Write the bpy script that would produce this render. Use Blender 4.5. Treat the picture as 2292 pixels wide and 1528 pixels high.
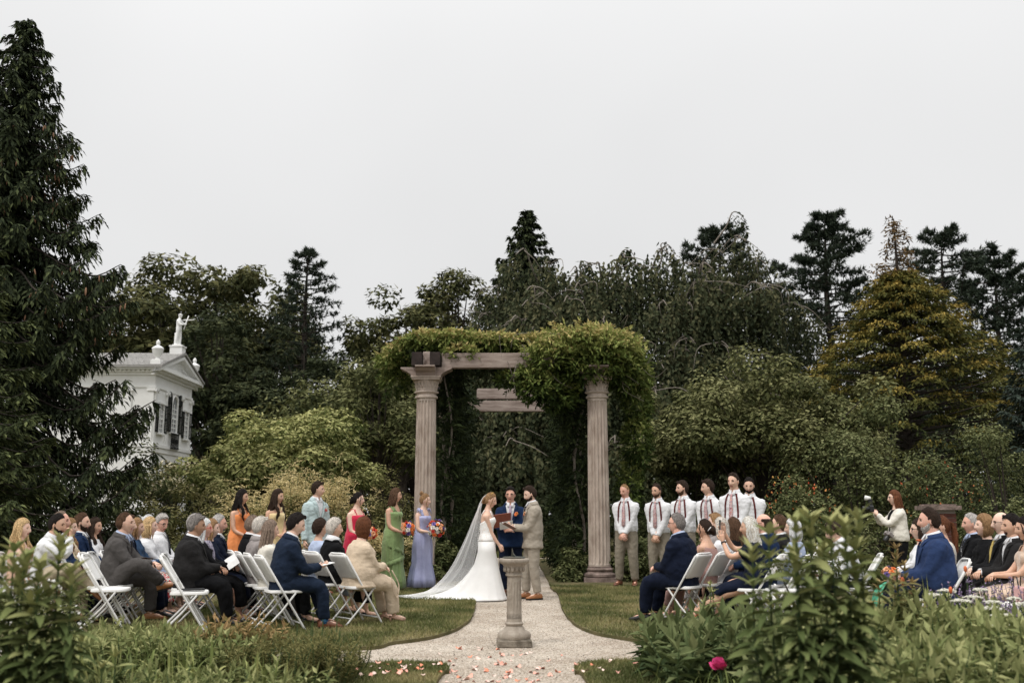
import bpy, bmesh, math, random
import numpy as np
from mathutils import Vector, Matrix, noise

for _o in list(bpy.data.objects):
    bpy.data.objects.remove(_o)
random.seed(7)
RNG = np.random.default_rng(7)
scene = bpy.context.scene
COL = scene.collection
PI = math.pi
rad = math.radians

# ------------------------------------------------------------------ camera
CAM_H = 1.30
FPX = 2228.0                      # focal length in photo pixels (35 mm on 36 mm, 2292 px wide)
PITCH = math.atan(391.0 / FPX)
cam_data = bpy.data.cameras.new('camera')
cam = bpy.data.objects.new('camera', cam_data)
COL.objects.link(cam)
cam.location = (0, 0, CAM_H)
cam.rotation_euler = (PI / 2 + PITCH, 0, 0)
cam_data.sensor_width = 36.0
cam_data.lens = 36.0 * FPX / 2292.0
cam_data.clip_start = 0.1
cam_data.clip_end = 2000.0
cam_data.dof.use_dof = True
cam_data.dof.focus_distance = 15.8
cam_data.dof.aperture_fstop = 2.0
scene.camera = cam
scene.render.resolution_x = 1024
scene.render.resolution_y = 682

# ------------------------------------------------------------------ overcast sky
SUN_EL, SUN_AZ = rad(55), rad(222)       # direction the light comes from (azimuth from +Y, clockwise)
world = bpy.data.worlds.new('World')
scene.world = world
world.use_nodes = True
nt = world.node_tree
nt.nodes.clear()
w_out = nt.nodes.new('ShaderNodeOutputWorld')
w_bg = nt.nodes.new('ShaderNodeBackground')
w_sky = nt.nodes.new('ShaderNodeTexSky')
w_sky.sky_type = 'NISHITA'
w_sky.sun_disc = False
w_sky.sun_elevation = SUN_EL
w_sky.sun_rotation = SUN_AZ
w_sky.dust_density = 6.0
w_tc = nt.nodes.new('ShaderNodeTexCoord')
w_sep = nt.nodes.new('ShaderNodeSeparateXYZ')
nt.links.new(w_tc.outputs['Generated'], w_sep.inputs[0])
w_clamp = nt.nodes.new('ShaderNodeMath'); w_clamp.operation = 'MAXIMUM'; w_clamp.inputs[1].default_value = 0.0
nt.links.new(w_sep.outputs['Z'], w_clamp.inputs[0])
w_pow = nt.nodes.new('ShaderNodeMath'); w_pow.operation = 'POWER'; w_pow.inputs[1].default_value = 4.0
nt.links.new(w_clamp.outputs[0], w_pow.inputs[0])
w_mul = nt.nodes.new('ShaderNodeMath'); w_mul.operation = 'MULTIPLY_ADD'
w_mul.inputs[1].default_value = 21.0     # a cloud deck is brightest overhead
w_mul.inputs[2].default_value = 8.0
nt.links.new(w_pow.outputs[0], w_mul.inputs[0])
w_noise = nt.nodes.new('ShaderNodeTexNoise')
w_noise.inputs['Scale'].default_value = 2.2
w_noise.inputs['Detail'].default_value = 3.0
nt.links.new(w_tc.outputs['Generated'], w_noise.inputs['Vector'])
w_nm = nt.nodes.new('ShaderNodeMath'); w_nm.operation = 'MULTIPLY_ADD'
w_nm.inputs[1].default_value = 0.22; w_nm.inputs[2].default_value = 0.90
nt.links.new(w_noise.outputs['Fac'], w_nm.inputs[0])
w_l = nt.nodes.new('ShaderNodeMath'); w_l.operation = 'MULTIPLY'
nt.links.new(w_mul.outputs[0], w_l.inputs[0]); nt.links.new(w_nm.outputs[0], w_l.inputs[1])
w_cc = nt.nodes.new('ShaderNodeCombineXYZ')
for i in range(3):
    nt.links.new(w_l.outputs[0], w_cc.inputs[i])
w_mix = nt.nodes.new('ShaderNodeMixRGB')
w_mix.inputs['Fac'].default_value = 0.96      # almost all of the sky is cloud
nt.links.new(w_sky.outputs[0], w_mix.inputs['Color1'])
nt.links.new(w_cc.outputs[0], w_mix.inputs['Color2'])
nt.links.new(w_mix.outputs[0], w_bg.inputs['Color'])
w_bg.inputs['Strength'].default_value = 0.10
nt.links.new(w_bg.outputs[0], w_out.inputs['Surface'])

sun_data = bpy.data.lights.new('sun', 'SUN')
sun_data.energy = 1.5
sun_data.angle = rad(11)
sun_data.color = (1.0, 0.965, 0.92)
sun = bpy.data.objects.new('sun', sun_data)
COL.objects.link(sun)
_sd = Vector((math.sin(SUN_AZ) * math.cos(SUN_EL), math.cos(SUN_AZ) * math.cos(SUN_EL), math.sin(SUN_EL)))
sun.rotation_euler = _sd.to_track_quat('Z', 'Y').to_euler()
scene.view_settings.view_transform = 'Standard'
scene.view_settings.look = 'None'
scene.view_settings.exposure = 0.0
scene.view_settings.gamma = 1.0
scene.view_settings.use_curve_mapping = False

# ------------------------------------------------------------------ pixels to places
_fw = Vector((0, math.cos(PITCH), math.sin(PITCH)))
_up = Vector((0, -math.sin(PITCH), math.cos(PITCH)))

def ray(px, py):
    return _fw + Vector((1, 0, 0)) * ((px - 1146) / FPX) + _up * ((764 - py) / FPX)

def gnd(px, py, z=0.0):
    d = ray(px, py)
    t = (z - CAM_H) / d.z
    return Vector((d.x * t, d.y * t, z))

def at(px, py, Y):
    d = ray(px, py)
    t = Y / d.y
    return Vector((d.x * t, Y, CAM_H + d.z * t))

# ------------------------------------------------------------------ naming helpers
def tag(o, label=None, cat=None, group=None, kind=None):
    if label: o['label'] = label
    if cat: o['category'] = cat
    if group: o['group'] = group
    if kind: o['kind'] = kind
    return o

def empty(name, loc=(0, 0, 0), rz=0.0):
    o = bpy.data.objects.new(name, None)
    COL.objects.link(o)
    o.location = loc
    o.rotation_euler = (0, 0, rz)
    o.empty_display_size = 0.2
    return o

def link(name, me, parent=None):
    o = bpy.data.objects.new(name, me)
    COL.objects.link(o)
    if parent: o.parent = parent
    return o

def copy_tree(o, parent=None):
    c = o.copy()
    COL.objects.link(c)
    c.parent = parent
    for ch in list(o.children):
        copy_tree(ch, c)
    return c

# ------------------------------------------------------------------ materials
MATS = {}
def node_mat(name):
    m = bpy.data.materials.new(name)
    m.use_nodes = True
    t = m.node_tree
    b = t.nodes['Principled BSDF']
    return m, t, b

def mat(name, c1, c2=None, scale=8.0, rough=0.7, bump=0.0, bscale=None, spec=0.3, metal=0.0, sheen=0.0, stretch=None, detail=4.0, contrast=(0.35, 0.65)):
    """Principled surface whose colour wanders between c1 and c2 with a fine relief."""
    if name in MATS: return MATS[name]
    m, t, b = node_mat(name)
    b.inputs['Roughness'].default_value = rough
    b.inputs['Specular IOR Level'].default_value = spec
    b.inputs['Metallic'].default_value = metal
    if sheen: b.inputs['Sheen Weight'].default_value = sheen
    if c2 is None: c2 = tuple(c * 0.82 for c in c1[:3])
    tc = t.nodes.new('ShaderNodeTexCoord')
    mp = t.nodes.new('ShaderNodeMapping')
    t.links.new(tc.outputs['Object'], mp.inputs[0])
    if stretch: mp.inputs['Scale'].default_value = stretch
    n = t.nodes.new('ShaderNodeTexNoise')
    n.inputs['Scale'].default_value = scale
    n.inputs['Detail'].default_value = detail
    n.inputs['Roughness'].default_value = 0.65
    t.links.new(mp.outputs[0], n.inputs['Vector'])
    r = t.nodes.new('ShaderNodeValToRGB')
    r.color_ramp.elements[0].position = contrast[0]
    r.color_ramp.elements[1].position = contrast[1]
    r.color_ramp.elements[0].color = (*c1[:3], 1)
    r.color_ramp.elements[1].color = (*c2[:3], 1)
    t.links.new(n.outputs['Fac'], r.inputs[0])
    t.links.new(r.outputs[0], b.inputs['Base Color'])
    if bump:
        n2 = t.nodes.new('ShaderNodeTexNoise')
        n2.inputs['Scale'].default_value = bscale or scale * 3
        n2.inputs['Detail'].default_value = 3
        t.links.new(mp.outputs[0], n2.inputs['Vector'])
        bp = t.nodes.new('ShaderNodeBump')
        bp.inputs['Strength'].default_value = bump
        bp.inputs['Distance'].default_value = 0.02
        t.links.new(n2.outputs['Fac'], bp.inputs['Height'])
        t.links.new(bp.outputs[0], b.inputs['Normal'])
    MATS[name] = m
    return m

def leaf_mat(name, cols, trans=0.15, rough=0.7, spec=0.06, pos=None, gain=1.4):
    """Foliage: each leaf picks its own colour through the 'tint' attribute."""
    if name in MATS: return MATS[name]
    m, t, b = node_mat(name)
    at_ = t.nodes.new('ShaderNodeAttribute'); at_.attribute_name = 'tint'
    r = t.nodes.new('ShaderNodeValToRGB')
    els = r.color_ramp.elements
    n = len(cols)
    while len(els) < n: els.new(0.5)
    for i, c in enumerate(cols):
        els[i].position = pos[i] if pos else i / (n - 1)
        els[i].color = (*(min(1.0, x * gain) for x in c), 1)
    t.links.new(at_.outputs['Fac'], r.inputs[0])
    t.links.new(r.outputs[0], b.inputs['Base Color'])
    b.inputs['Roughness'].default_value = rough
    b.inputs['Specular IOR Level'].default_value = spec
    if trans:
        tr = t.nodes.new('ShaderNodeBsdfTranslucent')
        t.links.new(r.outputs[0], tr.inputs['Color'])
        mx = t.nodes.new('ShaderNodeMixShader')
        mx.inputs[0].default_value = trans
        t.links.new(b.outputs[0], mx.inputs[1])
        t.links.new(tr.outputs[0], mx.inputs[2])
        t.links.new(mx.outputs[0], t.nodes['Material Output'].inputs['Surface'])
    MATS[name] = m
    return m

# ------------------------------------------------------------------ mesh helpers
def nrm(v):
    v = np.asarray(v, float)
    return v / np.maximum(np.linalg.norm(v, axis=-1, keepdims=True), 1e-9)

def mesh_np(name, V, F, mats=(), smooth=True, tint=None, midx=None):
    """Fast mesh from arrays; F is (N,3) or (N,4)."""
    V = np.asarray(V, np.float32); F = np.asarray(F, np.int32)
    me = bpy.data.meshes.new(name)
    me.vertices.add(len(V)); me.vertices.foreach_set('co', V.ravel())
    k = F.shape[1]
    me.loops.add(F.size); me.loops.foreach_set('vertex_index', F.ravel())
    me.polygons.add(len(F))
    me.polygons.foreach_set('loop_start', np.arange(0, F.size, k, dtype=np.int32))
    me.polygons.foreach_set('use_smooth', np.full(len(F), smooth, dtype=bool))
    if midx is not None: me.polygons.foreach_set('material_index', np.asarray(midx, np.int32))
    for m in mats: me.materials.append(m)
    if tint is not None:
        a = me.attributes.new('tint', 'FLOAT', 'POINT')
        a.data.foreach_set('value', np.asarray(tint, np.float32))
    me.update(calc_edges=True)
    return me

class MB:
    """Collects shapes; build() links them as one mesh object."""
    def __init__(s): s.v = []; s.f = []; s.m = []; s.n = 0
    def add(s, V, F, m=0):
        V = np.asarray(V, float).reshape(-1, 3)
        s.v.append(V)
        for f in F: s.f.append([int(i) + s.n for i in f]); s.m.append(m)
        s.n += len(V)
        return s
    def box(s, c, d, m=0, M=None, taper=1.0):
        x, y, z = d[0] / 2, d[1] / 2, d[2] / 2
        V = np.array([[-x, -y, -z], [x, -y, -z], [x, y, -z], [-x, y, -z],
                      [-x * taper, -y * taper, z], [x * taper, -y * taper, z], [x * taper, y * taper, z], [-x * taper, y * taper, z]])
        if M is not None: V = V @ np.array(M.to_3x3()).T
        V = V + np.asarray(c, float)
        return s.add(V, [(0, 3, 2, 1), (4, 5, 6, 7), (0, 1, 5, 4), (1, 2, 6, 5), (2, 3, 7, 6), (3, 0, 4, 7)], m)
    def loft(s, rings, m=0, cap=True, closed=True):
        rings = [np.asarray(r, float) for r in rings]
        n = len(rings[0]); V = np.concatenate(rings); F = []
        for i in range(len(rings) - 1):
            a, b = i * n, (i + 1) * n
            for j in range(n if closed else n - 1):
                k = (j + 1) % n
                F.append((a + j, a + k, b + k, b + j))
        if cap and closed:
            F.append(tuple(range(n - 1, -1, -1)))
            F.append(tuple(range((len(rings) - 1) * n, len(rings) * n)))
        return s.add(V, F, m)
    def tube(s, pts, r, n=8, m=0, cap=True, flat=1.0, ref=(0, 0, 1)):
        return s.loft(tube_rings(pts, r, n, flat, ref), m, cap)
    def lathe(s, prof, n=24, c=(0, 0, 0), m=0, cap=True):
        a = np.arange(n) * 2 * PI / n
        rings = [np.stack([c[0] + r * np.cos(a), c[1] + r * np.sin(a), np.full(n, c[2] + z)], 1) for r, z in prof]
        return s.loft(rings, m, cap)
    def ball(s, c, r, n=8, k=6, m=0, M=None):
        r = np.broadcast_to(np.asarray(r, float), (3,))
        a = np.arange(n) * 2 * PI / n
        rings = []
        for i in range(k + 1):
            t = PI * (0.02 + 0.96 * i / k) - PI / 2
            p = np.stack([np.cos(t) * np.cos(a), np.cos(t) * np.sin(a), np.full(n, math.sin(t))], 1) * r
            if M is not None: p = p @ np.array(M).T
            rings.append(p + np.asarray(c, float))
        return s.loft(rings, m)
    def strip(s, A, B, m=0):
        A = np.asarray(A, float); B = np.asarray(B, float); n = len(A)
        return s.add(np.concatenate([A, B]), [(i, i + 1, n + i + 1, n + i) for i in range(n - 1)], m)
    def mesh(s, name, mats, smooth=True):
        me = bpy.data.meshes.new(name)
        me.from_pydata(np.concatenate(s.v).tolist(), [], s.f)
        for x in (mats if isinstance(mats, (list, tuple)) else [mats]): me.materials.append(x)
        me.polygons.foreach_set('material_index', s.m)
        me.polygons.foreach_set('use_smooth', [smooth] * len(s.f))
        me.update()
        return me
    def build(s, name, mats, parent=None, smooth=True, sharp=None):
        me = s.mesh(name, mats, smooth)
        if sharp is not None: sharpen(me, sharp)
        return link(name, me, parent)

def sharpen(me, deg=35):
    if hasattr(me, 'set_sharp_from_angle'):
        me.set_sharp_from_angle(angle=rad(deg))

def frames(pts, ref=(0, 0, 1)):
    P = np.asarray(pts, float)
    T = nrm(np.gradient(P, axis=0)) if len(P) > 1 else np.array([[0, 0, 1.0]])
    out = []
    u = None
    for t in T:
        r = np.asarray(ref, float) if u is None else u
        u2 = r - t * r.dot(t)
        if np.linalg.norm(u2) < 1e-4:
            r = np.array([1.0, 0.03, 0]); u2 = r - t * r.dot(t)
        u = u2 / np.linalg.norm(u2)
        out.append((u, np.cross(t, u)))
    return P, T, out

def tube_rings(pts, r, n=8, flat=1.0, ref=(0, 0, 1)):
    P, T, fr = frames(pts, ref)
    r = np.broadcast_to(np.asarray(r, float), (len(P),))
    a = np.arange(n) * 2 * PI / n
    return [P[i] + np.outer(np.cos(a) * r[i] * flat, fr[i][0]) + np.outer(np.sin(a) * r[i], fr[i][1]) for i in range(len(P))]

def curve_pts(ctrl, n=12):
    """Catmull-Rom through the control points."""
    C = np.asarray(ctrl, float)
    C = np.concatenate([[2 * C[0] - C[1]], C, [2 * C[-1] - C[-2]]])
    out = []
    segs = len(C) - 3
    for k in range(n):
        u = k / (n - 1) * segs
        i = min(int(u), segs - 1); t = u - i
        p0, p1, p2, p3 = C[i:i + 4]
        out.append(0.5 * ((2 * p1) + (-p0 + p2) * t + (2 * p0 - 5 * p1 + 4 * p2 - p3) * t * t + (-p0 + 3 * p1 - 3 * p2 + p3) * t ** 3))
    return np.array(out)

def tris_of_tubes(tubes, n=5):
    """Many tubes (pts, radii) in one quad array, for branches."""
    V, F, o = [], [], 0
    for pts, r in tubes:
        R = tube_rings(pts, r, n)
        V += R
        k = len(R)
        idx = np.arange(k * n).reshape(k, n) + o
        a = idx[:-1]; b = idx[1:]
        F.append(np.stack([a, np.roll(a, -1, 1), np.roll(b, -1, 1), b], -1).reshape(-1, 4))
        o += k * n
    return np.concatenate(V), np.concatenate(F)

def tubes_obj(name, tubes, m, parent=None, n=5):
    V, F = tris_of_tubes(tubes, n)
    return link(name, mesh_np(name, V, F, [m]), parent)

def rand_unit(n):
    v = RNG.normal(size=(n, 3))
    return nrm(v)

def leaves(P, D, L, W, tint, fold=0.15, tri=False, N=None, droop=0.0):
    """One small leaf per row: base P, direction D, length L, width W."""
    P = np.asarray(P, float); n = len(P)
    D = nrm(D)
    L = np.broadcast_to(np.asarray(L, float), (n,))[:, None]; W = np.broadcast_to(np.asarray(W, float), (n,))[:, None]
    if N is None: N = rand_unit(n)
    S = nrm(np.cross(D, N)); U = np.cross(S, D)
    if tri:
        V = np.stack([P - S * W / 2, P + S * W / 2, P + D * L], 1).reshape(-1, 3)
        F = np.arange(3 * n).reshape(n, 3)
        return V, F, np.repeat(tint, 3)
    mid = P + D * L * 0.42
    V = np.stack([P, mid + S * W / 2 + U * W * fold, P + D * L - U * L * droop, mid - S * W / 2 + U * W * fold], 1).reshape(-1, 3)
    F = np.arange(4 * n).reshape(n, 4)
    return V, F, np.repeat(tint, 4)

def leaf_obj(name, parts, m, parent=None, kind='stuff'):
    """parts: list of (V,F,T) with the same face size."""
    V, F, T, o = [], [], [], 0
    for v, f, t in parts:
        V.append(v); F.append(f + o); T.append(t); o += len(v)
    me = mesh_np(name, np.concatenate(V), np.concatenate(F), [m], smooth=False, tint=np.concatenate(T))
    ob = link(name, me, parent)
    if kind: ob['kind'] = kind
    return ob
# =================================================================== ground
def in_poly(P, poly):
    x, y = P[:, 0], P[:, 1]
    c = np.zeros(len(P), bool)
    j = len(poly) - 1
    for i in range(len(poly)):
        xi, yi = poly[i]; xj, yj = poly[j]
        cond = ((yi > y) != (yj > y)) & (x < (xj - xi) * (y - yi) / (yj - yi + 1e-12) + xi)
        c ^= cond
        j = i
    return c

def slab(name, poly, z, m, thick=0.06, parent=None):
    n = len(poly)
    V = [(x, y, z) for x, y in poly] + [(x, y, z - thick) for x, y in poly]
    F = [tuple(range(n))] + [(i, n + i, n + (i + 1) % n, (i + 1) % n) for i in range(n)]
    me = bpy.data.meshes.new(name); me.from_pydata(V, [], F)
    bm = bmesh.new(); bm.from_mesh(me); bmesh.ops.recalc_face_normals(bm, faces=bm.faces)
    bmesh.ops.triangulate(bm, faces=bm.faces); bm.to_mesh(me); bm.free()
    me.materials.append(m); me.update()
    return link(name, me, parent)

M_soil = mat('soil', (0.035, 0.030, 0.020), (0.055, 0.060, 0.028), scale=3.0, rough=0.95, bump=0.4, bscale=30)
M_turf = mat('turf', (0.080, 0.078, 0.034), (0.155, 0.130, 0.068), scale=2.2, rough=0.95, bump=0.5, bscale=60, spec=0.1)

def gravel_material():
    m, t, b = node_mat('gravel')
    tc = t.nodes.new('ShaderNodeTexCoord')
    vo = t.nodes.new('ShaderNodeTexVoronoi'); vo.inputs['Scale'].default_value = 78
    t.links.new(tc.outputs['Object'], vo.inputs['Vector'])
    sep = t.nodes.new('ShaderNodeSeparateColor'); t.links.new(vo.outputs['Color'], sep.inputs[0])
    r = t.nodes.new('ShaderNodeValToRGB')
    cs = [(0.0, (0.22, 0.185, 0.145)), (0.35, (0.45, 0.39, 0.32)), (0.7, (0.58, 0.51, 0.43)), (1.0, (0.76, 0.69, 0.61))]
    while len(r.color_ramp.elements) < 4: r.color_ramp.elements.new(0.5)
    for e, (p, c) in zip(r.color_ramp.elements, cs): e.position = p; e.color = (*c, 1)
    t.links.new(sep.outputs[0], r.inputs[0])
    n = t.nodes.new('ShaderNodeTexNoise'); n.inputs['Scale'].default_value = 1.3; n.inputs['Detail'].default_value = 6
    t.links.new(tc.outputs['Object'], n.inputs['Vector'])
    mx = t.nodes.new('ShaderNodeMixRGB'); mx.blend_type = 'MULTIPLY'; mx.inputs['Fac'].default_value = 0.75
    r2 = t.nodes.new('ShaderNodeValToRGB')
    r2.color_ramp.elements[0].position = 0.32; r2.color_ramp.elements[0].color = (0.62, 0.56, 0.50, 1)
    r2.color_ramp.elements[1].position = 0.66; r2.color_ramp.elements[1].color = (1, 0.99, 0.97, 1)
    t.links.new(n.outputs['Fac'], r2.inputs[0])
    t.links.new(r.outputs[0], mx.inputs['Color1']); t.links.new(r2.outputs[0], mx.inputs['Color2'])
    t.links.new(mx.outputs[0], b.inputs['Base Color'])
    bp = t.nodes.new('ShaderNodeBump'); bp.inputs['Strength'].default_value = 0.9; bp.inputs['Distance'].default_value = 0.012
    inv = t.nodes.new('ShaderNodeMath'); inv.operation = 'SUBTRACT'; inv.inputs[0].default_value = 1
    t.links.new(vo.outputs['Distance'], inv.inputs[1]); t.links.new(inv.outputs[0], bp.inputs['Height'])
    t.links.new(bp.outputs[0], b.inputs['Normal'])
    b.inputs['Roughness'].default_value = 0.9; b.inputs['Specular IOR Level'].default_value = 0.15
    return m
M_gravel = gravel_material()

ground = link('ground', mesh_np('ground', [(-700, -40, -0.03), (700, -40, -0.03), (700, 1300, -0.03), (-700, 1300, -0.03)], [(0, 1, 2, 3)], [M_soil]))
tag(ground, 'dark bare soil of the garden beds', kind='structure')
gravel_poly = [(-8, 8.9), (-0.95, 8.9), (-0.95, 5.5), (0.95, 5.5), (0.95, 8.9), (8, 8.9), (8, 11.2), (2.6, 12.6), (1.2, 16), (1.2, 32.5), (-1.2, 32.5), (-1.2, 16), (-2.6, 12.6), (-8, 11.2)]
gp = slab('gravel_path', gravel_poly, 0.0, M_gravel, 0.02)
tag(gp, 'pale gravel path crossing around the sundial', kind='structure')

def edge(*pts):
    return [tuple(gnd(*p)[:2]) for p in pts]
def smooth_poly(pts, n):
    return [tuple(p[:2]) for p in curve_pts([(x, y, 0) for x, y in pts], n)]
eL = smooth_poly([(-0.74, 31.0), (-0.72, 22), (-0.70, 17.5)] + edge((1064, 1352), (1058, 1380), (1036, 1404), (1000, 1421), (950, 1433), (880, 1443), (790, 1455)) + [(-3.6, 10.25), (-9, 9.9)], 60)
eR = smooth_poly([(0.74, 31.0), (0.73, 22), (0.71, 18.5)] + edge((1248, 1330), (1260, 1368), (1287, 1401), (1330, 1420), (1395, 1432), (1470, 1441)) + [(2.4, 10.75), (4.2, 10.3), (9, 10.0)], 60)
def wobble(pts, a=0.018):
    return [(x + a * noise.noise(Vector((x * 3, y * 3, 1))), y + a * noise.noise(Vector((x * 3, y * 3, 5)))) for x, y in pts]
polyL = wobble(eL) + [(-40, 9.9), (-40, 31)]
polyR = wobble(eR) + [(40, 10.0), (40, 31)]
polyFL = smooth_poly([(-0.60, 5.0), (-0.585, 8.3)] + edge((1006, 1506), (996, 1493), (965, 1489), (880, 1487), (790, 1494)) + [(-2.4, 9.15), (-8, 8.95)], 40) + [(-8, 5.0)]
polyFR = smooth_poly([(0.60, 5.0), (0.585, 8.3)] + edge((1286, 1508), (1296, 1493), (1330, 1487), (1400, 1484), (1490, 1487)) + [(2.4, 9.15), (8, 8.95)], 40) + [(8, 5.0)]
polyB = [(-30, 32.3), (30, 32.3), (30, 60), (-30, 60)]
LAWNS = [('lawn', polyL, 'mown lawn under the seats beside the bride\'s train'), ('lawn', polyR, 'mown lawn in front of the men in braces'),
         ('lawn', polyFL, 'small corner of lawn strewn with coral petals'), ('lawn', polyFR, 'small corner of lawn beside the pink peony'),
         ('lawn', polyB, 'strip of lawn beyond the end of the pergola')]
for nm, poly, lab in LAWNS:
    tag(slab(nm, poly, 0.035, M_turf), lab, kind='structure')

# grass blades
M_grass = leaf_mat('grass_blades', [(0.055, 0.066, 0.022), (0.115, 0.118, 0.044), (0.215, 0.185, 0.088)], trans=0.15, rough=0.7, spec=0.15, gain=1.5)
def grass(name, poly, box, n, hmin, hmax, w, label):
    P = np.stack([RNG.uniform(box[0], box[1], n), RNG.uniform(box[2], box[3], n)], 1)
    keep = in_poly(P, poly)
    P = P[keep]; k = len(P)
    pv = np.array([noise.noise(Vector((p[0] * 1.4, p[1] * 1.4, 3))) for p in P])
    base = np.concatenate([P, np.full((k, 1), 0.033)], 1)
    D = np.stack([RNG.normal(0, 0.55, k), RNG.normal(0, 0.55, k), np.ones(k)], 1)
    v, f, t = leaves(base, D, RNG.uniform(hmin, hmax, k), RNG.uniform(w * 0.6, w * 1.3, k), np.clip(0.40 + pv * 1.15 + RNG.normal(0, 0.2, k), 0, 1), tri=True)
    o = leaf_obj(name, [(v, f, t)], M_grass)
    tag(o, label, 'grass', kind='stuff')
grass('grass', polyL, (-4.5, -0.5, 10, 18), 60000, 0.025, 0.06, 0.011, 'short grass blades of the lawn left of the gravel path')
grass('grass', polyR, (0.5, 5.0, 10, 19), 60000, 0.025, 0.06, 0.011, 'short grass blades of the lawn right of the gravel path')
grass('grass', polyFL, (-2.2, -0.5, 7.6, 9.6), 14000, 0.02, 0.055, 0.009, 'short grass blades among the petals on the small lawn corner')
grass('grass', polyFR, (0.5, 2.2, 7.6, 9.6), 14000, 0.02, 0.055, 0.009, 'short grass blades on the lawn corner by the peony')
grass('grass', polyB, (-1.5, 2.5, 32, 38), 9000, 0.04, 0.12, 0.03, 'longer grass on the strip beyond the pergola')
# loose pebbles
n = 9000
P = np.stack([RNG.uniform(-2.4, 2.4, n), RNG.uniform(8.0, 18, n)], 1)
ok = in_poly(P, gravel_poly)
for pl in (polyL, polyR, polyFL, polyFR): ok &= ~in_poly(P, pl)
P = P[ok]; n = len(P)
tet = np.array([[1, 0, 0], [-0.5, 0.87, 0], [-0.5, -0.87, 0], [0.1, 0, 0.8]])
sz = RNG.uniform(0.005, 0.011, n)
ang = RNG.uniform(0, 6.3, n)
rot = np.stack([np.stack([np.cos(ang), -np.sin(ang)], -1), np.stack([np.sin(ang), np.cos(ang)], -1)], 1)
xy = np.einsum('nij,kj->nki', rot, tet[:, :2]) * sz[:, None, None]
V = np.concatenate([xy + P[:, None, :], np.broadcast_to(tet[None, :, 2:], (n, 4, 1)) * sz[:, None, None] + 0.0005], 2).reshape(-1, 3)
F = (np.array([[0, 1, 3], [1, 2, 3], [2, 0, 3]])[None] + (np.arange(n) * 4)[:, None, None]).reshape(-1, 3)
M_peb = leaf_mat('pebbles', [(0.16, 0.135, 0.11), (0.42, 0.37, 0.31), (0.68, 0.63, 0.56)], trans=0, rough=0.85, spec=0.15, gain=1.0)
o = link('pebbles', mesh_np('pebbles', V, F, [M_peb], smooth=False, tint=np.repeat(RNG.uniform(0, 1, n), 4)))
tag(o, 'loose pebbles lying on the gravel path', 'gravel', kind='stuff')

# =================================================================== pergola
M_stone = mat('pink_stone', (0.58, 0.495, 0.425), (0.28, 0.215, 0.17), scale=5.0, rough=0.85, bump=0.35, bscale=55, detail=9, contrast=(0.36, 0.72), stretch=(1, 1, 0.45), spec=0.15)
M_stone_dark = mat('stained_stone', (0.33, 0.25, 0.22), (0.11, 0.085, 0.07), scale=6.0, rough=0.9, bump=0.5, bscale=40, detail=8, spec=0.1)
M_beam = mat('weathered_beam', (0.42, 0.345, 0.30), (0.20, 0.15, 0.125), scale=3.5, rough=0.9, bump=0.4, bscale=30, stretch=(0.35, 3, 3), detail=8, spec=0.1)
M_beam_dark = mat('dark_beam', (0.045, 0.032, 0.028), (0.02, 0.015, 0.013), scale=6, rough=0.9, bump=0.3)

def rot_strips(n): return np.arange(n) * 2 * PI / n

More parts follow.
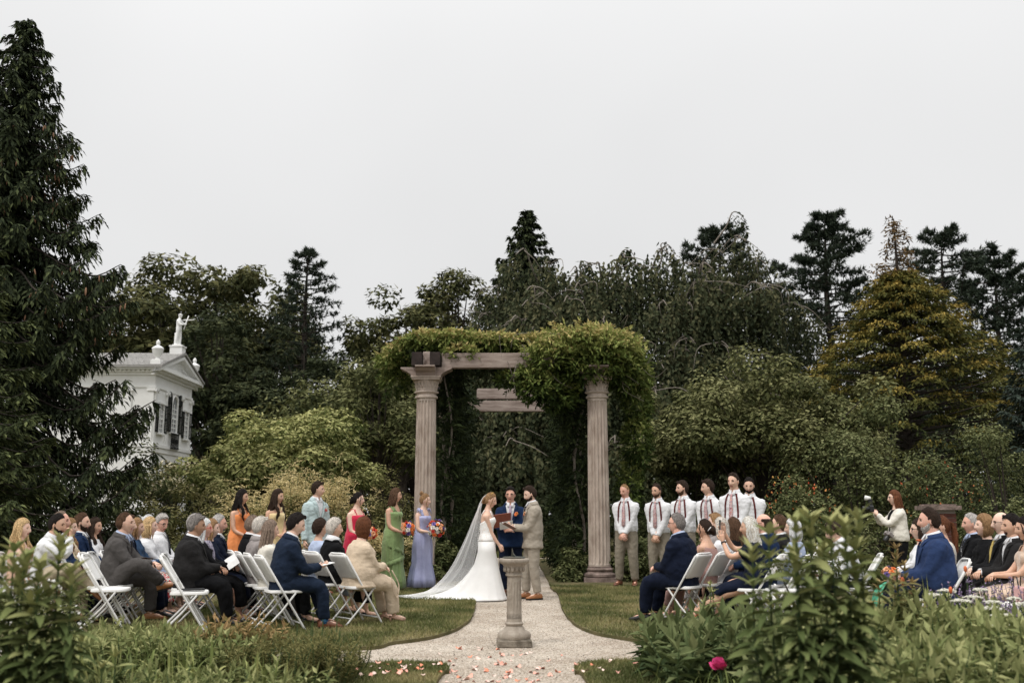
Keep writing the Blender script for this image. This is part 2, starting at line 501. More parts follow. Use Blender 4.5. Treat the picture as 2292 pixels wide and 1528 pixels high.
def column(parent, x, y, zcap0, zcap1, r0=0.218, r1=0.197, detail=True):
    """Fluted column: base, shaft, capital."""
    c = empty('column', (x, y, 0)); c.parent = parent
    base = MB()
    base.box((0, 0, 0.05), (0.66, 0.66, 0.14))
    base.lathe([(0.30, 0.118), (0.325, 0.14), (0.325, 0.175), (0.30, 0.20), (0.265, 0.21), (0.255, 0.235), (0.275, 0.25), (0.28, 0.275), (0.262, 0.292), (0.24, 0.30), (0.235, 0.33)], 36)
    base.build('base', M_stone_dark, c, sharp=40)
    nf, sub = 18, 6
    a = np.arange(nf * sub) * 2 * PI / (nf * sub)
    ph = (np.arange(nf * sub) % sub) / sub
    fl = np.sin(np.clip((ph - 0.17) / 0.83, 0, 1) * PI) ** 0.6
    rings = []
    zs = [0.31, 0.36, 0.40] + list(np.linspace(0.7, zcap0 - 0.13, 9)) + [zcap0 - 0.08, zcap0 - 0.04, zcap0]
    for z in zs:
        u = (z - 0.3) / (zcap0 - 0.3)
        R = r0 + (r1 - r0) * u ** 1.4
        dep = 0.0 if (z < 0.37 or z > zcap0 - 0.06) else 0.036
        rr = R - dep * fl
        rings.append(np.stack([rr * np.cos(a), rr * np.sin(a), np.full(len(a), z)], 1))
    s = MB(); s.loft(rings); s.build('shaft', M_stone, c, sharp=38)
    H = zcap1 - zcap0
    k = MB()
    k.lathe([(r1, 0), (r1 + 0.03, 0.015), (r1 + 0.034, 0.035), (r1 + 0.03, 0.055), (r1 + 0.002, 0.065), (r1 - 0.002, 0.10), (r1 + 0.028, 0.112), (r1 + 0.036, 0.132), (r1 + 0.026, 0.152),
             (r1 + 0.0, 0.16), (r1 + 0.004, 0.20), (r1 + 0.02, H - 0.14), (r1 + 0.06, H - 0.09), (r1 + 0.055, H - 0.07)], 40, c=(0, 0, zcap0))
    if detail:
        for i in range(40):      # bead row
            t = i * 2 * PI / 40
            k.ball((math.cos(t) * (r1 + 0.036), math.sin(t) * (r1 + 0.036), zcap0 + 0.133), 0.015, 6, 4)
        for i in range(18):      # two rows of raised acanthus leaves
            for row in range(2):
                t = (i + row * 0.5) * 2 * PI / 18
                R = r1 + 0.006 + row * 0.012
                z0 = zcap0 + 0.165 + row * 0.07
                rad_v = np.array([math.cos(t), math.sin(t), 0]); tan = np.array([-math.sin(t), math.cos(t), 0])
                A = []; B = []
                for q in range(5):
                    w = 0.036 * (0.6 + 0.9 * math.sin(PI * (0.15 + 0.8 * q / 4)))
                    p = rad_v * (R + 0.012 + (0.03 * (q / 4) ** 3)) + np.array([0, 0, z0 + 0.026 * q])
                    A.append(p - tan * w / 2 - rad_v * 0.012); B.append(p + tan * w / 2 - rad_v * 0.012)
                C_ = [(x1 + x2) / 2 + rad_v * 0.016 for x1, x2 in zip(A, B)]
                k.strip(A, C_); k.strip(C_, B)
    k.box((0, 0, zcap1 - 0.045), (0.56, 0.56, 0.05)); k.box((0, 0, zcap1 - 0.012), (0.60, 0.60, 0.03))
    k.build('capital', M_stone, c, sharp=40)
    return c

PER_Y = gnd(948, 1306).y + 0.25
XL, XR = at(950, 1200, PER_Y).x, at(1341, 1200, PER_Y).x
Z_ASTR = at(950, 893, PER_Y).z; Z_ABA = at(950, 845, PER_Y).z
Z_BR = at(950, 825, PER_Y).z; Z_TOP = at(950, 792, PER_Y).z
PER_YB = 29.5
pergola = empty('pergola', (0, PER_Y, 0))
tag(pergola, 'weathered pergola of fluted stone columns carrying timber beams behind the couple', 'pergola')
for x in (XL, XR):
    column(pergola, x, 0, Z_ASTR, Z_ABA)
for x in (XL, XR):
    column(pergola, x, PER_YB - PER_Y, Z_ASTR, Z_ABA, detail=False)

def bracket(parent, x, y):
    b = MB()
    prof = [(0.30, 0.0), (0.32, 0.05), (0.38, 0.09), (0.46, 0.13), (0.52, Z_BR - Z_ABA - 0.03), (0.52, Z_BR - Z_ABA)]
    for axis in (0, 1):
        rings = []
        for h, z in prof:
            hw = 0.20 - 0.003 * axis
            pts = [(-h, -hw), (h, -hw), (h, hw), (-h, hw)]
            if axis: pts = [(-q, p) for p, q in pts]
            rings.append([(p, q, Z_ABA + 0.004 + z + axis * 0.002) for p, q in pts])
        b.loft(rings)
    o = b.build('bracket', M_beam, parent, smooth=False)
    o.location = (x, y, 0)
for x in (XL, XR):
    bracket(pergola, x, 0)
    bracket(pergola, x, PER_YB - PER_Y)
def beam(parent, a, b, w, h, m=M_beam, name='beam'):
    a = Vector(a); b = Vector(b); d = b - a; L = d.length
    o = MB().box((0, 0, 0), (L, w, h)).build(name, m, parent, smooth=False)
    o.location = (a + b) / 2
    o.rotation_euler = (0, 0, math.atan2(d.y, d.x))
    bv = o.modifiers.new('bevel', 'BEVEL'); bv.width = 0.012; bv.segments = 2
    return o
hb = Z_TOP - Z_BR
zc = (Z_TOP + Z_BR) / 2 + 0.008
LB = PER_YB - PER_Y
for x in (XL, XR):
    for s in (-1, 1):
        beam(pergola, (x + s * 0.185, -0.30, zc), (x + s * 0.185, LB + 0.5, zc), 0.21, hb - 0.03, M_beam_dark)
    beam(pergola, (x, -0.14, zc + 0.01), (x, 0.14, zc + 0.01), 0.15, hb + 0.02, name='spacer_block')
beam(pergola, (XL + 0.31, -0.02, zc - 0.004), (XR - 0.31, -0.02, zc - 0.004), 0.20, hb, name='lintel')
zb0, zb1 = at(1150, 921, PER_YB).z, at(1150, 897, PER_YB).z
beam(pergola, (XL - 0.2, LB, (zb0 + zb1) / 2), (XR + 0.2, LB, (zb0 + zb1) / 2), 0.22, zb1 - zb0, name='lintel')
zb2, zb3 = at(1150, 893, PER_YB).z, at(1150, 870, PER_YB).z
beam(pergola, (XL + 0.7, LB, (zb2 + zb3) / 2), (XR - 0.7, LB, (zb2 + zb3) / 2), 0.18, zb3 - zb2, name='lintel')
for k in range(1, 4):       # rafters across the top, mostly under the vine
    yy = 0.9 * k
    beam(pergola, (XL - 0.45, yy, Z_TOP + 0.07), (XR + 0.45, yy, Z_TOP + 0.07), 0.10, 0.13, M_beam_dark, 'rafter')

# =================================================================== sundial
M_dial = mat('sundial_stone', (0.41, 0.36, 0.30), (0.20, 0.165, 0.13), scale=9, rough=0.9, bump=0.45, bscale=70, detail=9, contrast=(0.33, 0.75), stretch=(1, 1, 0.5), spec=0.12)
M_dial_base = mat('sundial_base_stone', (0.30, 0.26, 0.21), (0.10, 0.085, 0.065), scale=8, rough=0.95, bump=0.5, bscale=60, detail=9, spec=0.1)
M_bronze = mat('patinated_bronze', (0.06, 0.075, 0.07), (0.12, 0.10, 0.07), scale=20, rough=0.55, metal=0.7)
sd_p = gnd(1151, 1450) + Vector((0, 0.20, 0))
sdl = empty('sundial', sd_p, rad(3))
tag(sdl, 'stone sundial on a fluted pedestal standing in the gravel path', 'sundial')
SD_H = at(1151, 1247, sd_p.y).z
b = MB(); b.box((0, 0, 0.035), (0.355, 0.355, 0.075), taper=0.97)
b.build('plinth', M_dial_base, sdl, smooth=False).modifiers.new('bevel', 'BEVEL').width = 0.012
MB().lathe([(0.165, 0.072), (0.172, 0.09), (0.172, 0.115), (0.155, 0.14), (0.128, 0.155), (0.108, 0.165), (0.10, 0.185), (0.085, 0.195), (0.083, 0.205), (0.094, 0.212), (0.096, 0.225), (0.088, 0.233), (0.08, 0.24)], 40).build('base', M_dial, sdl, sharp=50)
nf, sub = 14, 6
a = rot_strips(nf * sub); ph = (np.arange(nf * sub) % sub) / sub
fl = np.sin(np.clip((ph - 0.3) / 0.7, 0, 1) * PI) ** 0.7
rings = []
zt = SD_H - 0.19
for z in [0.236, 0.27] + list(np.linspace(0.32, zt - 0.42, 3)) + [zt - 0.34, zt - 0.30, zt - 0.2, zt - 0.07, zt - 0.04, zt]:
    u = (z - 0.236) / (zt - 0.236)
    R = 0.079 - 0.008 * u
    dep = 0.010 if zt - 0.32 < z < zt - 0.05 else (0.0025 if z < zt - 0.32 and z > 0.25 else 0)
    rr = R - dep * fl
    rings.append(np.stack([rr * np.cos(a), rr * np.sin(a), np.full(len(a), z)], 1))
s = MB(); s.loft(rings); s.build('shaft', M_dial, sdl, sharp=40)
k = MB()
k.lathe([(0.070, zt), (0.088, zt + 0.008), (0.090, zt + 0.022), (0.084, zt + 0.032), (0.086, zt + 0.05), (0.098, zt + 0.085), (0.112, zt + 0.105), (0.118, zt + 0.118), (0.128, zt + 0.125),
         (0.150, zt + 0.138), (0.158, zt + 0.150), (0.158, zt + 0.172), (0.150, zt + 0.182), (0.03, zt + 0.185)], 44)
for i in range(14):           # egg moulding
    t = i * 2 * PI / 14
    M3 = Matrix.Rotation(t, 3, 'Z')
    k.ball((math.cos(t) * 0.102, math.sin(t) * 0.102, zt + 0.075), (0.012, 0.018, 0.030), 8, 6, M=M3)
k.build('capital', M_dial, sdl, sharp=50)
d = MB(); d.lathe([(0.001, 0), (0.118, 0), (0.12, 0.006), (0.112, 0.011), (0.001, 0.011)], 32, c=(0, 0, zt + 0.187))
dp = d.build('dial_plate', M_bronze, sdl, sharp=40)
g = MB(); g.add([(-0.05, -0.004, 0), (0.06, -0.004, 0), (0.045, -0.004, 0.085), (0.02, -0.004, 0.035), (-0.05, 0.004, 0), (0.06, 0.004, 0), (0.045, 0.004, 0.085), (0.02, 0.004, 0.035)],
               [(0, 1, 2, 3), (7, 6, 5, 4), (0, 4, 5, 1), (1, 5, 6, 2), (2, 6, 7, 3), (3, 7, 4, 0)])
go = g.build('gnomon', M_bronze, sdl, smooth=False); go.location = (0, 0, zt + 0.197); go.rotation_euler = (0, 0, rad(115))

# =================================================================== summer house
M_white = mat('white_paint', (0.80, 0.80, 0.78), (0.70, 0.69, 0.66), scale=1.2, rough=0.6, bump=0.05, bscale=20, contrast=(0.45, 0.8))
M_slate = mat('slate', (0.36, 0.35, 0.33), (0.24, 0.23, 0.22), scale=7, rough=0.8, bump=0.3, bscale=18, stretch=(1, 1, 3))
M_shutter = mat('black_shutter', (0.012, 0.013, 0.013), (0.022, 0.023, 0.022), scale=20, rough=0.5)
M_glass = mat('window_glass', (0.10, 0.11, 0.12), (0.30, 0.31, 0.32), scale=1.4, rough=0.06, spec=0.8)
M_iron = mat('black_iron', (0.012, 0.012, 0.012), None, rough=0.5)
HX = at(342.6, 931, 48.0).x      # the plane of the facade that faces +X
HY0, HY1 = 48.0, 53.6
HXB = HX - 5.6
ZE = at(350, 838, 48).z          # underside of the cornice
ZR = at(410, 790, 50.8).z        # ridge
house = empty('summer_house', ((HX + HXB) / 2, (HY0 + HY1) / 2, 0))
tag(house, 'two-storey white summer house with pediment, urns and black shutters among the trees', 'house')
def hp(name, mb, m, parent=None, **k):
    o = mb.build(name, m, parent or house, smooth=False, **k)
    if o.parent is house: o.location = -Vector(house.location)
    return o
w = MB(); w.box(((HX + HXB) / 2, (HY0 + HY1) / 2, ZE / 2), (HX - HXB, HY1 - HY0, ZE))
hp('wall', w, M_white)
ym = (HY0 + HY1) / 2
# pediments, roof
for xx, s in ((HX, 1), (HXB, -1)):
    w = MB()
    w.add([(xx + 0.02 * s, HY0 - 0.1, ZE + 0.42), (xx + 0.02 * s, HY1 + 0.1, ZE + 0.42), (xx + 0.02 * s, ym, ZR - 0.12), (xx - 0.6 * s, HY0 - 0.1, ZE + 0.42), (xx - 0.6 * s, HY1 + 0.1, ZE + 0.42), (xx - 0.6 * s, ym, ZR - 0.12)],
          [(0, 1, 2), (3, 5, 4), (0, 3, 4, 1), (1, 4, 5, 2), (2, 5, 3, 0)])
    hp('pediment', w, M_white)
r = MB()
ov = 0.50
ys, ye = HY0 - 0.55, HY1 + 0.55
for y_e in (ys, ye):
    A = np.array([[HXB - ov, y_e, ZE + 0.40], [HX + ov, y_e, ZE + 0.40]]); B = np.array([[HXB - ov, ym, ZR], [HX + ov, ym, ZR]])
    r.add(np.concatenate([A, B, A - [0, 0, 0.10], B - [0, 0, 0.10]]), [(0, 1, 3, 2), (4, 6, 7, 5), (0, 4, 5, 1), (0, 2, 6, 4), (1, 5, 7, 3)])
roof = hp('roof', r, M_slate)
sh = MB()
NR = 12
for i in range(NR):             # slate courses, each a little proud of the one above
    f0, f1 = i / NR, (i + 1) / NR
    y0, z0 = ys + (ym - ys) * f0, ZE + 0.40 + (ZR - ZE - 0.40) * f0
    y1, z1 = ys + (ym - ys) * f1, ZE + 0.40 + (ZR - ZE - 0.40) * f1
    x = HXB - ov + (0.12 if i % 2 else 0)
    while x < HX + ov - 0.02:
        wd = min(0.26, HX + ov - x)
        j = random.uniform(0, 0.008)
        sh.add([(x + 0.006, y0, z0 + 0.028 + j), (x + wd - 0.006, y0, z0 + 0.028 + j), (x + wd - 0.006, y1, z1 + 0.008), (x + 0.006, y1, z1 + 0.008), (x + 0.006, y0, z0 + 0.004), (x + wd - 0.006, y0, z0 + 0.004)],
               [(0, 1, 2, 3), (4, 5, 1, 0)])
        x += 0.26
so = sh.build('slates', M_slate, roof, smooth=False); so['kind'] = 'stuff'
c = MB()       # cornice: steps round the house
for z0, z1, e in ((ZE - 0.62, ZE - 0.50, 0.06), (ZE - 0.02, ZE + 0.10, 0.10), (ZE + 0.10, ZE + 0.20, 0.20), (ZE + 0.22, ZE + 0.395, 0.42)):
    c.box(((HX + HXB) / 2, ym, (z0 + z1) / 2), (HX - HXB + 2 * e, HY1 - HY0 + 2 * e, z1 - z0))
for xx, s in ((HX, 1),):      # raking cornice of the pediment
    for y_e in (ys, ye):
        a_ = np.array([xx + 0.02, y_e, ZE + 0.42]); b_ = np.array([xx + 0.02, ym, ZR - 0.06])
        for off, wd, hh in ((0.30, 0.42, 0.16), (0.12, 0.2, 0.34)):
            A = np.array([a_, b_]) + [off - 0.1, 0, 0]
            c.add(np.concatenate([A + [wd / 2, 0, -0.12], A + [wd / 2, 0, -0.12 - hh], A + [-wd / 2, 0, -0.12 - hh]]), [(0, 1, 3, 2), (2, 3, 5, 4)])
hp('cornice', c, M_white)
dn = MB()
y = HY0 + 0.05
while y < HY1:
    dn.box((HX + 0.215, y, ZE + 0.17), (0.10, 0.11, 0.11)); y += 0.22
x = HXB
while x < HX:
    dn.box((x, HY0 - 0.215, ZE + 0.17), (0.11, 0.10, 0.11)); x += 0.22
f = 0.1
while f < 0.95:
    for s in (0, 1):
        yy = ys + (ym - ys) * f if s == 0 else ye + (ym - ye) * f
        dn.box((HX + 0.26, yy, ZE + 0.02 + (ZR - ZE - 0.40) * f + 0.10), (0.12, 0.11, 0.11))
    f += 0.07
hp('dentils', dn, M_white)['kind'] = 'stuff'
bz = at(345, 994, 48).z
c = MB()
for z0, z1, e in ((bz - 0.10, bz + 0.06, 0.10), (bz - 0.34, bz - 0.12, 0.05)):
    c.box(((HX + HXB) / 2, ym, (z0 + z1) / 2), (HX - HXB + 2 * e, HY1 - HY0 + 2 * e, z1 - z0))
hp('string_course', c, M_white)
for y, xx in ((HY0 + 0.13, HX), (HY1 - 0.13, HX), (49.75, HX), (51.95, HX)):
    p = MB(); p.box((HX + 0.035, y, (bz + ZE - 0.62) / 2), (0.08, 0.24, ZE - 0.62 - bz - 0.1))
    p.box((HX + 0.06, y, ZE - 0.72), (0.14, 0.40, 0.16)); 
    for s in (-1, 1): p.tube([(HX + 0.04, y + s * 0.17, ZE - 0.80), (HX + 0.13, y + s * 0.17, ZE - 0.80)], 0.07, 10)
    hp('pilaster', p, M_white)
for x in (HX - 0.13, HX - 1.2, HX - 4.4, HXB + 0.13):
    p = MB(); p.box((x, HY0 - 0.035, (bz + ZE - 0.62) / 2), (0.24, 0.08, ZE - 0.62 - bz - 0.1)); p.box((x, HY0 - 0.06, ZE - 0.72), (0.40, 0.14, 0.16))
    hp('pilaster', p, M_white)
for y in (50.1, 51.6):        # carved swags
    p = MB()
    for q in range(2):
        t = np.linspace(0, 1, 9)
        yy = y + (t - 0.5) * 0.7
        p.tube(np.stack([np.full(9, HX + 0.05), yy, ZE - 0.80 - 0.26 * np.sin(t * PI) - 0.05 * q], 1), 0.04, 6)
    p.tube([(HX + 0.05, y - 0.36, ZE - 0.78), (HX + 0.05, y - 0.38, ZE - 1.15)], [0.05, 0.02], 6); p.tube([(HX + 0.05, y + 0.36, ZE - 0.78), (HX + 0.05, y + 0.38, ZE - 1.15)], [0.05, 0.02], 6)
    hp('swag', p, M_white)

def window(yc, wd, z0, z1, arch, sw):
    w_ = empty('window'); w_.parent = house; w_.location = -Vector(house.location)
    fr = MB()
    t_ = 0.06
    top = z1
    for s in (-1, 1): fr.box((HX + 0.045, yc + s * (wd / 2 + t_ / 2), (z0 + z1) / 2), (0.10, t_, z1 - z0))
    fr.box((HX + 0.06, yc, z0 - 0.05), (0.16, wd + 0.25, 0.09))
    if arch:
        t = np.linspace(0, PI, 13)
        fr.tube(np.stack([np.full(13, HX + 0.06), yc + np.cos(t) * (wd / 2 + t_ / 2), z1 + np.sin(t) * (wd / 2 + t_ / 2)], 1), 0.05, 6)
    else:
        fr.box((HX + 0.06, yc, z1 + 0.06), (0.14, wd + 0.2, 0.1))
    fr.build('frame', M_white, w_, smooth=False)
    gl = MB()
    pts = [(HX + 0.012, yc - wd / 2, z0), (HX + 0.012, yc + wd / 2, z0), (HX + 0.012, yc + wd / 2, z1)]
    if arch: pts += [(HX + 0.012, yc + math.cos(t) * wd / 2, z1 + math.sin(t) * wd / 2) for t in np.linspace(0.2, PI - 0.2, 9)]
    pts += [(HX + 0.012, yc - wd / 2, z1)]
    gl.add(pts, [tuple(range(len(pts)))])
    gl.build('pane', M_glass, w_, smooth=False)
    mu = MB()
    for k_ in range(1, 6): mu.box((HX + 0.03, yc, z0 + (z1 - z0) * k_ / 6), (0.035, wd, 0.035 if k_ != 3 else 0.07))
    mu.box((HX + 0.032, yc, (z0 + z1) / 2), (0.035, 0.035, z1 - z0))
    mu.build('glazing_bar', M_white, w_, smooth=False)
    for s in (-1, 1):
        sc = yc + s * (wd / 2 + 0.09 + sw / 2)
        sb = MB()
        hgt = z1 - z0 + (wd * 0.35 if arch else 0)
        for e in (-1, 1): sb.box((HX + 0.07, sc + e * (sw / 2 - 0.03), z0 + hgt / 2), (0.05, 0.06, hgt))
        for zz in (0.04, hgt / 2, hgt - 0.04): sb.box((HX + 0.071, sc, z0 + zz), (0.045, sw - 0.12, 0.08))
        if arch: sb.tube([(HX + 0.045, sc, z0 + hgt - 0.02), (HX + 0.095, sc, z0 + hgt - 0.02)], sw / 2, 16)
        so_ = sb.build('shutter', M_shutter, w_, smooth=False)
        sl = MB()
        for zz in np.arange(0.1, hgt - 0.08, 0.075):
            sl.box((HX + 0.07, sc, z0 + zz), (0.05, sw - 0.1, 0.03), M=Matrix.Rotation(rad(35), 3, 'Y'))
        sl.build('louvre', M_shutter, so_, smooth=False)
zwa, zwb = at(357, 968, 48.9).z, at(357, 905, 48.9).z
window(48.95, 0.62, zwa, zwb, False, 0.42)
window(52.78, 0.62, zwa, zwb, False, 0.42)
window(50.85, 0.80, at(385, 968, 50.8).z, at(385, 905, 50.8).z, True, 0.62)
p = MB()
z0, z1 = at(380, 1004, 50.8).z, at(380, 971, 50.8).z
for y in np.linspace(50.3, 51.4, 9): p.box((HX + 0.16, y, (z0 + z1) / 2), (0.03, 0.03, z1 - z0))
for zz in (z0, z1): p.box((HX + 0.16, 50.85, zz), (0.05, 1.16, 0.05))
for y in np.linspace(50.45, 51.25, 4): p.tube([(HX + 0.16, y + 0.09 * math.cos(t), (z0 + z1) / 2 + 0.13 * math.sin(t)) for t in np.linspace(0, 2 * PI, 11)], 0.014, 5)
hp('balcony_railing', p, M_iron)
p = MB(); zl = at(375, 1052, 50.5).z
p.box((HX + 0.02, 50.85, zl / 2 + 0.3), (0.05, 1.5, zl + 0.2)); hp('doorway', p, M_shutter)
p = MB(); p.box((HX + 0.2, 50.85, zl + 0.25), (0.02, 0.02, 0.5)); p.lathe([(0.04, 0.0), (0.13, 0.06), (0.15, 0.32), (0.05, 0.44), (0.02, 0.5)], 6, c=(HX + 0.2, 50.85, zl - 0.3))
hp('hanging_lantern', p, M_iron)

def urn(parent, c, s):
    u = MB(); u.box((c[0], c[1], c[2] + 0.15 * s), (0.62 * s, 0.62 * s, 0.30 * s)); u.box((c[0], c[1], c[2] + 0.33 * s), (0.5 * s, 0.5 * s, 0.08 * s))
    u.lathe([(0.18 * s, 0.36 * s), (0.10 * s, 0.44 * s), (0.10 * s, 0.50 * s), (0.20 * s, 0.60 * s), (0.31 * s, 0.80 * s), (0.34 * s, 1.0 * s), (0.36 * s, 1.03 * s), (0.34 * s, 1.1 * s), (0.22 * s, 1.18 * s),
             (0.11 * s, 1.24 * s), (0.08 * s, 1.28 * s), (0.13 * s, 1.36 * s), (0.11 * s, 1.5 * s), (0.02 * s, 1.62 * s)], 18, c=(c[0], c[1], c[2]))
    hp('urn', u, M_white, sharp=40)
uh = (at(348, 760, 48).z - at(348, 818, 48).z) / 1.62
for xx in (HX + 0.05, HXB - 0.05):
    for yy in (HY0 - 0.05, HY1 + 0.05):
        urn(house, (xx, yy, ZE + 0.44), uh)
for xx in (HX + 0.05, HXB):
    p = MB(); p.box((xx, ym, ZR + 0.10), (0.62, 0.60, 0.40)); p.box((xx, ym, ZR + 0.33), (0.70, 0.68, 0.07))
    hp('statue_plinth', p, M_white)
STATUE_P = Vector((HX + 0.05, ym, ZR + 0.366)); STATUE_P2 = Vector((HXB, ym, ZR + 0.366))
# =================================================================== people
TMP = bpy.data.scenes.new('workbench')
def remesh(mb, voxel, it=4, wrinkle=0.0, seed=0, aniso=(1, 1, 1.4), wl=(0.05, 0.16)):
    """Fuses overlapping lofts into one continuous skin, then adds soft folds."""
    me = mb.mesh('tmp', [])
    ob = bpy.data.objects.new('tmp', me)
    TMP.collection.objects.link(ob)
    r = ob.modifiers.new('r', 'REMESH'); r.mode = 'VOXEL'; r.voxel_size = voxel
    s = ob.modifiers.new('s', 'SMOOTH'); s.factor = 0.5; s.iterations = it
    TMP.view_layers[0].update()
    dg = TMP.view_layers[0].depsgraph
    dg.update()
    me2 = bpy.data.meshes.new_from_object(ob.evaluated_get(dg))
    bpy.data.objects.remove(ob); bpy.data.meshes.remove(me)
    if wrinkle:
        n = len(me2.vertices)
        co = np.empty(n * 3, np.float32); me2.vertices.foreach_get('co', co); co = co.reshape(-1, 3)
        no = np.empty(n * 3, np.float32); me2.vertices.foreach_get('normal', no); no = no.reshape(-1, 3)
        d = folds(co * np.array(aniso), seed, wl)
        co = co + no * (d * wrinkle)[:, None]
        me2.vertices.foreach_set('co', co.ravel().astype(np.float32))
    me2.polygons.foreach_set('use_smooth', [True] * len(me2.polygons))
    me2.update()
    return me2

def folds(co, seed, wl=(0.05, 0.16), n=7):
    g = np.random.default_rng(seed + 11)
    d = np.zeros(len(co))
    for _ in range(n):
        k = nrm(g.normal(size=3)) * 2 * PI / g.uniform(*wl)
        w = co @ k + g.uniform(0, 6.3) + 1.6 * np.sin(co @ (nrm(g.normal(size=3)) * 2 * PI / 0.3) + g.uniform(0, 6))
        d += np.sin(w) * np.abs(np.sin(w * 0.5 + 1))
    return d / n * 1.6

T_ = np.array([0, .06, .15, .25, .38, .55, .70, .82, .90, .96, 1.0])
PW_M = np.array([.10, .16, .170, .165, .154, .162, .176, .170, .126, .086, .062]); PD_M = np.array([.08, .112, .12, .115, .106, .112, .119, .110, .094, .074, .06])
PW_F = np.array([.10, .165, .180, .168, .130, .134, .144, .136, .105, .072, .05]); PD_F = np.array([.08, .115, .122, .11, .088, .095, .104, .094, .076, .06, .05])

class Fig: pass

def ik(a, c, l1, l2, hint):
    a = np.asarray(a, float); c = np.asarray(c, float)
    d = c - a; L = np.linalg.norm(d)
    if L > (l1 + l2) * 0.995:
        c = a + d / L * (l1 + l2) * 0.995; d = c - a; L = np.linalg.norm(d)
    L = max(L, abs(l1 - l2) + 0.02)
    x = (l1 * l1 - l2 * l2 + L * L) / (2 * L)
    h = math.sqrt(max(l1 * l1 - x * x, 0))
    u = d / np.linalg.norm(d)
    hv = np.asarray(hint, float); hv = hv - u * hv.dot(u); hv = hv / max(np.linalg.norm(hv), 1e-6)
    return a + u * x + hv * h, c

def figure(s):
    F = Fig(); F.s = s
    g = s.get
    F.fem = g('sex', 'm') == 'f'
    F.k = k = g('H', 1.78 if not F.fem else 1.66) / 1.75
    F.fat = g('fat', 0.0)
    F.sit = g('pose', 'stand') == 'sit'
    F.LT = (0.572 if g('pose', 'stand') == 'sit' else 0.645) * k
    bz = (0.445 if F.sit else 0.845 * k)
    lean = g('lean', -6 if F.sit else 0); sl = g('slouch', 14 if F.sit else 6)
    F.twist = rad(g('twist', 0))
    ts = np.linspace(-0.12, 1.0, 57)
    P = [np.array([0.0, 0.0, bz])]
    tt = np.linspace(0, 1, 51); pts = [np.array([g('bx', 0.0), 0, bz])]
    for t in tt[1:]:
        an = rad(lean + sl * (t - 0.45))
        pts.append(pts[-1] + np.array([math.sin(an), 0, math.cos(an)]) * F.LT / 50)
    F.sp = np.array(pts); F.tt = tt
    W, D = (PW_F, PD_F) if F.fem else (PW_M, PD_M)
    bell = np.exp(-((T_ - 0.33) / 0.24) ** 2); chest = np.exp(-((T_ - 0.75) / 0.2) ** 2)
    F.W = (W + F.fat * (0.075 * bell + 0.03 * chest)) * k
    F.D = (D + F.fat * (0.10 * bell + 0.035 * chest)) * k
    F.OFF = F.fat * 0.045 * bell * k
    sw = (0.143 if F.fem else 0.172) * k + F.fat * 0.02
    # arms
    up = 0.285 * k; fo = 0.252 * k
    F.sho = {}; F.elb = {}; F.wri = {}
    for nm, sg in (('l', 1), ('r', -1)):
        so = F.pt(0.80, 0, 0) + F.side(0.80) * sg * sw
        tgt = g('arm_' + nm)
        if tgt is None:
            tgt = ((0.33, sg * 0.07, 0.60) if F.sit else (0.10, sg * 0.24, 0.80))
        tgt = np.array(tgt, float) * (np.array([1, 1, 1]) if F.sit else k)
        hint = g('elb_' + nm, (-0.6, sg * 0.7, -0.8))
        e, w = ik(so, tgt, up, fo, hint)
        F.sho[nm], F.elb[nm], F.wri[nm] = so, e, w
    # legs
    F.hip = {}; F.kne = {}; F.ank = {}
    th = shn = 0.40 * k if F.sit else 0.5006 * math.hypot(bz + 0.02 - 0.085, 0.02)
    for nm, sg in (('l', 1), ('r', -1)):
        hp_ = np.array([g('bx', 0.0), sg * 0.088 * k, bz + (0.06 if F.sit else 0.02)])
        tgt = g('leg_' + nm)
        if tgt is None:
            tgt = ((0.46 * k, sg * 0.11, 0.085) if F.sit else (-0.01, sg * g('stance', 0.10), 0.085))
        kn, an = ik(hp_, tgt, th, shn, g('kne_' + nm, (1, sg * 0.25, 0.9 if F.sit else 0.1)))
        F.hip[nm], F.kne[nm], F.ank[nm] = hp_, kn, an
    # head
    nb = F.sp[-1]; an = rad(lean + sl * 0.55)
    upv = np.array([math.sin(an), 0, math.cos(an)])
    upv = nrm(upv * 0.5 + np.array([0.02, 0, 1.0]) * 0.7)
    F.hk = k ** 0.6 * (1.01 if F.fem else 1.035)
    yaw = rad(g('hyaw', 0)); pit = rad(g('hpitch', 0)); rol = rad(g('hroll', 0))
    R = Matrix.Rotation(yaw, 3, 'Z') @ Matrix.Rotation(pit, 3, 'Y') @ Matrix.Rotation(rol, 3, 'X')
    F.HR = np.array(R)
    F.hc = nb + upv * 0.138 * k + np.array([0.02, 0, 0]) + (F.HR @ np.array([0.012, 0, 0.005]) if pit else 0)
    F.root = empty('person', g('pos', (0, 0, 0)), rad(g('yaw', 0)))
    return F

def _side(F, t):
    a = F.twist * np.clip((t - 0.3) / 0.5, 0, 1)
    return np.array([-math.sin(a), math.cos(a), 0])
def _fwd(F, t):
    i = min(max(int(t * 50), 1), 49)
    d = nrm(F.sp[i + 1] - F.sp[i - 1])
    return nrm(np.cross(_side(F, t), d))
def _wd(F, t):
    return np.interp(t, T_, F.W), np.interp(t, T_, F.D), np.interp(t, T_, F.OFF)
def _pt(F, t, s=0.0, front=0, infl=0.0):
    """A point on the trunk at height t (0 crotch, 1 neck): s to the side, front +1, back -1, centre 0."""
    c = np.array([np.interp(t, F.tt, F.sp[:, i]) for i in range(3)])
    if t < 0: c = F.sp[0] + (F.sp[1] - F.sp[0]) * (t * 50)
    w, d, o = _wd(F, t)
    x = o
    if front:
        q = min(abs(s) / (w + infl), 0.985)
        x = o + front * (d + infl) * (1 - q ** 2.3) ** (1 / 2.3)
    return c + _side(F, t) * s + _fwd(F, t) * x
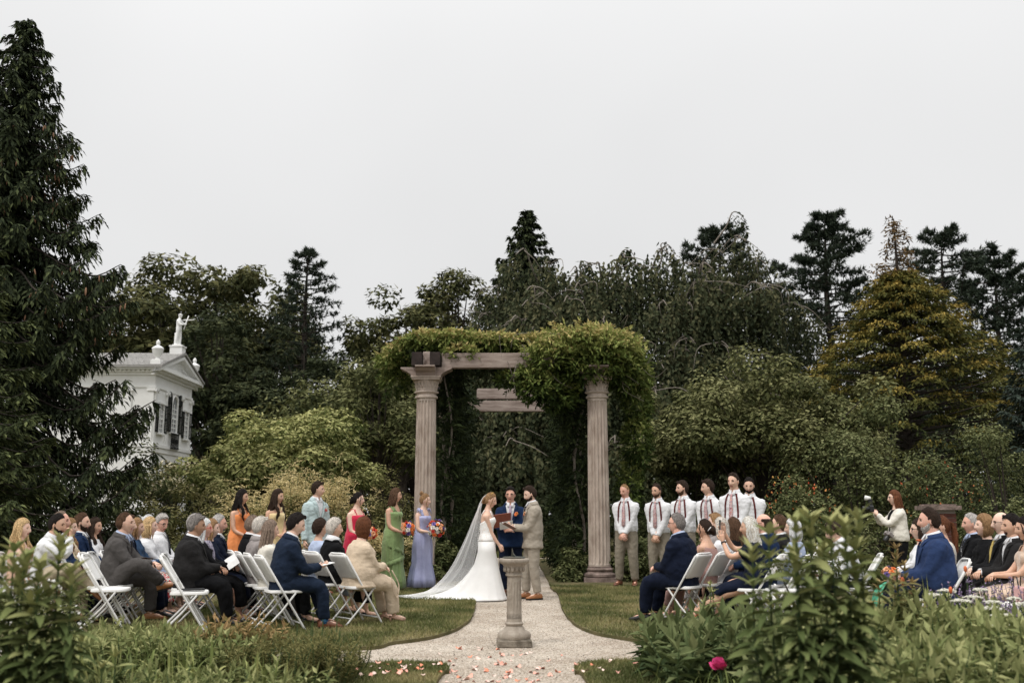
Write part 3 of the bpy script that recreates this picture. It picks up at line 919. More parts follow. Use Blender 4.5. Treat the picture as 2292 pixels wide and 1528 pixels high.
Fig.side = _side; Fig.fwd = _fwd; Fig.wd = _wd; Fig.pt = _pt

def trunk_rings(F, t0, t1, infl, n=24, steps=14, waist=0.0, hem=0.0):
    a = np.arange(n) * 2 * PI / n
    ca, sa = np.cos(a), np.sin(a)
    e = 2 / 2.3
    cx = np.sign(ca) * np.abs(ca) ** e; sy = np.sign(sa) * np.abs(sa) ** e
    out = []
    for t in np.linspace(t0, t1, steps):
        w, d, o = F.wd(t)
        if waist:                     # straight-cut cloth bridges the waist
            b = math.exp(-((t - 0.38) / 0.16) ** 2)
            w += waist * b; d += waist * 0.8 * b
        if t < 0.12:
            w = max(w, np.interp(0.13, T_, F.W)); d = max(d, np.interp(0.13, T_, F.D)); w += hem * (0.12 - t) * 4; d += hem * (0.12 - t) * 4
        c = F.pt(t)
        out.append(c + np.outer(cx * (d + infl), F.fwd(t)) + np.outer(sy * (w + infl), F.side(t)))
    return out

def limb(a, b, c, ra, rb, rc, n=12, start=0.0, end=1.0, mid=None):
    """Tapered two-bone limb from a through b to c with a rounded joint."""
    a, b, c = map(lambda v: np.asarray(v, float), (a, b, c))
    pts = [a, a + (b - a) * 0.35, a + (b - a) * 0.75, b + (a - b) * 0.06 + (c - b) * 0.06, b + (c - b) * 0.25, b + (c - b) * 0.6, c]
    m1, m2 = mid or ((ra + rb) / 2 * 1.03, rb * 1.02)
    rs = [ra, m1 + (ra - m1) * 0.25, (m1 + rb) / 2, rb, m2, (m2 + rc) / 2, rc]
    return tube_rings(pts, rs, n, ref=(0.3, 1, 0.2))

ARM_M = (.060, .043, .029); ARM_F = (.048, .034, .024)
LEG_M = (.088, .058, .038); LEG_F = (.088, .052, .033)

def hand_parts(mb, W, d, nrmv, k, curl=0.5, spread=0.15, sgn=1, m=0):
    """Palm, four unequal jointed fingers, and a thumb that leaves the side of the palm."""
    d = nrm(d); n_ = np.asarray(nrmv, float); n_ = nrm(n_ - d * n_.dot(d)); s = np.cross(n_, d) * sgn   # s points to the thumb side
    W = np.asarray(W, float)
    rings = []
    for u, w, h in ((-0.02, .026, .021), (0.0, .027, .020), (.03, .034, .017), (.065, .040, .015), (.088, .039, .012)):
        a = np.arange(8) * PI / 4
        rings.append(W + d * u * k + np.outer(np.cos(a) * w * k, s) + np.outer(np.sin(a) * h * k, n_))
    mb.loft(rings, m)
    for i, (off, L) in enumerate(((.029, .070), (.010, .079), (-.010, .073), (-.029, .057))):
        p = W + d * .080 * k + s * off * k
        dirv = nrm(d + s * off * spread * 12)
        pts = [p - d * .012 * k]; ang = 0.0
        pts.append(p)
        for j, fr in enumerate((0.45, 0.32, 0.23)):
            ang += curl * (0.75, 0.95, 0.7)[j] * (0.9 + 0.07 * i)
            q = dirv * math.cos(ang) + n_ * math.sin(ang)
            pts.append(pts[-1] + q * L * fr * k)
        mb.tube(pts, np.array([.0088, .0088, .0083, .0074, .005]) * k, 6, m)
    b = W + d * .022 * k + s * .026 * k
    t1 = nrm(d * 0.75 + s * 0.75 + n_ * 0.25)
    p1 = b + t1 * .036 * k; p2 = p1 + nrm(d * 0.9 + s * (0.35 - 0.5 * curl) + n_ * (0.3 + 0.4 * curl)) * .030 * k
    p3 = p2 + nrm(d * 0.95 + s * (0.1 - 0.5 * curl) + n_ * (0.3 + 0.5 * curl)) * .023 * k
    mb.tube([b - t1 * .02 * k, b, p1, p2, p3], np.array([.012, .0125, .0105, .0095, .006]) * k, 6, m)

def head_arrays(fem, seed, fatf=0.0):
    nu, nv = 36, 26
    u = np.arange(nu) * 2 * PI / nu - PI
    ph = u - 0.5 * np.sin(u)
    th = np.linspace(-PI / 2 + 0.05, PI / 2 - 0.05, nv)
    TH, PH = np.meshgrid(th, ph, indexing='ij')
    x, y, z = np.cos(TH) * np.cos(PH), np.cos(TH) * np.sin(PH), np.sin(TH)
    X, Y, Z = 0.091 * x, 0.0725 * y, 0.117 * z
    X = np.where(X < 0, X * 1.10, X)
    f = np.clip((-0.015 - Z) / 0.10, 0, 1)
    Y = Y * (1 - (0.36 if fem else 0.27) * f ** 1.2 + fatf * 0.22 * f)
    X = np.where(X < 0, X * (1 - 0.42 * f), X * (1 - 0.06 * f))
    g = np.random.default_rng(seed)
    nl = g.uniform(0.9, 1.2); chin = g.uniform(0.8, 1.3)
    fr = np.clip((x - 0.1) / 0.3, 0, 1)
    A = np.abs(Y)
    e = lambda v, s: np.exp(-(v / s) ** 2)
    prof = np.interp(Z, [-0.047, -0.040, -0.033, -0.01, 0.012, 0.03], [0, 0.75, 1, 0.62, 0.25, 0])
    dX = 0.026 * nl * (0.85 if fem else 1) * e(Y, 0.0125) * prof
    dX += 0.007 * e(A - 0.013, 0.007) * e(Z + 0.035, 0.008)
    dX -= 0.010 * e(A - 0.031, 0.014) * e(Z - 0.006, 0.011)
    dX += (0.003 if fem else 0.006) * e(A - 0.028, 0.02) * e(Z - 0.027, 0.008)
    dX += 0.006 * e(A - 0.040, 0.016) * e(Z + 0.026, 0.016)
    dX += 0.007 * e(Y, 0.021) * (e(Z + 0.0575, 0.005) + e(Z + 0.0685, 0.006) * 1.1)
    dX -= 0.004 * e(Y, 0.02) * e(Z + 0.082, 0.007)
    dX += 0.011 * chin * e(Y, 0.022) * e(Z + 0.100, 0.014)
    X = X + dX * fr
    V = np.stack([X, Y, Z], -1).reshape(-1, 3)
    F = []
    for i in range(nv - 1):
        for j in range(nu):
            q = (j + 1) % nu
            F.append((i * nu + j, i * nu + q, (i + 1) * nu + q, (i + 1) * nu + j))
    F.append(tuple(range(nu - 1, -1, -1))); F.append(tuple(range((nv - 1) * nu, nv * nu)))
    dirs = np.stack([x, y, z], -1).reshape(-1, 3)
    return V, F, dirs

HAIRLINES = {
    'short': [(-1, -.80), (-.5, -.70), (-.22, -.42), (-.06, -.34), (.05, -.22), (.13, .05), (.3, .36), (.55, .58), (.8, .72), (1, .77)],
    'receding': [(-1, -.80), (-.5, -.70), (-.22, -.42), (-.06, -.30), (.06, -0.1), (.14, .25), (.25, .58), (.5, .80), (.8, .92), (1, .95)],
    'long': [(-1, -1.2), (-.2, -1.2), (.08, -.95), (.20, -.45), (.32, .05), (.42, .33), (.6, .54), (1, .66)],
    'updo': [(-1, -.66), (-.4, -.55), (-.12, -.22), (.04, -.02), (.16, .18), (.35, .42), (.6, .58), (1, .68)]}

def hair_shell(mb, F, style, thick, rough_amp, seed, wl=(0.02, 0.06), m=0, crown=None):
    V, Fc, D = head_arrays(F.fem, 1)
    base = np.stack([np.where(D[:, 0] < 0, 1.10, 1.0) * 0.091 * D[:, 0], 0.0725 * D[:, 1], 0.117 * D[:, 2]], 1)
    base = np.where((base[:, 2] < -0.02)[:, None] & (style != 'long'), V, base)
    ln = np.array(HAIRLINES[style])
    line = np.interp(D[:, 0], ln[:, 0], ln[:, 1])
    mk = np.clip((D[:, 2] - line + 0.05) / (0.16 if style in ('long', 'updo') else 0.34), 0, 1); mk = mk * mk * (3 - 2 * mk)
    if crown is not None:            # bald on top
        c = np.clip((D[:, 2] - crown) / 0.12, 0, 1); mk = mk * (1 - c)
    top = (0.6 + 0.6 * np.clip(D[:, 2], 0, 1)) * (1 - 0.65 * np.clip(D[:, 0] - 0.15, 0, 1))
    d = folds(base * np.array([0.6, 1, 1]), seed, wl, 9)
    off = mk ** 0.8 * (thick * top + rough_amp * d) - (1 - mk) ** 2 * 0.010
    P = base + nrm(D * np.array([1, 1, 1])) * off[:, None]
    mb.add((P * F.hk) @ F.HR.T + F.hc, Fc, m)
    # loose strands over the shell break its outline and hairline
    g = np.random.default_rng(seed + 5)
    pick = np.where(mk > 0.55)[0]
    curl = 0.5 if rough_amp > 0.009 else 0.0
    for i in g.choice(pick, min(len(pick), 120)):
        p = P[i] + g.normal(0, 0.003, 3)
        A, B = [], []
        n0 = nrm(D[i]); flow = np.array([-0.75, 0.25 * np.sign(p[1]), -0.2]) if D[i][2] > 0.55 else np.array([-0.45, 0, -1.0])
        flow = flow + g.normal(0, 0.35 + curl, 3); w = g.uniform(0.0015, 0.0035)
        for q in range(5):
            d_ = flow - n0 * flow.dot(n0); d_ = nrm(d_); sd_ = np.cross(n0, d_)
            lift = 0.002 + 0.005 * (q / 4) * g.random()
            ww = w * (1 - q / 4.5)
            A.append(p + n0 * lift - sd_ * ww); B.append(p + n0 * lift + sd_ * ww)
            p = p + d_ * 0.011; rn = np.array([p[0] / 0.0085, p[1] / 0.0053, p[2] / 0.0137]); n0 = nrm(rn)
            if curl: flow = flow + g.normal(0, curl, 3)
        mb.strip(hloc(F, A), hloc(F, B), m)

def hloc(F, p): return (np.asarray(p, float) * F.hk) @ F.HR.T + F.hc

def lock(mb, F, pts, r, n=10, flat=0.7, wave=0.0, seed=0, free=True):
    """A hank of hair: soft tube with strand ripples."""
    C = curve_pts(pts, 9)
    if wave:
        tt = np.linspace(0, 1, 9)
        C = C + np.stack([np.sin(tt * 13 + seed) * wave * tt, np.cos(tt * 11 + seed * 2) * wave * tt, 0 * tt], 1)
    rr = np.interp(np.linspace(0, 1, 9), np.linspace(0, 1, len(r)), r)
    C = hloc(F, C)
    R = tube_rings(C, rr * F.hk, n, flat, ref=(1, 0, 0.1))
    g = np.random.default_rng(seed)
    rip = 1 + 0.16 * g.normal(size=n)
    for i, q in enumerate(R):
        R[i] = C[i] + (q - C[i]) * rip[:, None]
    mb.loft(R)

def do_hair(F, style, m, seed):
    if style is None or style == 'bald': 
        return
    mb = MB()
    if style in ('short', 'receding'):
        hair_shell(mb, F, style, 0.013, 0.0055, seed, wl=(0.012, 0.04))
    elif style == 'buzz':
        hair_shell(mb, F, 'short', 0.004, 0.0008, seed)
    elif style == 'full':            # thicker swept short hair
        hair_shell(mb, F, 'short', 0.018, 0.008, seed, wl=(0.014, 0.045))
        lock(mb, F, [(0.070, 0.035, 0.092), (0.078, 0.0, 0.108), (0.055, -0.035, 0.112), (0.0, -0.05, 0.105)], [0.008, 0.015, 0.015, 0.008], seed=seed)
        lock(mb, F, [(0.076, -0.02, 0.088), (0.066, -0.042, 0.096), (0.03, -0.06, 0.088)], [0.007, 0.012, 0.006], seed=seed + 1)
    elif style == 'horseshoe':
        hair_shell(mb, F, 'receding', 0.008, 0.002, seed, crown=0.45)
    elif style == 'curly':
        hair_shell(mb, F, 'long', 0.034, 0.013, seed, wl=(0.018, 0.04))
    elif style == 'curlyshort':
        hair_shell(mb, F, 'updo', 0.030, 0.011, seed, wl=(0.018, 0.036))
    elif style == 'bob':
        hair_shell(mb, F, 'long', 0.021, 0.003, seed, wl=(0.012, 0.05))
        g = np.random.default_rng(seed)
        for j in range(13):
            a = PI * (0.40 + 1.2 * j / 12)
            x, y = math.cos(a) * 0.090 - 0.006, math.sin(a) * 0.080
            lock(mb, F, [(x * 0.9, y * 0.95, 0.03), (x * 1.04, y * 1.08, -0.04), (x * 1.05, y * 1.10, -0.10), (x * 0.92, y * 0.95, -0.155 - g.uniform(0, 0.02))], [0.02, 0.024, 0.024, 0.006], seed=seed + j)
    elif style in ('long', 'wavy', 'longfront', 'blondewave'):
        hair_shell(mb, F, 'long', 0.019, 0.0035, seed, wl=(0.012, 0.06))
        g = np.random.default_rng(seed)
        wv = 0.018 if style != 'long' else 0.005
        L = F.s.get('hairlen', 0.34)
        for j in range(13):
            a = PI * (0.42 + 1.16 * j / 12)
            x, y = math.cos(a) * 0.088 - 0.008, math.sin(a) * 0.078
            lock(mb, F, [(x * 0.9, y * 0.95, 0.04), (x * 1.05, y * 1.05, -0.06), (x * 0.98 - 0.02, y * 1.02, -0.16), (x * 0.8 - 0.045, y * 0.95, -L * 0.8), (x * 0.7 - 0.04, y * 0.85, -L - g.uniform(0, 0.05))],
                 [0.02, 0.026, 0.028, 0.024, 0.005], wave=wv, seed=seed + j)
        if style in ('longfront', 'blondewave'):
            for sg in (-1, 1):
                for q in range(3):
                    lock(mb, F, [(0.02, sg * 0.068, 0.03), (0.02 - 0.01 * q, sg * 0.085, -0.06), (0.035, sg * (0.09 + 0.012 * q), -0.15), (0.075 + 0.01 * q, sg * (0.082 + 0.016 * q), -0.25), (0.10, sg * (0.075 + 0.02 * q), -0.34 - 0.03 * q)],
                         [0.014, 0.022, 0.021, 0.019, 0.005], wave=0.022, seed=seed + 40 + q + sg)
    elif style in ('bun', 'updo', 'pony'):
        hair_shell(mb, F, 'updo', 0.013, 0.003, seed, wl=(0.015, 0.05))
        if style == 'bun':
            for q in range(6):
                a = q * PI / 3
                lock(mb, F, [(-0.055, 0.0, 0.10), (-0.075 + 0.02 * math.cos(a), 0.03 * math.sin(a), 0.125 + 0.015 * math.cos(a)), (-0.085, 0.035 * math.cos(a), 0.14 + 0.015 * math.sin(a)), (-0.07, -0.02 * math.sin(a), 0.12)], [0.016, 0.022, 0.02, 0.012], seed=seed + q)
        elif style == 'updo':
            for q in range(7):
                a = q * 2 * PI / 7
                lock(mb, F, [(-0.09, 0.02 * math.sin(a), 0.02), (-0.115, 0.04 * math.sin(a), -0.02 + 0.035 * math.cos(a)), (-0.12, 0.03 * math.cos(a), -0.045 + 0.02 * math.sin(a)), (-0.085, 0.0, -0.05)], [0.022, 0.026, 0.022, 0.014], seed=seed + q)
        else:
            L = F.s.get('hairlen', 0.4)
            for q in range(5):
                lock(mb, F, [(-0.09, 0, 0.05), (-0.135, 0.01 * (q - 2), 0.02), (-0.15, 0.014 * (q - 2), -0.12), (-0.14, 0.012 * (q - 2), -L)], [0.018, 0.024, 0.026, 0.006], wave=0.01, seed=seed + q)
        if F.fem:
            for sg in (-1, 1):
                lock(mb, F, [(0.055, sg * 0.052, 0.06), (0.05, sg * 0.072, 0.0), (0.045, sg * 0.076, -0.06), (0.05, sg * 0.07, -0.12)], [0.006, 0.009, 0.008, 0.002], n=7, seed=seed + 60 + sg, wave=0.01)
    mb.build('hair', m, F.root)

def do_beard(F, m, full=True, seed=0):
    V, Fc, D = head_arrays(F.fem, F.s.get('seed', 0), F.fat * 0.6)
    Z = V[:, 2]; A = np.abs(V[:, 1]); x = D[:, 0]
    up = np.interp(x, [-0.2, 0.05, 0.25, 0.6, 0.85, 1.0], [-0.01, 0.0, -0.028, -0.050, -0.045, -0.047])
    mk = np.clip((up - Z) / 0.008, 0, 1) * np.clip((x + 0.08) / 0.12, 0, 1)
    mk *= 1 - np.exp(-(A / 0.017) ** 4) * np.exp(-((Z + 0.063) / 0.007) ** 4)
    if not full: mk *= np.clip((x - 0.55) / 0.2, 0, 1) 
    th = 0.010 if full else 0.007
    th *= F.s.get('beard_len', 1.0)
    P = V + nrm(V) * (mk * (th + 0.002 * folds(V, seed, (0.008, 0.02))) - (1 - mk) * 0.009)[:, None]
    mb = MB(); mb.add((P * F.hk) @ F.HR.T + F.hc, Fc)
    mb.build('beard', m, F.root)

def do_glasses(F, m):
    mb = MB()
    for sg in (-1, 1):
        a = np.linspace(0, 2 * PI, 13)
        mb.tube([hloc(F, (0.088, sg * 0.033 + 0.024 * math.cos(t), 0.004 + 0.018 * math.sin(t))) for t in a], 0.0028, 5)
        mb.tube([hloc(F, p) for p in ((0.086, sg * 0.057, 0.01), (0.05, sg * 0.075, 0.012), (-0.01, sg * 0.080, 0.008))], 0.0025, 5)
    mb.tube([hloc(F, p) for p in ((0.091, -0.01, 0.008), (0.094, 0, 0.011), (0.091, 0.01, 0.008))], 0.0025, 5)
    mb.build('glasses', m, F.root)

M_lip = {}
M_eyew = mat('eye_white', (0.38, 0.31, 0.27), None, rough=0.3)
M_eyed = mat('eye_iris', (0.03, 0.018, 0.012), None, rough=0.15)
def skin_mat(key):
    tones = {'fair': ((0.80, 0.56, 0.44), (0.73, 0.47, 0.36)), 'light': ((0.75, 0.495, 0.375), (0.67, 0.41, 0.30)), 'tan': ((0.66, 0.41, 0.29), (0.57, 0.335, 0.225)), 'brown': ((0.46, 0.27, 0.18), (0.39, 0.215, 0.135)), 'ruddy': ((0.73, 0.435, 0.335), (0.64, 0.345, 0.25))}
    a, b = tones[key]
    m = mat('skin_' + key, a, b, scale=14, rough=0.55, bump=0.05, bscale=120, spec=0.35)
    p = m.node_tree.nodes['Principled BSDF']
    p.inputs['Subsurface Weight'].default_value = 0.10
    p.inputs['Subsurface Radius'].default_value = (0.02, 0.008, 0.004)
    p.inputs['Subsurface Scale'].default_value = 0.3
    lp = mat('lips_' + key, tuple(np.array(a) * np.array([0.70, 0.42, 0.45])), None, rough=0.45)
    return m, lp
def hair_mat(key):
    t = {'black': (0.012, 0.009, 0.008), 'dark': (0.026, 0.016, 0.011), 'brown': (0.065, 0.036, 0.021), 'auburn': (0.10, 0.038, 0.018), 'dark_blond': (0.22, 0.13, 0.065), 'blond': (0.42, 0.29, 0.15), 'pale_blond': (0.62, 0.54, 0.42),
         'grey': (0.33, 0.31, 0.29), 'white': (0.74, 0.73, 0.70), 'salt': (0.15, 0.135, 0.125), 'silver': (0.42, 0.385, 0.34), 'greybrown': (0.17, 0.125, 0.095)}[key]
    return mat('hair_' + key, t, tuple(min(1, c * 2.3 + 0.002) for c in t), scale=34, rough=0.68, bump=1.0, bscale=45, stretch=(5, 5, 0.8), spec=0.12, detail=6, contrast=(0.42, 0.58))

def do_body(F, voxel):
    s = F.s; k = F.k
    mb = MB()
    mb.loft(trunk_rings(F, 0.0, 1.0, 0.0, 20, 14))
    if F.fem:
        for sg in (-1, 1):
            c = F.pt(0.70, sg * 0.066 * k, 1, -0.035)
            mb.ball(c, 0.062 * k * (1 + 0.35 * F.fat), 12, 8)
    nb = F.sp[-1]; up = F.hc - nb
    nr = (0.047 if F.fem else 0.058) * k + 0.012 * F.fat
    mb.tube([F.pt(0.9), F.pt(0.96), nb + up * 0.15, nb + up * 0.5, F.hc + F.HR @ np.array([-0.02, 0, -0.03])], [nr * 1.6, nr * 1.35, nr * 1.08, nr, nr * 0.95], 14, ref=(1, 0, 0))
    ra = np.array(ARM_F if F.fem else ARM_M) * k * (1 + 0.35 * F.fat)
    rl = np.array(LEG_F if F.fem else LEG_M) * k * (1 + 0.30 * F.fat)
    for q in 'lr':
        inn = F.pt(0.86) * 0.4 + F.sho[q] * 0.6
        mb.tube([inn, F.sho[q], F.sho[q] + (F.elb[q] - F.sho[q]) * 0.2], [ra[0] * 1.0, ra[0] * 1.04, ra[0]], 12, ref=(0.3, 1, 0.2))
        mb.loft(limb(F.sho[q], F.elb[q], F.wri[q], *ra, n=12))
        mb.loft(limb(F.hip[q], F.kne[q], F.ank[q], *rl, n=12, mid=(rl[0] * 0.84, rl[1] * 1.02)))
    me = remesh(mb, voxel, 3)
    n0 = len(me.vertices)
    V0 = np.empty(n0 * 3, np.float32); me.vertices.foreach_get('co', V0)
    F0 = [tuple(p.vertices) for p in me.polygons]
    bpy.data.meshes.remove(me)
    out = MB(); out.add(V0.reshape(-1, 3), F0, 0)
    # head
    V, Fc, D = head_arrays(F.fem, s.get('seed', 0), F.fat * 0.6)
    lip = []
    Fm = []
    for f in Fc:
        c = V[list(f)].mean(0)
        Fm.append(1 if (abs(c[1]) < 0.021 and abs(c[2] + 0.063) < 0.0105 and c[0] > 0.05) else 0)
    P = (V * F.hk) @ F.HR.T + F.hc
    out.add(P, [f for f, q in zip(Fc, Fm) if q == 0], 0)
    if any(Fm): out.add(P, [f for f, q in zip(Fc, Fm) if q == 1], 1)
    sm = F.s.get('smile', 0)
    for sg in (-1, 1):
        out.ball(hloc(F, (-0.008, sg * 0.074, -0.004)), np.array([0.019, 0.008, 0.031]) * F.hk, 8, 6, 0, M=F.HR @ np.array(Matrix.Rotation(sg * 0.35, 3, 'Z')))
        out.ball(hloc(F, (0.0665, sg * 0.031, 0.006)), np.array([0.0115, 0.0125, 0.0058]) * F.hk, 8, 6, 2, M=F.HR)
        out.ball(hloc(F, (0.0755, sg * 0.031, 0.006)), np.array([0.0045, 0.0070, 0.0052]) * F.hk, 8, 5, 3, M=F.HR)
        br = [hloc(F, (0.0865, sg * 0.014, 0.024)), hloc(F, (0.0855, sg * 0.030, 0.0285)), hloc(F, (0.0755, sg * 0.048, 0.022))]
        out.tube(br, np.array([0.0034, 0.0040, 0.0022]) * F.hk * (0.75 if F.fem else 1.1), 5, 4)
        out.tube([hloc(F, (0.078, sg * 0.018, 0.0105)), hloc(F, (0.0815, sg * 0.031, 0.0148)), hloc(F, (0.073, sg * 0.045, 0.0105))], np.array([0.0012, 0.0022, 0.0014]) * F.hk, 5, 4)
    # hands
    for q, sg in (('l', 1), ('r', -1)):
        d = s.get('hd_' + q); fa = F.wri[q] - F.elb[q]
        d = nrm(fa) if d is None else np.array(d, float)
        pn = s.get('hn_' + q, (0, -sg * 0.75, -0.6))
        n0 = nrm(np.asarray(pn, float))
        # curl towards the palm side, thumb to the front/inside
        dd = nrm(d); nn = nrm(n0 - dd * n0.dot(dd)); t1 = np.cross(nn, dd)
        want = np.array(s.get('th_' + q, (0.5, -sg * 0.7, 0.6)), float)
        hand_parts(out, F.wri[q], d, n0, k * (0.90 if F.fem else 1.0), s.get('curl_' + q, 0.55), sgn=1 if t1.dot(want) >= 0 else -1)
    # bare feet shapes hidden in the shoes
    for q, sg in (('l', 1), ('r', -1)):
        fd = foot_dir(F, q)
        a = F.ank[q]
        out.tube([a + np.array([0, 0, 0.03]), a - np.array([0, 0, 0.03]) + fd * 0.02, a - np.array([0, 0, 0.045]) + fd * 0.10, a - np.array([0, 0, 0.055]) + fd * 0.155], np.array([0.034, 0.036, 0.034, 0.018]) * k * (0.88 if F.fem else 1), 8, 0)
    sk, lp = skin_mat(s.get('skin', 'light'))
    hm = hair_mat(s.get('browcol', s.get('haircol', 'brown')) if s.get('haircol') not in ('white', 'grey', 'silver', 'pale_blond') else 'greybrown')
    return out.build('body', [sk, lp, M_eyew, M_eyed, hm], F.root)

def foot_dir(F, q):
    fd = F.s.get('foot_' + q)
    if fd is not None: return nrm(np.array(fd, float))
    sg = 1 if q == 'l' else -1
    return nrm(np.array([1, sg * 0.18, 0]))

# ------------------------------------------------------------------ clothes
def cloth(name, c, rough=0.88, sheen=0.02, weave=260, var=0.75, bump=0.10):
    return mat('cloth_' + name, c, tuple(x * var for x in c), scale=9, rough=rough, bump=0.95, bscale=12, sheen=sheen, spec=0.05, detail=3)

def sleeve_rings(F, q, infl, cuff=None, upto='wrist', n=14):
    ra = np.array(ARM_F if F.fem else ARM_M) * F.k * (1 + 0.35 * F.fat) + infl
    w = F.wri[q]; e = F.elb[q]; s = F.sho[q]
    if upto == 'wrist':
        c = e + (w - e) * 0.97
        return limb(s, e, c, ra[0], ra[1], (cuff or ra[2]), n)
    if upto == 'short':
        m = s + (e - s) * 0.55
        return tube_rings([s, s + (m - s) * 0.5, m], [ra[0], ra[0] * 0.99, ra[0] * 0.97], n, ref=(0.3, 1, 0.2))
    if upto == 'elbow':
        c = e + (w - e) * 0.45
        return limb(s, e, c, ra[0], ra[1], ra[1] * 0.98, n)

def top_garment(F, name, m, infl, t0, t1, sleeves='wrist', cuff=None, voxel=0.018, wrinkle=0.0045, waist=0.02, hem=0.03, vcut=None, seed=0, bust=True, scoop=None):
    mb = MB()
    mb.loft(trunk_rings(F, t0, t1, infl, 24, 16, waist, hem))
    if F.fem and bust:
        for sg in (-1, 1): mb.ball(F.pt(0.70, sg * 0.066 * F.k, 1, -0.035), (0.066 * (1 + 0.35 * F.fat)) * F.k + infl * 0.8, 12, 8)
    infs = min(infl, 0.014)
    ra = (ARM_F if F.fem else ARM_M)[0] * F.k * (1 + 0.35 * F.fat) + infs
    if sleeves:
        for q in 'lr':
            inn = F.pt(0.85) * 0.45 + F.sho[q] * 0.55
            mb.tube([inn, F.sho[q], F.sho[q] + (F.elb[q] - F.sho[q]) * 0.18], [ra * 0.98, ra * 1.03, ra * 1.01], 14, ref=(0.3, 1, 0.2))
            mb.loft(sleeve_rings(F, q, infs, cuff, sleeves))
    me = remesh(mb, voxel, 4, wrinkle, seed)
    if vcut:
        tb, vw = vcut
        bm = bmesh.new(); bm.from_mesh(me)
        bot = F.pt(tb); top = F.pt(1.0)
        fw = F.fwd(0.7); sd = F.side(0.7)
        norms = []
        for sg in (-1, 1):
            line = top + sd * sg * vw - bot
            n_ = nrm(np.cross(line, fw))
            if n_.dot(sd) * sg < 0: n_ = -n_
            norms.append(n_)
            bmesh.ops.bisect_plane(bm, geom=bm.verts[:] + bm.edges[:] + bm.faces[:], plane_co=Vector(bot), plane_no=Vector(n_), dist=1e-4)
        kill = []
        ax = top - bot
        for f in bm.faces:
            c = np.array(f.calc_center_median()) - bot
            q = c.dot(ax) / ax.dot(ax)
            if q > 0 and (c - ax * q).dot(fw) > 0.0 and all(c.dot(n_) < 0 for n_ in norms): kill.append(f)
        bmesh.ops.delete(bm, geom=kill, context='FACES')
        bm.to_mesh(me); bm.free()
        me.polygons.foreach_set('use_smooth', [True] * len(me.polygons))
    if scoop:                  # open neckline: front and back below the collarbones
        tf, tbk = scoop
        bm = bmesh.new(); bm.from_mesh(me)
        fw = F.fwd(0.85)
        a = F.pt(tf, 0, 1, infl); b_ = F.pt(tbk, 0, -1, infl)
        up_ = nrm(np.cross(b_ - a, F.side(0.85)))
        if up_[2] < 0: up_ = -up_
        bmesh.ops.bisect_plane(bm, geom=bm.verts[:] + bm.edges[:] + bm.faces[:], plane_co=Vector(a), plane_no=Vector(up_), clear_outer=True)
        bm.to_mesh(me); bm.free()
        me.polygons.foreach_set('use_smooth', [True] * len(me.polygons))
    me.materials.append(m)
    return link(name, me, F.root)

def ribbon(F, path, width, infl, m, name, thick=0.004, taper=None):
    """Strip lying on the trunk along (t, s, front) stations."""
    A, B = [], []
    for i, (t, s_, fr) in enumerate(path):
        w = width if taper is None else taper[i]
        A.append(F.pt(t, s_ - w / 2, fr, infl)); B.append(F.pt(t, s_ + w / 2, fr, infl))
    mb = MB(); mb.strip(A, B)
    me = mb.mesh(name, m)
    o = link(name, me, F.root)
    so = o.modifiers.new('thickness', 'SOLIDIFY'); so.thickness = thick; so.offset = 0
    return o

def do_collar(F, m, infl=0.012, spread=0.05):
    mb = MB()
    nb = F.sp[-1]; up = nrm(F.hc - nb)
    r = (0.047 if F.fem else 0.058) * F.k + 0.012 * F.fat + infl
    fw = F.fwd(1.0); sd = F.side(1.0)
    a = np.linspace(0.30, 2 * PI - 0.30, 20)
    lo = [F.pt(0.955) + fw * math.cos(t) * (r + 0.022) + sd * math.sin(t) * (r + 0.032) + up * (-0.012 - 0.028 * math.cos(t)) for t in a]
    hi = [nb + up * 0.040 + fw * (math.cos(t) * r + 0.004) + sd * math.sin(t) * r - up * 0.016 * math.cos(t) for t in a]
    mb.strip(lo, hi)
    for sg in (-1, 1):
        e = nb + fw * (r - 0.002) + sd * sg * 0.012 + up * 0.02
        mb.add([e, e + sd * sg * 0.04 - fw * 0.012 + up * 0.008, F.pt(0.93, sg * 0.052, 1, infl + 0.02), F.pt(0.925, sg * 0.016, 1, infl + 0.026)], [(0, 1, 2, 3)])
    o = mb.build('collar', m, F.root)
    s = o.modifiers.new('thickness', 'SOLIDIFY'); s.thickness = 0.005

def do_tie(F, m, infl, tb=0.45):
    p = [(0.955, 0, 1), (0.925, 0, 1), (0.90, 0, 1), (0.8, 0, 1), (0.7, 0, 1), (0.6, 0, 1), (0.5, 0, 1), (tb, 0, 1), (tb - 0.05, 0, 1)]
    ribbon(F, p, 0.05, infl + 0.016, m, 'tie', 0.012, [0.034, 0.042, 0.028, 0.042, 0.05, 0.058, 0.066, 0.07, 0.006])

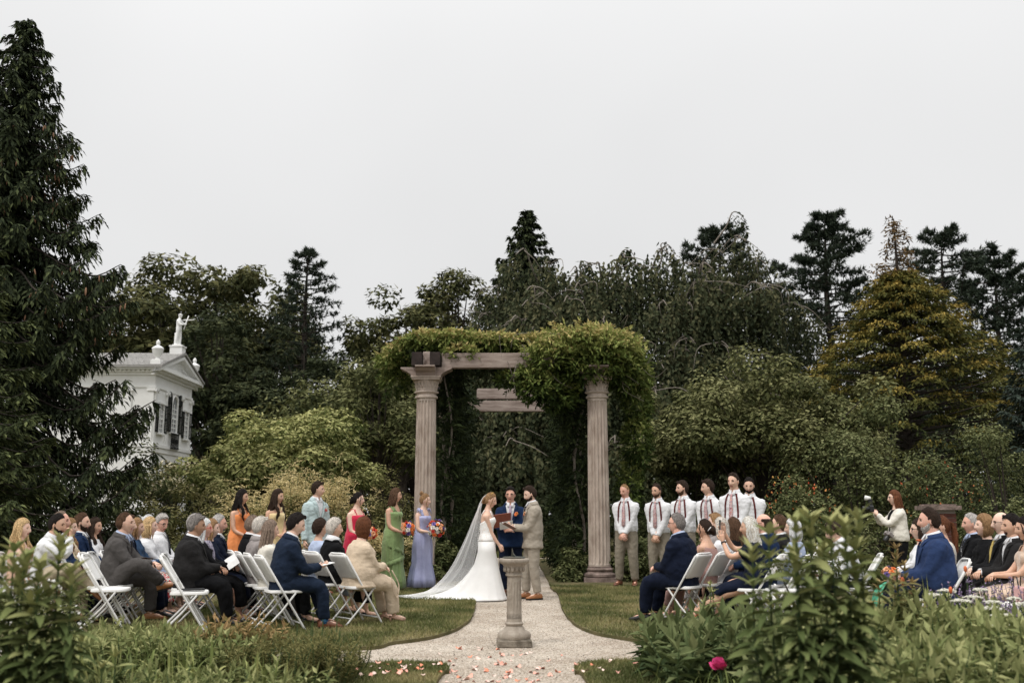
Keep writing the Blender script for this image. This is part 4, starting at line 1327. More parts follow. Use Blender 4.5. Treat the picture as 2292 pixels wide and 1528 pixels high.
def suit_jacket(F, m, shirt, tie=None, lapel=None, tb=0.40, vw=0.088, seed=0, length=-0.10, cuff_m=None, collar=True, voxel=0.018):
    inf = 0.024
    j = top_garment(F, 'jacket', m, inf, length if not F.sit else -0.02, 0.985, 'wrist', cuff=0.052 * F.k, voxel=voxel, wrinkle=0.0085, waist=0.028, hem=0.03, vcut=(tb, vw), seed=seed)
    so = j.modifiers.new('thickness', 'SOLIDIFY'); so.thickness = 0.008; so.offset = -1
    mb = MB(); mb.loft(trunk_rings(F, 0.25, 0.975, 0.011, 24, 12, 0.012))
    if F.fem:
        for sg in (-1, 1): mb.ball(F.pt(0.70, sg * 0.066 * F.k, 1, -0.035), 0.070 * F.k * (1 + 0.35 * F.fat), 12, 8)
    me = remesh(mb, 0.022, 3, 0.002, seed); me.materials.append(shirt)
    link('shirt', me, F.root)
    if collar: do_collar(F, shirt)
    if tie: do_tie(F, tie, 0.011, max(tb + 0.03, 0.40))
    lm = lapel or m
    for sg in (-1, 1):            # lapels folded back beside the V
        st = [(tb, 0.0, 0.012), (tb + 0.10, 0.10, 0.036), (tb + 0.25, 0.32, 0.058), (tb + 0.38, 0.55, 0.074), (0.84, 0.70, 0.070), (0.845, 0.71, 0.05), (0.90, 0.82, 0.052), (0.96, 0.95, 0.04)]
        A, B = [], []
        for t, f_, w_ in st:
            s0 = vw * (t - tb) / (1 - tb)
            A.append(F.pt(t, sg * s0 * 0.97, 1, inf + 0.006)); B.append(F.pt(t, sg * (s0 + w_ * F.k), 1, inf + 0.011))
        mb = MB(); mb.strip(A, B)
        o = mb.build('lapel', lm, F.root)
        s_ = o.modifiers.new('thickness', 'SOLIDIFY'); s_.thickness = 0.006; s_.offset = 0
    cm = MB()                      # jacket collar round the neck
    nb = F.sp[-1]; up = nrm(F.hc - nb); fw = F.fwd(1.0); sd = F.side(1.0)
    r = (0.047 if F.fem else 0.058) * F.k + 0.012 * F.fat + 0.03
    a = np.linspace(0.85, 2 * PI - 0.85, 16)
    cm.strip([F.pt(0.94) + fw * math.cos(t) * (r + 0.022) + sd * math.sin(t) * (r + 0.042) + up * 0.0 for t in a], [nb + up * (0.022 - 0.012 * math.cos(t)) + fw * math.cos(t) * r + sd * math.sin(t) * r for t in a])
    o = cm.build('jacket_collar', lm, F.root); s_ = o.modifiers.new('thickness', 'SOLIDIFY'); s_.thickness = 0.01
    for q in 'lr':                 # shirt cuffs
        w, e = F.wri[q], F.elb[q]; d = nrm(w - e)
        c = MB(); c.tube([w - d * 0.05, w - d * 0.018 + d * 0.012], [0.036 * F.k, 0.038 * F.k], 12, ref=(0.3, 1, 0.2)); c.build('cuff', cuff_m or shirt, F.root)

def trousers(F, m, voxel=0.018, top=0.42, infl=0.016, hemr=0.066, seed=0, name='trousers', short=False):
    mb = MB()
    mb.loft(trunk_rings(F, -0.01, top, infl * 0.7, 24, 8, 0.01))
    rl = np.array(LEG_F if F.fem else LEG_M) * F.k * (1 + 0.30 * F.fat) + infl
    for q in 'lr':
        a = F.ank[q]; kn = F.kne[q]
        d = nrm(a - kn)
        c = a + d * (-0.02 if not short else -0.1)
        h = F.hip[q]
        mb.tube([h + (h - kn) * 0.12 + np.array([0, 0, 0.02]), h, h + (kn - h) * 0.2], [rl[0] * 0.9, rl[0] * 1.04, rl[0] * 1.03], 14, ref=(0.3, 1, 0.2))
        mb.loft(limb(h, kn, c, rl[0] * 1.02, rl[1] * 1.08, hemr * F.k, 14, mid=(rl[0] * 0.93, rl[1] * 1.05)))
    me = remesh(mb, voxel, 4, 0.008, seed + 3, aniso=(1, 1, 0.8))
    me.materials.append(m)
    return link(name, me, F.root)

def shoes(F, m, kind='oxford', sole=None):
    for q in 'lr':
        fd = foot_dir(F, q)
        a = F.ank[q]
        upv = np.array(F.s.get('footup_' + q, (0, 0, 1)), float); upv = nrm(upv - fd * upv.dot(fd))
        sd = np.cross(upv, fd)
        o0 = a - upv * 0.083
        k = F.k * (0.88 if F.fem else 1)
        n = 16; an = np.arange(n) * 2 * PI / n
        mb = MB()
        if kind == 'heel':
            st = [(-0.055, .026, .055, .085), (-0.02, .028, .045, .08), (0.05, .031, .022, .055), (0.10, .036, .006, .042), (0.14, .034, .004, .034), (0.175, .022, .004, .026), (0.20, .006, .006, .014)]
        else:
            st = [(-0.072, .022, .0, .055), (-0.062, .033, .0, .078), (-0.02, .037, .0, .096), (0.03, .040, .0, .088), (0.08, .045, .0, .068), (0.13, .048, .0, .052), (0.17, .042, .0, .042), (0.195, .028, .0, .034), (0.205, .008, .004, .020)]
        rings = []
        for x, w, z0, z1 in st:
            c, s_ = np.cos(an), np.sin(an)
            zz = (z0 + z1) / 2 + np.sign(s_) * np.abs(s_) ** 0.6 * (z1 - z0) / 2
            rings.append(o0 + np.outer(np.full(n, x * k), fd) + np.outer(np.sign(c) * np.abs(c) ** 0.8 * w * k, sd) + np.outer(zz * k, upv))
        mb.loft(rings)
        if kind == 'heel':
            mb.tube([o0 + fd * -0.045 * k + upv * 0.055 * k, o0 + fd * -0.042 * k], [0.02 * k, 0.014 * k], 8)
        ob = mb.build('shoe', m, F.root)
        if kind != 'heel':
            sb = MB(); rr = []
            for z in (-0.004, 0.014):
                pts = [(x, w + 0.004) for x, w, _, _ in st]
                rr.append([o0 + fd * x * k + sd * w * k + upv * z for x, w in pts] + [o0 + fd * x * k - sd * w * k + upv * z for x, w in reversed(pts)])
            sb.loft(rr)
            hb_ = [o0 + fd * x * k + sd * y * k for x, y in ((-0.075, -.036), (0.0, -.038), (0.0, .038), (-0.075, .036))]
            sb.loft([[p - upv * 0.002 for p in hb_], [p + upv * 0.018 for p in hb_]])
            sb.build('sole', sole or M_iron, ob, smooth=False)

def watch(F, q, m1, m2):
    w, e = F.wri[q], F.elb[q]; d = nrm(w - e)
    mb = MB(); mb.tube([w - d * 0.035, w - d * 0.018], [0.031 * F.k] * 2, 12, ref=(0.3, 1, 0.2)); mb.build('watch_strap', m1, F.root)
    n_ = nrm(np.cross(d, (0, 0, 1)) * (-1 if q == 'r' else 1) + np.array([0, 0, 0.4]))
    c = w - d * 0.027 + n_ * 0.031 * F.k
    mb = MB(); mb.tube([c - n_ * 0.006, c + n_ * 0.006], [0.018] * 2, 14, ref=tuple(d)); mb.build('watch_face', m2, F.root)

def skirt_rings(F, stations, n=64, flutes=11, seed=0, phase=0.0):
    """Free-hanging skirt: stations (z, half width, half depth, flute depth, forward offset)."""
    g = np.random.default_rng(seed)
    a = np.arange(n) * 2 * PI / n
    ph = g.uniform(0, 6.3, 3)
    fl = 0.55 * np.sin(flutes * a + ph[0] + 0.8 * np.sin(2 * a + ph[1])) + 0.35 * np.sin((flutes * 2 + 1) * a + ph[2]) + 0.2 * np.sin(5 * a + ph[1])
    out = []
    for z, w, d, fdp, ox in stations:
        r = 1 + fl * fdp
        out.append(np.stack([ox + np.cos(a) * d * r, np.sin(a) * w * r, np.full(n, z)], 1))
    return out

def gown(F, m, neck_t=0.80, back_t=0.74, hem=0.035, spread=0.30, flutes=11, flare=0.06, straps='thin', seed=0, train=None, hipw=1.0, waist_t=0.40):
    """Floor-length dress: fitted bodice that runs on into a fluted skirt."""
    k = F.k
    n = 64
    a = np.arange(n) * 2 * PI / n
    rings = []
    bz = F.sp[0][2]
    hipz = bz + 0.10 * k
    wH, dH, _ = F.wd(0.15)
    wK = max(wH * 1.05, spread * 0.75)
    st = [(hem, spread, spread * 0.92, flare * 1.25, -0.02), (hem + 0.15, spread * 0.95, spread * 0.86, flare * 1.15, -0.02), (hem + 0.40, wK, wK * 0.85, flare * 0.9, -0.012), (hipz - 0.15, wH * 1.12 * hipw + 0.012, dH * 1.15 + 0.01, flare * 0.45, -0.005), (hipz, wH + 0.012, dH + 0.012, flare * 0.15, 0)]
    rings = skirt_rings(F, st, n, flutes, seed)
    for q, r in zip(st, rings): r += np.array([F.sp[0][0], 0, 0])
    ca, sa = np.cos(a), np.sin(a); e = 2 / 2.3
    cx = np.sign(ca) * np.abs(ca) ** e; sy = np.sign(sa) * np.abs(sa) ** e
    for t in np.linspace(0.22, 1.0, 12):
        # bodice ring; its top edge dips at the back
        tt = np.clip(t, 0, 1)
        tops = neck_t + (back_t - neck_t) * (1 - ca) / 2
        tv = 0.22 + (tops - 0.22) * (t - 0.22) / 0.78
        ring = []
        for j in range(n):
            tj = tv[j]
            w, d, o = F.wd(tj)
            bust = (0.034 * k * (1 + F.fat) * math.exp(-((tj - 0.70) / 0.09) ** 2) * max(0, ca[j]) ** 0.5 * math.exp(-((abs(sy[j]) - 0.45) / 0.45) ** 2))
            ring.append(F.pt(tj) + F.fwd(tj) * (cx[j] * (d + 0.011) + bust) + F.side(tj) * sy[j] * (w + 0.011))
        rings.append(np.array(ring))
    mb = MB(); mb.loft(rings, cap=False)
    o = mb.build('dress', m, F.root)
    s_ = o.modifiers.new('thickness', 'SOLIDIFY'); s_.thickness = 0.006; s_.offset = 1
    def strap(sg, w, tf=0.74, so=0.075, m_=m):
        p = [(tf, sg * so, 1), (0.84, sg * (so + 0.012), 1), (0.92, sg * (so + 0.015), 1), (0.955, sg * so, 1), (0.955, sg * so, -1), (0.9, sg * (so + 0.01), -1), (0.8, sg * so, -1), (0.70, sg * so, -1)]
        ribbon(F, p, w, 0.012, m_, 'strap', 0.006)
    if straps == 'thin':
        for sg in (-1, 1): strap(sg, 0.012)
    elif straps == 'wide':
        for sg in (-1, 1): strap(sg, 0.045, so=0.085)
    elif straps == 'one':
        p = [(0.72, 0.02, 1), (0.80, 0.05, 1), (0.88, 0.075, 1), (0.95, 0.085, 1), (0.955, 0.085, -1), (0.85, 0.06, -1), (0.72, 0.03, -1)]
        ribbon(F, p, 0.1, 0.013, m, 'strap', 0.006, [0.17, 0.13, 0.09, 0.07, 0.07, 0.1, 0.14])
    return o

def ruffle(F, m, path, depth=0.06, amp=0.022, freq=90, name='ruffle'):
    """Gathered frill that hangs from a path of points."""
    C = curve_pts(path, 64)
    A, B = [], []
    for i, p in enumerate(C):
        out = nrm(np.array([p[0], p[1], 0]))
        w = math.sin(i * freq / 64.0 * 1.7)
        A.append(p + out * 0.004); B.append(p + out * (0.014 + amp * (0.5 + 0.5 * w)) + np.array([0, 0, -depth * (0.9 + 0.15 * math.sin(i * 0.9))]))
    mb = MB(); mb.strip(A, B)
    o = mb.build(name, m, F.root)
    s_ = o.modifiers.new('thickness', 'SOLIDIFY'); s_.thickness = 0.004
    return o

def lap_dress(F, m, sleeves=None, t1=0.86, knee=0.12, infl=0.016, voxel=0.021, seed=0, scoop=None, wide=0.0, name='dress', wrinkle=0.005, skirt_only=False, toes=False):
    """Dress or skirt of a seated woman: bodice, lap over both thighs, drop over the knees."""
    mb = MB(); k = F.k
    mb.loft(trunk_rings(F, -0.01, t1 if not skirt_only else 0.42, infl, 24, 14, 0.008))
    if not skirt_only:
        for sg in (-1, 1): mb.ball(F.pt(0.70, sg * 0.066 * k, 1, -0.035), 0.066 * (1 + 0.35 * F.fat) * k + infl, 12, 8)
    hp_ = (F.hip['l'] + F.hip['r']) / 2; kn = (F.kne['l'] + F.kne['r']) / 2; an = (F.ank['l'] + F.ank['r']) / 2
    sp = abs(F.kne['l'][1] - F.kne['r'][1]) / 2
    rl = (LEG_F[0]) * k * (1 + 0.3 * F.fat)
    d = an - kn
    stn = [hp_ - (kn - hp_) * 0.12, hp_, hp_ + (kn - hp_) * 0.5, kn - (kn - hp_) * 0.04, kn + nrm(kn - hp_) * 0.03 + d * 0.10, kn + nrm(kn - hp_) * 0.035 + d * knee * 0.6, kn + nrm(kn - hp_) * 0.03 + d * knee]
    W_ = [0.17 * k + 0.06 * F.fat, 0.18 * k + 0.06 * F.fat, sp + rl * 0.95, sp + rl * 0.80, sp + rl * 0.80 + wide * 0.3, sp + rl * 0.82 + wide * 0.7, sp + rl * 0.85 + wide]
    H_ = [rl * 1.05, rl * 1.1, rl * 0.95, rl * 0.82, rl * 0.85 + wide * 0.2, rl * 0.8 + wide * 0.4, rl * 0.8 + wide * 0.5]
    P, T, fr = frames(stn, ref=(0, 1, 0))
    a = np.arange(22) * 2 * PI / 22
    rings = []
    for i in range(len(P)):
        y = np.array([0, 1.0, 0]); u = nrm(np.cross(T[i], y))
        rings.append(P[i] + np.outer(np.cos(a) * W_[i], y) + np.outer(np.sin(a) * (H_[i] + infl * 0.5), u))
    mb.loft(rings)
    if sleeves:
        for q in 'lr':
            ra = ARM_F[0] * k * (1 + 0.35 * F.fat) + infl
            inn = F.pt(0.85) * 0.45 + F.sho[q] * 0.55
            mb.tube([inn, F.sho[q], F.sho[q] + (F.elb[q] - F.sho[q]) * 0.18], [ra * 0.98, ra * 1.03, ra * 1.01], 14, ref=(0.3, 1, 0.2))
            mb.loft(sleeve_rings(F, q, infl, None, sleeves))
    me = remesh(mb, voxel, 4, wrinkle, seed)
    if scoop:
        bm = bmesh.new(); bm.from_mesh(me)
        pa = F.pt(scoop[0], 0, 1, infl); pb = F.pt(scoop[1], 0, -1, infl)
        up_ = nrm(np.cross(pb - pa, F.side(0.85)))
        if up_[2] < 0: up_ = -up_
        bmesh.ops.bisect_plane(bm, geom=bm.verts[:] + bm.edges[:] + bm.faces[:], plane_co=Vector(pa), plane_no=Vector(up_), clear_outer=True)
        bm.to_mesh(me); bm.free()
        me.polygons.foreach_set('use_smooth', [True] * len(me.polygons))
    me.materials.append(m)
    return link(name, me, F.root)

def print_mat(name, base, cols, scale=26, rough=0.85, thr=0.45):
    """Cloth with a scattered floral print."""
    if name in MATS: return MATS[name]
    m, t, b = node_mat(name)
    tc = t.nodes.new('ShaderNodeTexCoord')
    vo = t.nodes.new('ShaderNodeTexVoronoi'); vo.inputs['Scale'].default_value = scale
    nz = t.nodes.new('ShaderNodeTexNoise'); nz.inputs['Scale'].default_value = scale * 0.8; nz.inputs['Detail'].default_value = 4
    t.links.new(tc.outputs['Object'], nz.inputs['Vector'])
    mxv = t.nodes.new('ShaderNodeMixRGB'); mxv.inputs['Fac'].default_value = 0.06
    t.links.new(tc.outputs['Object'], mxv.inputs['Color1']); t.links.new(nz.outputs['Color'], mxv.inputs['Color2'])
    t.links.new(mxv.outputs[0], vo.inputs['Vector'])
    sp = t.nodes.new('ShaderNodeSeparateColor'); t.links.new(vo.outputs['Color'], sp.inputs[0])
    r = t.nodes.new('ShaderNodeValToRGB'); r.color_ramp.interpolation = 'CONSTANT'
    n = len(cols)
    while len(r.color_ramp.elements) < n: r.color_ramp.elements.new(0.5)
    for i, c in enumerate(cols): r.color_ramp.elements[i].position = i / n; r.color_ramp.elements[i].color = (*c, 1)
    t.links.new(sp.outputs[0], r.inputs[0])
    lt = t.nodes.new('ShaderNodeMath'); lt.operation = 'LESS_THAN'; lt.inputs[1].default_value = thr
    t.links.new(vo.outputs['Distance'], lt.inputs[0])
    mx = t.nodes.new('ShaderNodeMixRGB'); mx.inputs['Color1'].default_value = (*base, 1)
    t.links.new(lt.outputs[0], mx.inputs['Fac']); t.links.new(r.outputs[0], mx.inputs['Color2'])
    t.links.new(mx.outputs[0], b.inputs['Base Color'])
    b.inputs['Roughness'].default_value = rough; b.inputs['Specular IOR Level'].default_value = 0.15
    MATS[name] = m
    return m

def finish(F, label, group=None, cat='person'):
    tag(F.root, label, cat, group)
    return F
def people_pos(px, Y):
    """Spot on the ground at distance Y under photo column px (column taken at head height)."""
    p = at(px, 1150, Y)
    return (p.x, Y, 0.033)
def seat_pos(px, Y): return people_pos(px, Y - 0.3)
def world_pt(F, p):
    a = F.root.rotation_euler[2]; p = np.asarray(p, float)
    l = F.root.location
    return Vector((l.x + p[0] * math.cos(a) - p[1] * math.sin(a), l.y + p[0] * math.sin(a) + p[1] * math.cos(a), l.z + p[2]))
def world_dir(F, d):
    a = F.root.rotation_euler[2]
    return Vector((d[0] * math.cos(a) - d[1] * math.sin(a), d[0] * math.sin(a) + d[1] * math.cos(a), d[2]))
# =================================================================== cloth colours
C_white = cloth('white_shirt', (0.74, 0.74, 0.75), var=0.9)
C_cream = cloth('cream', (0.72, 0.68, 0.60), var=0.88)
C_navy = cloth('navy', (0.010, 0.014, 0.029))
C_navy2 = cloth('bright_navy', (0.013, 0.027, 0.068))
C_blue = cloth('royal_blue', (0.029, 0.050, 0.122))
C_dkblue = cloth('slate_blue', (0.016, 0.025, 0.046))
C_black = cloth('black', (0.010, 0.010, 0.011))
C_char = cloth('charcoal', (0.022, 0.021, 0.021))
C_grey = cloth('warm_grey', (0.085, 0.078, 0.074))
C_lgrey = cloth('light_grey', (0.30, 0.27, 0.26))
C_tan = cloth('tan_suit', (0.37, 0.325, 0.265), var=0.85)
C_khaki = cloth('khaki', (0.285, 0.25, 0.195), var=0.85)
C_chino = cloth('pale_chino', (0.50, 0.42, 0.30))
C_mint = cloth('pale_blue_suit', (0.46, 0.56, 0.56), var=0.9)
C_stone = cloth('stone_trousers', (0.40, 0.40, 0.38), var=0.85)
C_beige = cloth('beige_suit', (0.62, 0.50, 0.37), var=0.88)
C_peach = cloth('peach', (0.66, 0.44, 0.32))
C_orange = cloth('orange_chiffon', (0.86, 0.30, 0.105), sheen=0.3, var=0.9)
C_yellow = cloth('butter_yellow', (0.80, 0.63, 0.34), sheen=0.3, var=0.9)
C_red = cloth('cherry_red', (0.62, 0.030, 0.075), sheen=0.3)
C_green = cloth('sage_green', (0.235, 0.330, 0.140), sheen=0.3, var=0.9)
C_lav = mat('lavender_satin', (0.40, 0.42, 0.62), (0.32, 0.34, 0.54), scale=6, rough=0.34, spec=0.5, bump=0.05, bscale=60)
C_lblue = cloth('light_blue', (0.45, 0.52, 0.68))
C_denim = cloth('denim', (0.04, 0.075, 0.14), var=0.6)
C_pinklace = print_mat('pink_lace', (0.42, 0.26, 0.23), [(0.55, 0.38, 0.34), (0.32, 0.18, 0.16)], scale=70, thr=0.35)
C_tulle = cloth('champagne_tulle', (0.60, 0.45, 0.34), rough=0.7, sheen=0.5, var=0.9)
C_mintskirt = cloth('mint_green', (0.10, 0.42, 0.26))
C_floral = print_mat('floral_print', (0.74, 0.68, 0.62), [(0.5, 0.03, 0.04), (0.6, 0.1, 0.1), (0.05, 0.12, 0.05), (0.7, 0.3, 0.3)], scale=24, thr=0.5)
C_floral2 = print_mat('cream_floral', (0.70, 0.62, 0.46), [(0.55, 0.1, 0.06), (0.3, 0.35, 0.15), (0.75, 0.45, 0.3)], scale=28, thr=0.4)
C_scarf = print_mat('scarf_print', (0.32, 0.29, 0.36), [(0.05, 0.04, 0.08), (0.5, 0.48, 0.55)], scale=60, thr=0.4)
C_tie = print_mat('floral_tie', (0.56, 0.42, 0.42), [(0.40, 0.02, 0.04), (0.05, 0.03, 0.09), (0.65, 0.25, 0.12), (0.30, 0.04, 0.08)], scale=62, thr=0.42)
C_tie_lilac = cloth('lilac_tie', (0.52, 0.42, 0.52))
C_tie_dark = cloth('dark_tie', (0.015, 0.016, 0.022))
C_tie_yellow = cloth('gold_tie', (0.62, 0.47, 0.16))
C_brace = cloth('burgundy_brace', (0.13, 0.030, 0.028))
C_shoe_tan = mat('tan_leather', (0.36, 0.155, 0.055), (0.25, 0.095, 0.032), scale=12, rough=0.4, spec=0.5)
C_shoe_brown = mat('brown_leather', (0.16, 0.055, 0.025), None, scale=12, rough=0.4, spec=0.5)
C_shoe_black = mat('black_leather', (0.012, 0.012, 0.012), None, rough=0.35, spec=0.5)
C_shoe_red = mat('red_leather', (0.62, 0.012, 0.022), None, rough=0.35, spec=0.5)
C_shoe_nude = mat('nude_leather', (0.55, 0.33, 0.24), None, rough=0.4)
C_gold = mat('gold', (0.62, 0.42, 0.13), None, rough=0.3, metal=1.0)
C_steel = mat('steel', (0.55, 0.55, 0.54), None, rough=0.25, metal=1.0)
C_frame = mat('dark_frame', (0.02, 0.016, 0.014), None, rough=0.35)
C_paper = mat('white_paper', (0.82, 0.81, 0.79), None, rough=0.8)

def dress_man(F, top, trou, shirt=None, tie=None, shoe=None, hair='short', hc='brown', beard=None, glasses=False, seed=0, vox=0.020, tb=0.40, vw=0.088):
    do_body(F, 0.030)
    do_hair(F, hair, hair_mat(hc), seed)
    if beard: do_beard(F, hair_mat(beard), True, seed)
    if glasses: do_glasses(F, C_frame)
    if top is not None: suit_jacket(F, top, shirt or C_white, tie, seed=seed, voxel=vox, tb=tb, vw=vw)
    else:
        top_garment(F, 'shirt', shirt or C_white, 0.015, 0.12, 0.985, 'wrist', cuff=0.040 * F.k, voxel=vox * 0.9, wrinkle=0.0065, waist=0.012, hem=0.0, seed=seed)
        do_collar(F, shirt or C_white, 0.012)
        if tie: do_tie(F, tie, 0.018, 0.30)
    trousers(F, trou, vox * 1.3, seed=seed)
    shoes(F, shoe or C_shoe_black)
    return F

def dress_woman(F, top=None, top_m=None, hair='long', hc='brown', seed=0, vox=0.018, skirt=None, skirt_m=None, shoe=None, glasses=False, bare=True, **k):
    do_body(F, 0.015 if bare else 0.022)
    do_hair(F, hair, hair_mat(hc), seed)
    if glasses: do_glasses(F, C_frame)
    if shoe: shoes(F, shoe, 'heel')
    return F

def braces(F):
    for sg in (-1, 1):
        ribbon(F, [(t, sg * s_, 1) for t, s_ in ((0.30, 0.112), (0.42, 0.110), (0.55, 0.108), (0.68, 0.105), (0.78, 0.098), (0.86, 0.088), (0.92, 0.074), (0.955, 0.068))] +
               [(t, sg * s_, -1) for t, s_ in ((0.955, 0.068), (0.9, 0.07), (0.8, 0.066), (0.65, 0.05), (0.5, 0.05), (0.32, 0.07))], 0.027, 0.026, C_brace, 'brace', 0.005)

# ------------------------------------------------------------------ flowers
FLOWER = {}
M_petal = {'orange': mat('petal_orange', (0.80, 0.19, 0.045), (0.88, 0.33, 0.11), scale=30, rough=0.6), 'red': mat('petal_red', (0.55, 0.03, 0.03), (0.68, 0.08, 0.05), scale=30, rough=0.6),
           'white': mat('petal_white', (0.80, 0.74, 0.66), (0.84, 0.80, 0.76), scale=30, rough=0.6), 'purple': mat('petal_purple', (0.16, 0.11, 0.34), (0.25, 0.18, 0.45), scale=30, rough=0.6), 'peach': mat('petal_peach', (0.86, 0.50, 0.30), (0.84, 0.42, 0.22), scale=30, rough=0.6)}
for cn, mm in M_petal.items():
    mb = MB()
    for ring_, (nn, tilt, L) in enumerate(((6, 1.15, 0.034), (5, 0.75, 0.028), (4, 0.35, 0.020))):
        for i in range(nn):
            a = i * 2 * PI / nn + ring_ * 0.4
            o_ = np.array([math.cos(a), math.sin(a), 0]); tn = np.array([-math.sin(a), math.cos(a), 0])
            A, B = [], []
            for q in range(4):
                u = q / 3; an = tilt * (0.5 + 0.7 * u)
                p = o_ * (0.004 + L * u * math.sin(an)) + np.array([0, 0, L * u * math.cos(an) + 0.004 * ring_])
                w = L * 0.62 * math.sin(PI * (0.18 + 0.72 * u))
                A.append(p - tn * w); B.append(p + tn * w)
            mb.strip(A, B)
    FLOWER[cn] = mb.mesh('flower', mm)
M_stemgreen = mat('stem_green', (0.05, 0.085, 0.025), None, rough=0.6)
LEAF_S = MB().add([(0, 0, 0), (0.03, 0.016, 0.006), (0.075, 0, 0), (0.03, -0.016, 0.006)], [(0, 1, 2), (0, 2, 3)]).mesh('bouquet_leaf', mat('bouquet_green', (0.06, 0.10, 0.035), (0.12, 0.15, 0.06), scale=20, rough=0.6))

def orient(o, d, roll=0.0):
    o.rotation_euler = Vector(d).to_track_quat('Z', 'Y').to_euler()
    if roll: o.rotation_euler.rotate_axis('Z', roll)

def bouquet(pos, axis, n=26, R=0.115, label='', mix=None, seed=0, ribbon_col=None):
    g = np.random.default_rng(seed)
    b = empty('bouquet', pos)
    tag(b, label, 'bouquet', 'bridesmaids\' bouquets')
    ax = nrm(np.array(axis, float))
    mix = mix or ['orange', 'orange', 'red', 'white', 'purple', 'peach']
    u = nrm(np.cross(ax, (0.3, 0.2, 1))); v = np.cross(ax, u)
    for i in range(n):
        th = math.acos(1 - 1.25 * (i + 0.5) / n); ph = i * 2.39996
        d = ax * math.cos(th) + (u * math.cos(ph) + v * math.sin(ph)) * math.sin(th)
        c = mix[g.integers(len(mix))]
        f = link('flower', FLOWER[c], b)
        f.location = d * R * g.uniform(0.82, 1.06); orient(f, d, g.uniform(0, 6)); s_ = g.uniform(0.7, 1.25); f.scale = (s_,) * 3
    for i in range(22):
        d = nrm(g.normal(size=3) + ax * 0.3)
        l = link('leaf', LEAF_S, b); l.location = d * R * 0.8; l.rotation_euler = Vector(d).to_track_quat('X', 'Z').to_euler(); s_ = g.uniform(0.7, 1.3); l.scale = (s_,) * 3
    mb = MB()
    for i in range(9):
        e = u * g.normal() * 0.02 + v * g.normal() * 0.02
        mb.tube([ax * 0.06 + e * 2, ax * -0.03, -ax * 0.12 + e, -ax * (0.16 + g.uniform(0, .03)) + e * 1.6], 0.0045, 5)
    mb.tube([-ax * 0.02, -ax * 0.08], 0.02, 10)
    mb.build('stems', M_stemgreen, b)
    mb = MB(); mb.tube([-ax * 0.03, -ax * 0.09], 0.023, 12)
    for k_ in range(3):
        p = -ax * 0.06 + u * 0.02
        mb.strip([p + v * 0.012, p + v * 0.014 + np.array([0.02, 0.01 * k_, -0.08]), p + v * 0.02 + np.array([0.03, 0.015 * k_, -0.2 - 0.03 * k_])], [p - v * 0.012, p - v * 0.010 + np.array([0.02, 0.01 * k_, -0.08]), p - v * 0.004 + np.array([0.03, 0.015 * k_, -0.2 - 0.03 * k_])])
    mb.build('ribbon', ribbon_col or C_cream, b)
    return b

def boutonniere(F, cols=('orange', 'red')):
    p = F.pt(0.745, 0.098 * F.k, 1, 0.046); fw = F.fwd(0.75)
    r = empty('boutonniere', p); r.parent = F.root
    for i, c in enumerate(cols):
        f = link('flower', FLOWER[c], r); f.location = (0.004, 0.012 * i - 0.006, 0.02 * i - 0.01); orient(f, fw + np.array([0, 0.2 * i, 0.3])); f.scale = (0.75,) * 3
    for i in range(4):
        l = link('leaf', LEAF_S, r); l.location = (0, 0, -0.01); l.rotation_euler = (0.4 * i, -1.2 + 0.3 * i, 0.5 * i); l.scale = (0.7,) * 3

# =================================================================== the couple and the officiant
COUPLE_Y = 16.25
# bride
bp_ = people_pos(1090, 16.15)
F = figure(dict(pos=bp_, yaw=-6, sex='f', H=1.66, arm_l=(0.205, 0.035, 0.90), arm_r=(0.215, -0.03, 0.885), hpitch=14, hyaw=-8, skin='light', slouch=10, lean=1, hd_l=(0.5, -0.2, -0.8), hd_r=(0.5, 0.2, -0.8), elb_l=(-1, 0.2, -0.2), elb_r=(-1, -0.25, -0.2), haircol='blond', seed=5, fat=0.05))
F.root.location.z = 0.005
do_body(F, 0.0155)
do_hair(F, 'updo', hair_mat('dark_blond'), 5)
M_gown = mat('bridal_satin', (0.82, 0.81, 0.79), (0.77, 0.76, 0.74), scale=5, rough=0.5, bump=0.06, bscale=40, sheen=0.2)
M_lace = print_mat('bridal_lace', (0.79, 0.73, 0.68), [(0.86, 0.85, 0.83), (0.88, 0.87, 0.85)], scale=46, thr=0.62)
n = 72; a = np.arange(n) * 2 * PI / n; ca, sa = np.cos(a), np.sin(a)
bzz = F.sp[0][2]
hipz = bzz + 0.10
wH, dH, _ = F.wd(0.15)
knee = np.stack([-0.01 + ca * 0.185, sa * 0.195, np.full(n, 0.55)], 1)
hem = np.stack([np.where(ca > 0, 0.02 + 0.30 * ca, 0.02 + 1.42 * ca), sa * np.where(ca > 0, 0.36, 0.36 + 0.14 * np.abs(ca)), np.full(n, 0.012)], 1)
fl = 0.5 * np.sin(13 * a + 1) + 0.4 * np.sin(23 * a + 2.5) + 0.3 * np.sin(7 * a)
rings = []
for b_ in np.linspace(0, 1, 14):
    pw = 1.25 + 2.3 * np.clip(-ca, 0, 1)
    q = hem * (1 - b_) + knee * b_
    f_ = np.clip(-ca, 0, 1)
    q[:, 2] = 0.012 + (0.55 - 0.012) * b_ ** pw + (1 - b_) * f_ * 0.03 * np.abs(np.sin(a * 9)) + 0.012 * fl * (1 - b_) * f_
    r_ = 1 + 0.035 * fl * (1 - b_) ** 1.2
    q[:, 0] *= r_; q[:, 1] *= r_
    if b_ == 0: q[:, 2] = 0.008 + 0.004 * np.abs(fl)
    rings.append(q)
rings.append(np.stack([0.0 + ca * (dH * 1.0 + 0.02), sa * (wH * 1.0 + 0.018), np.full(n, 0.74)], 1))
rings.append(np.stack([0.0 + ca * (dH + 0.014), sa * (wH + 0.012), np.full(n, hipz)], 1))
nsk = len(rings)
e = 2 / 2.3
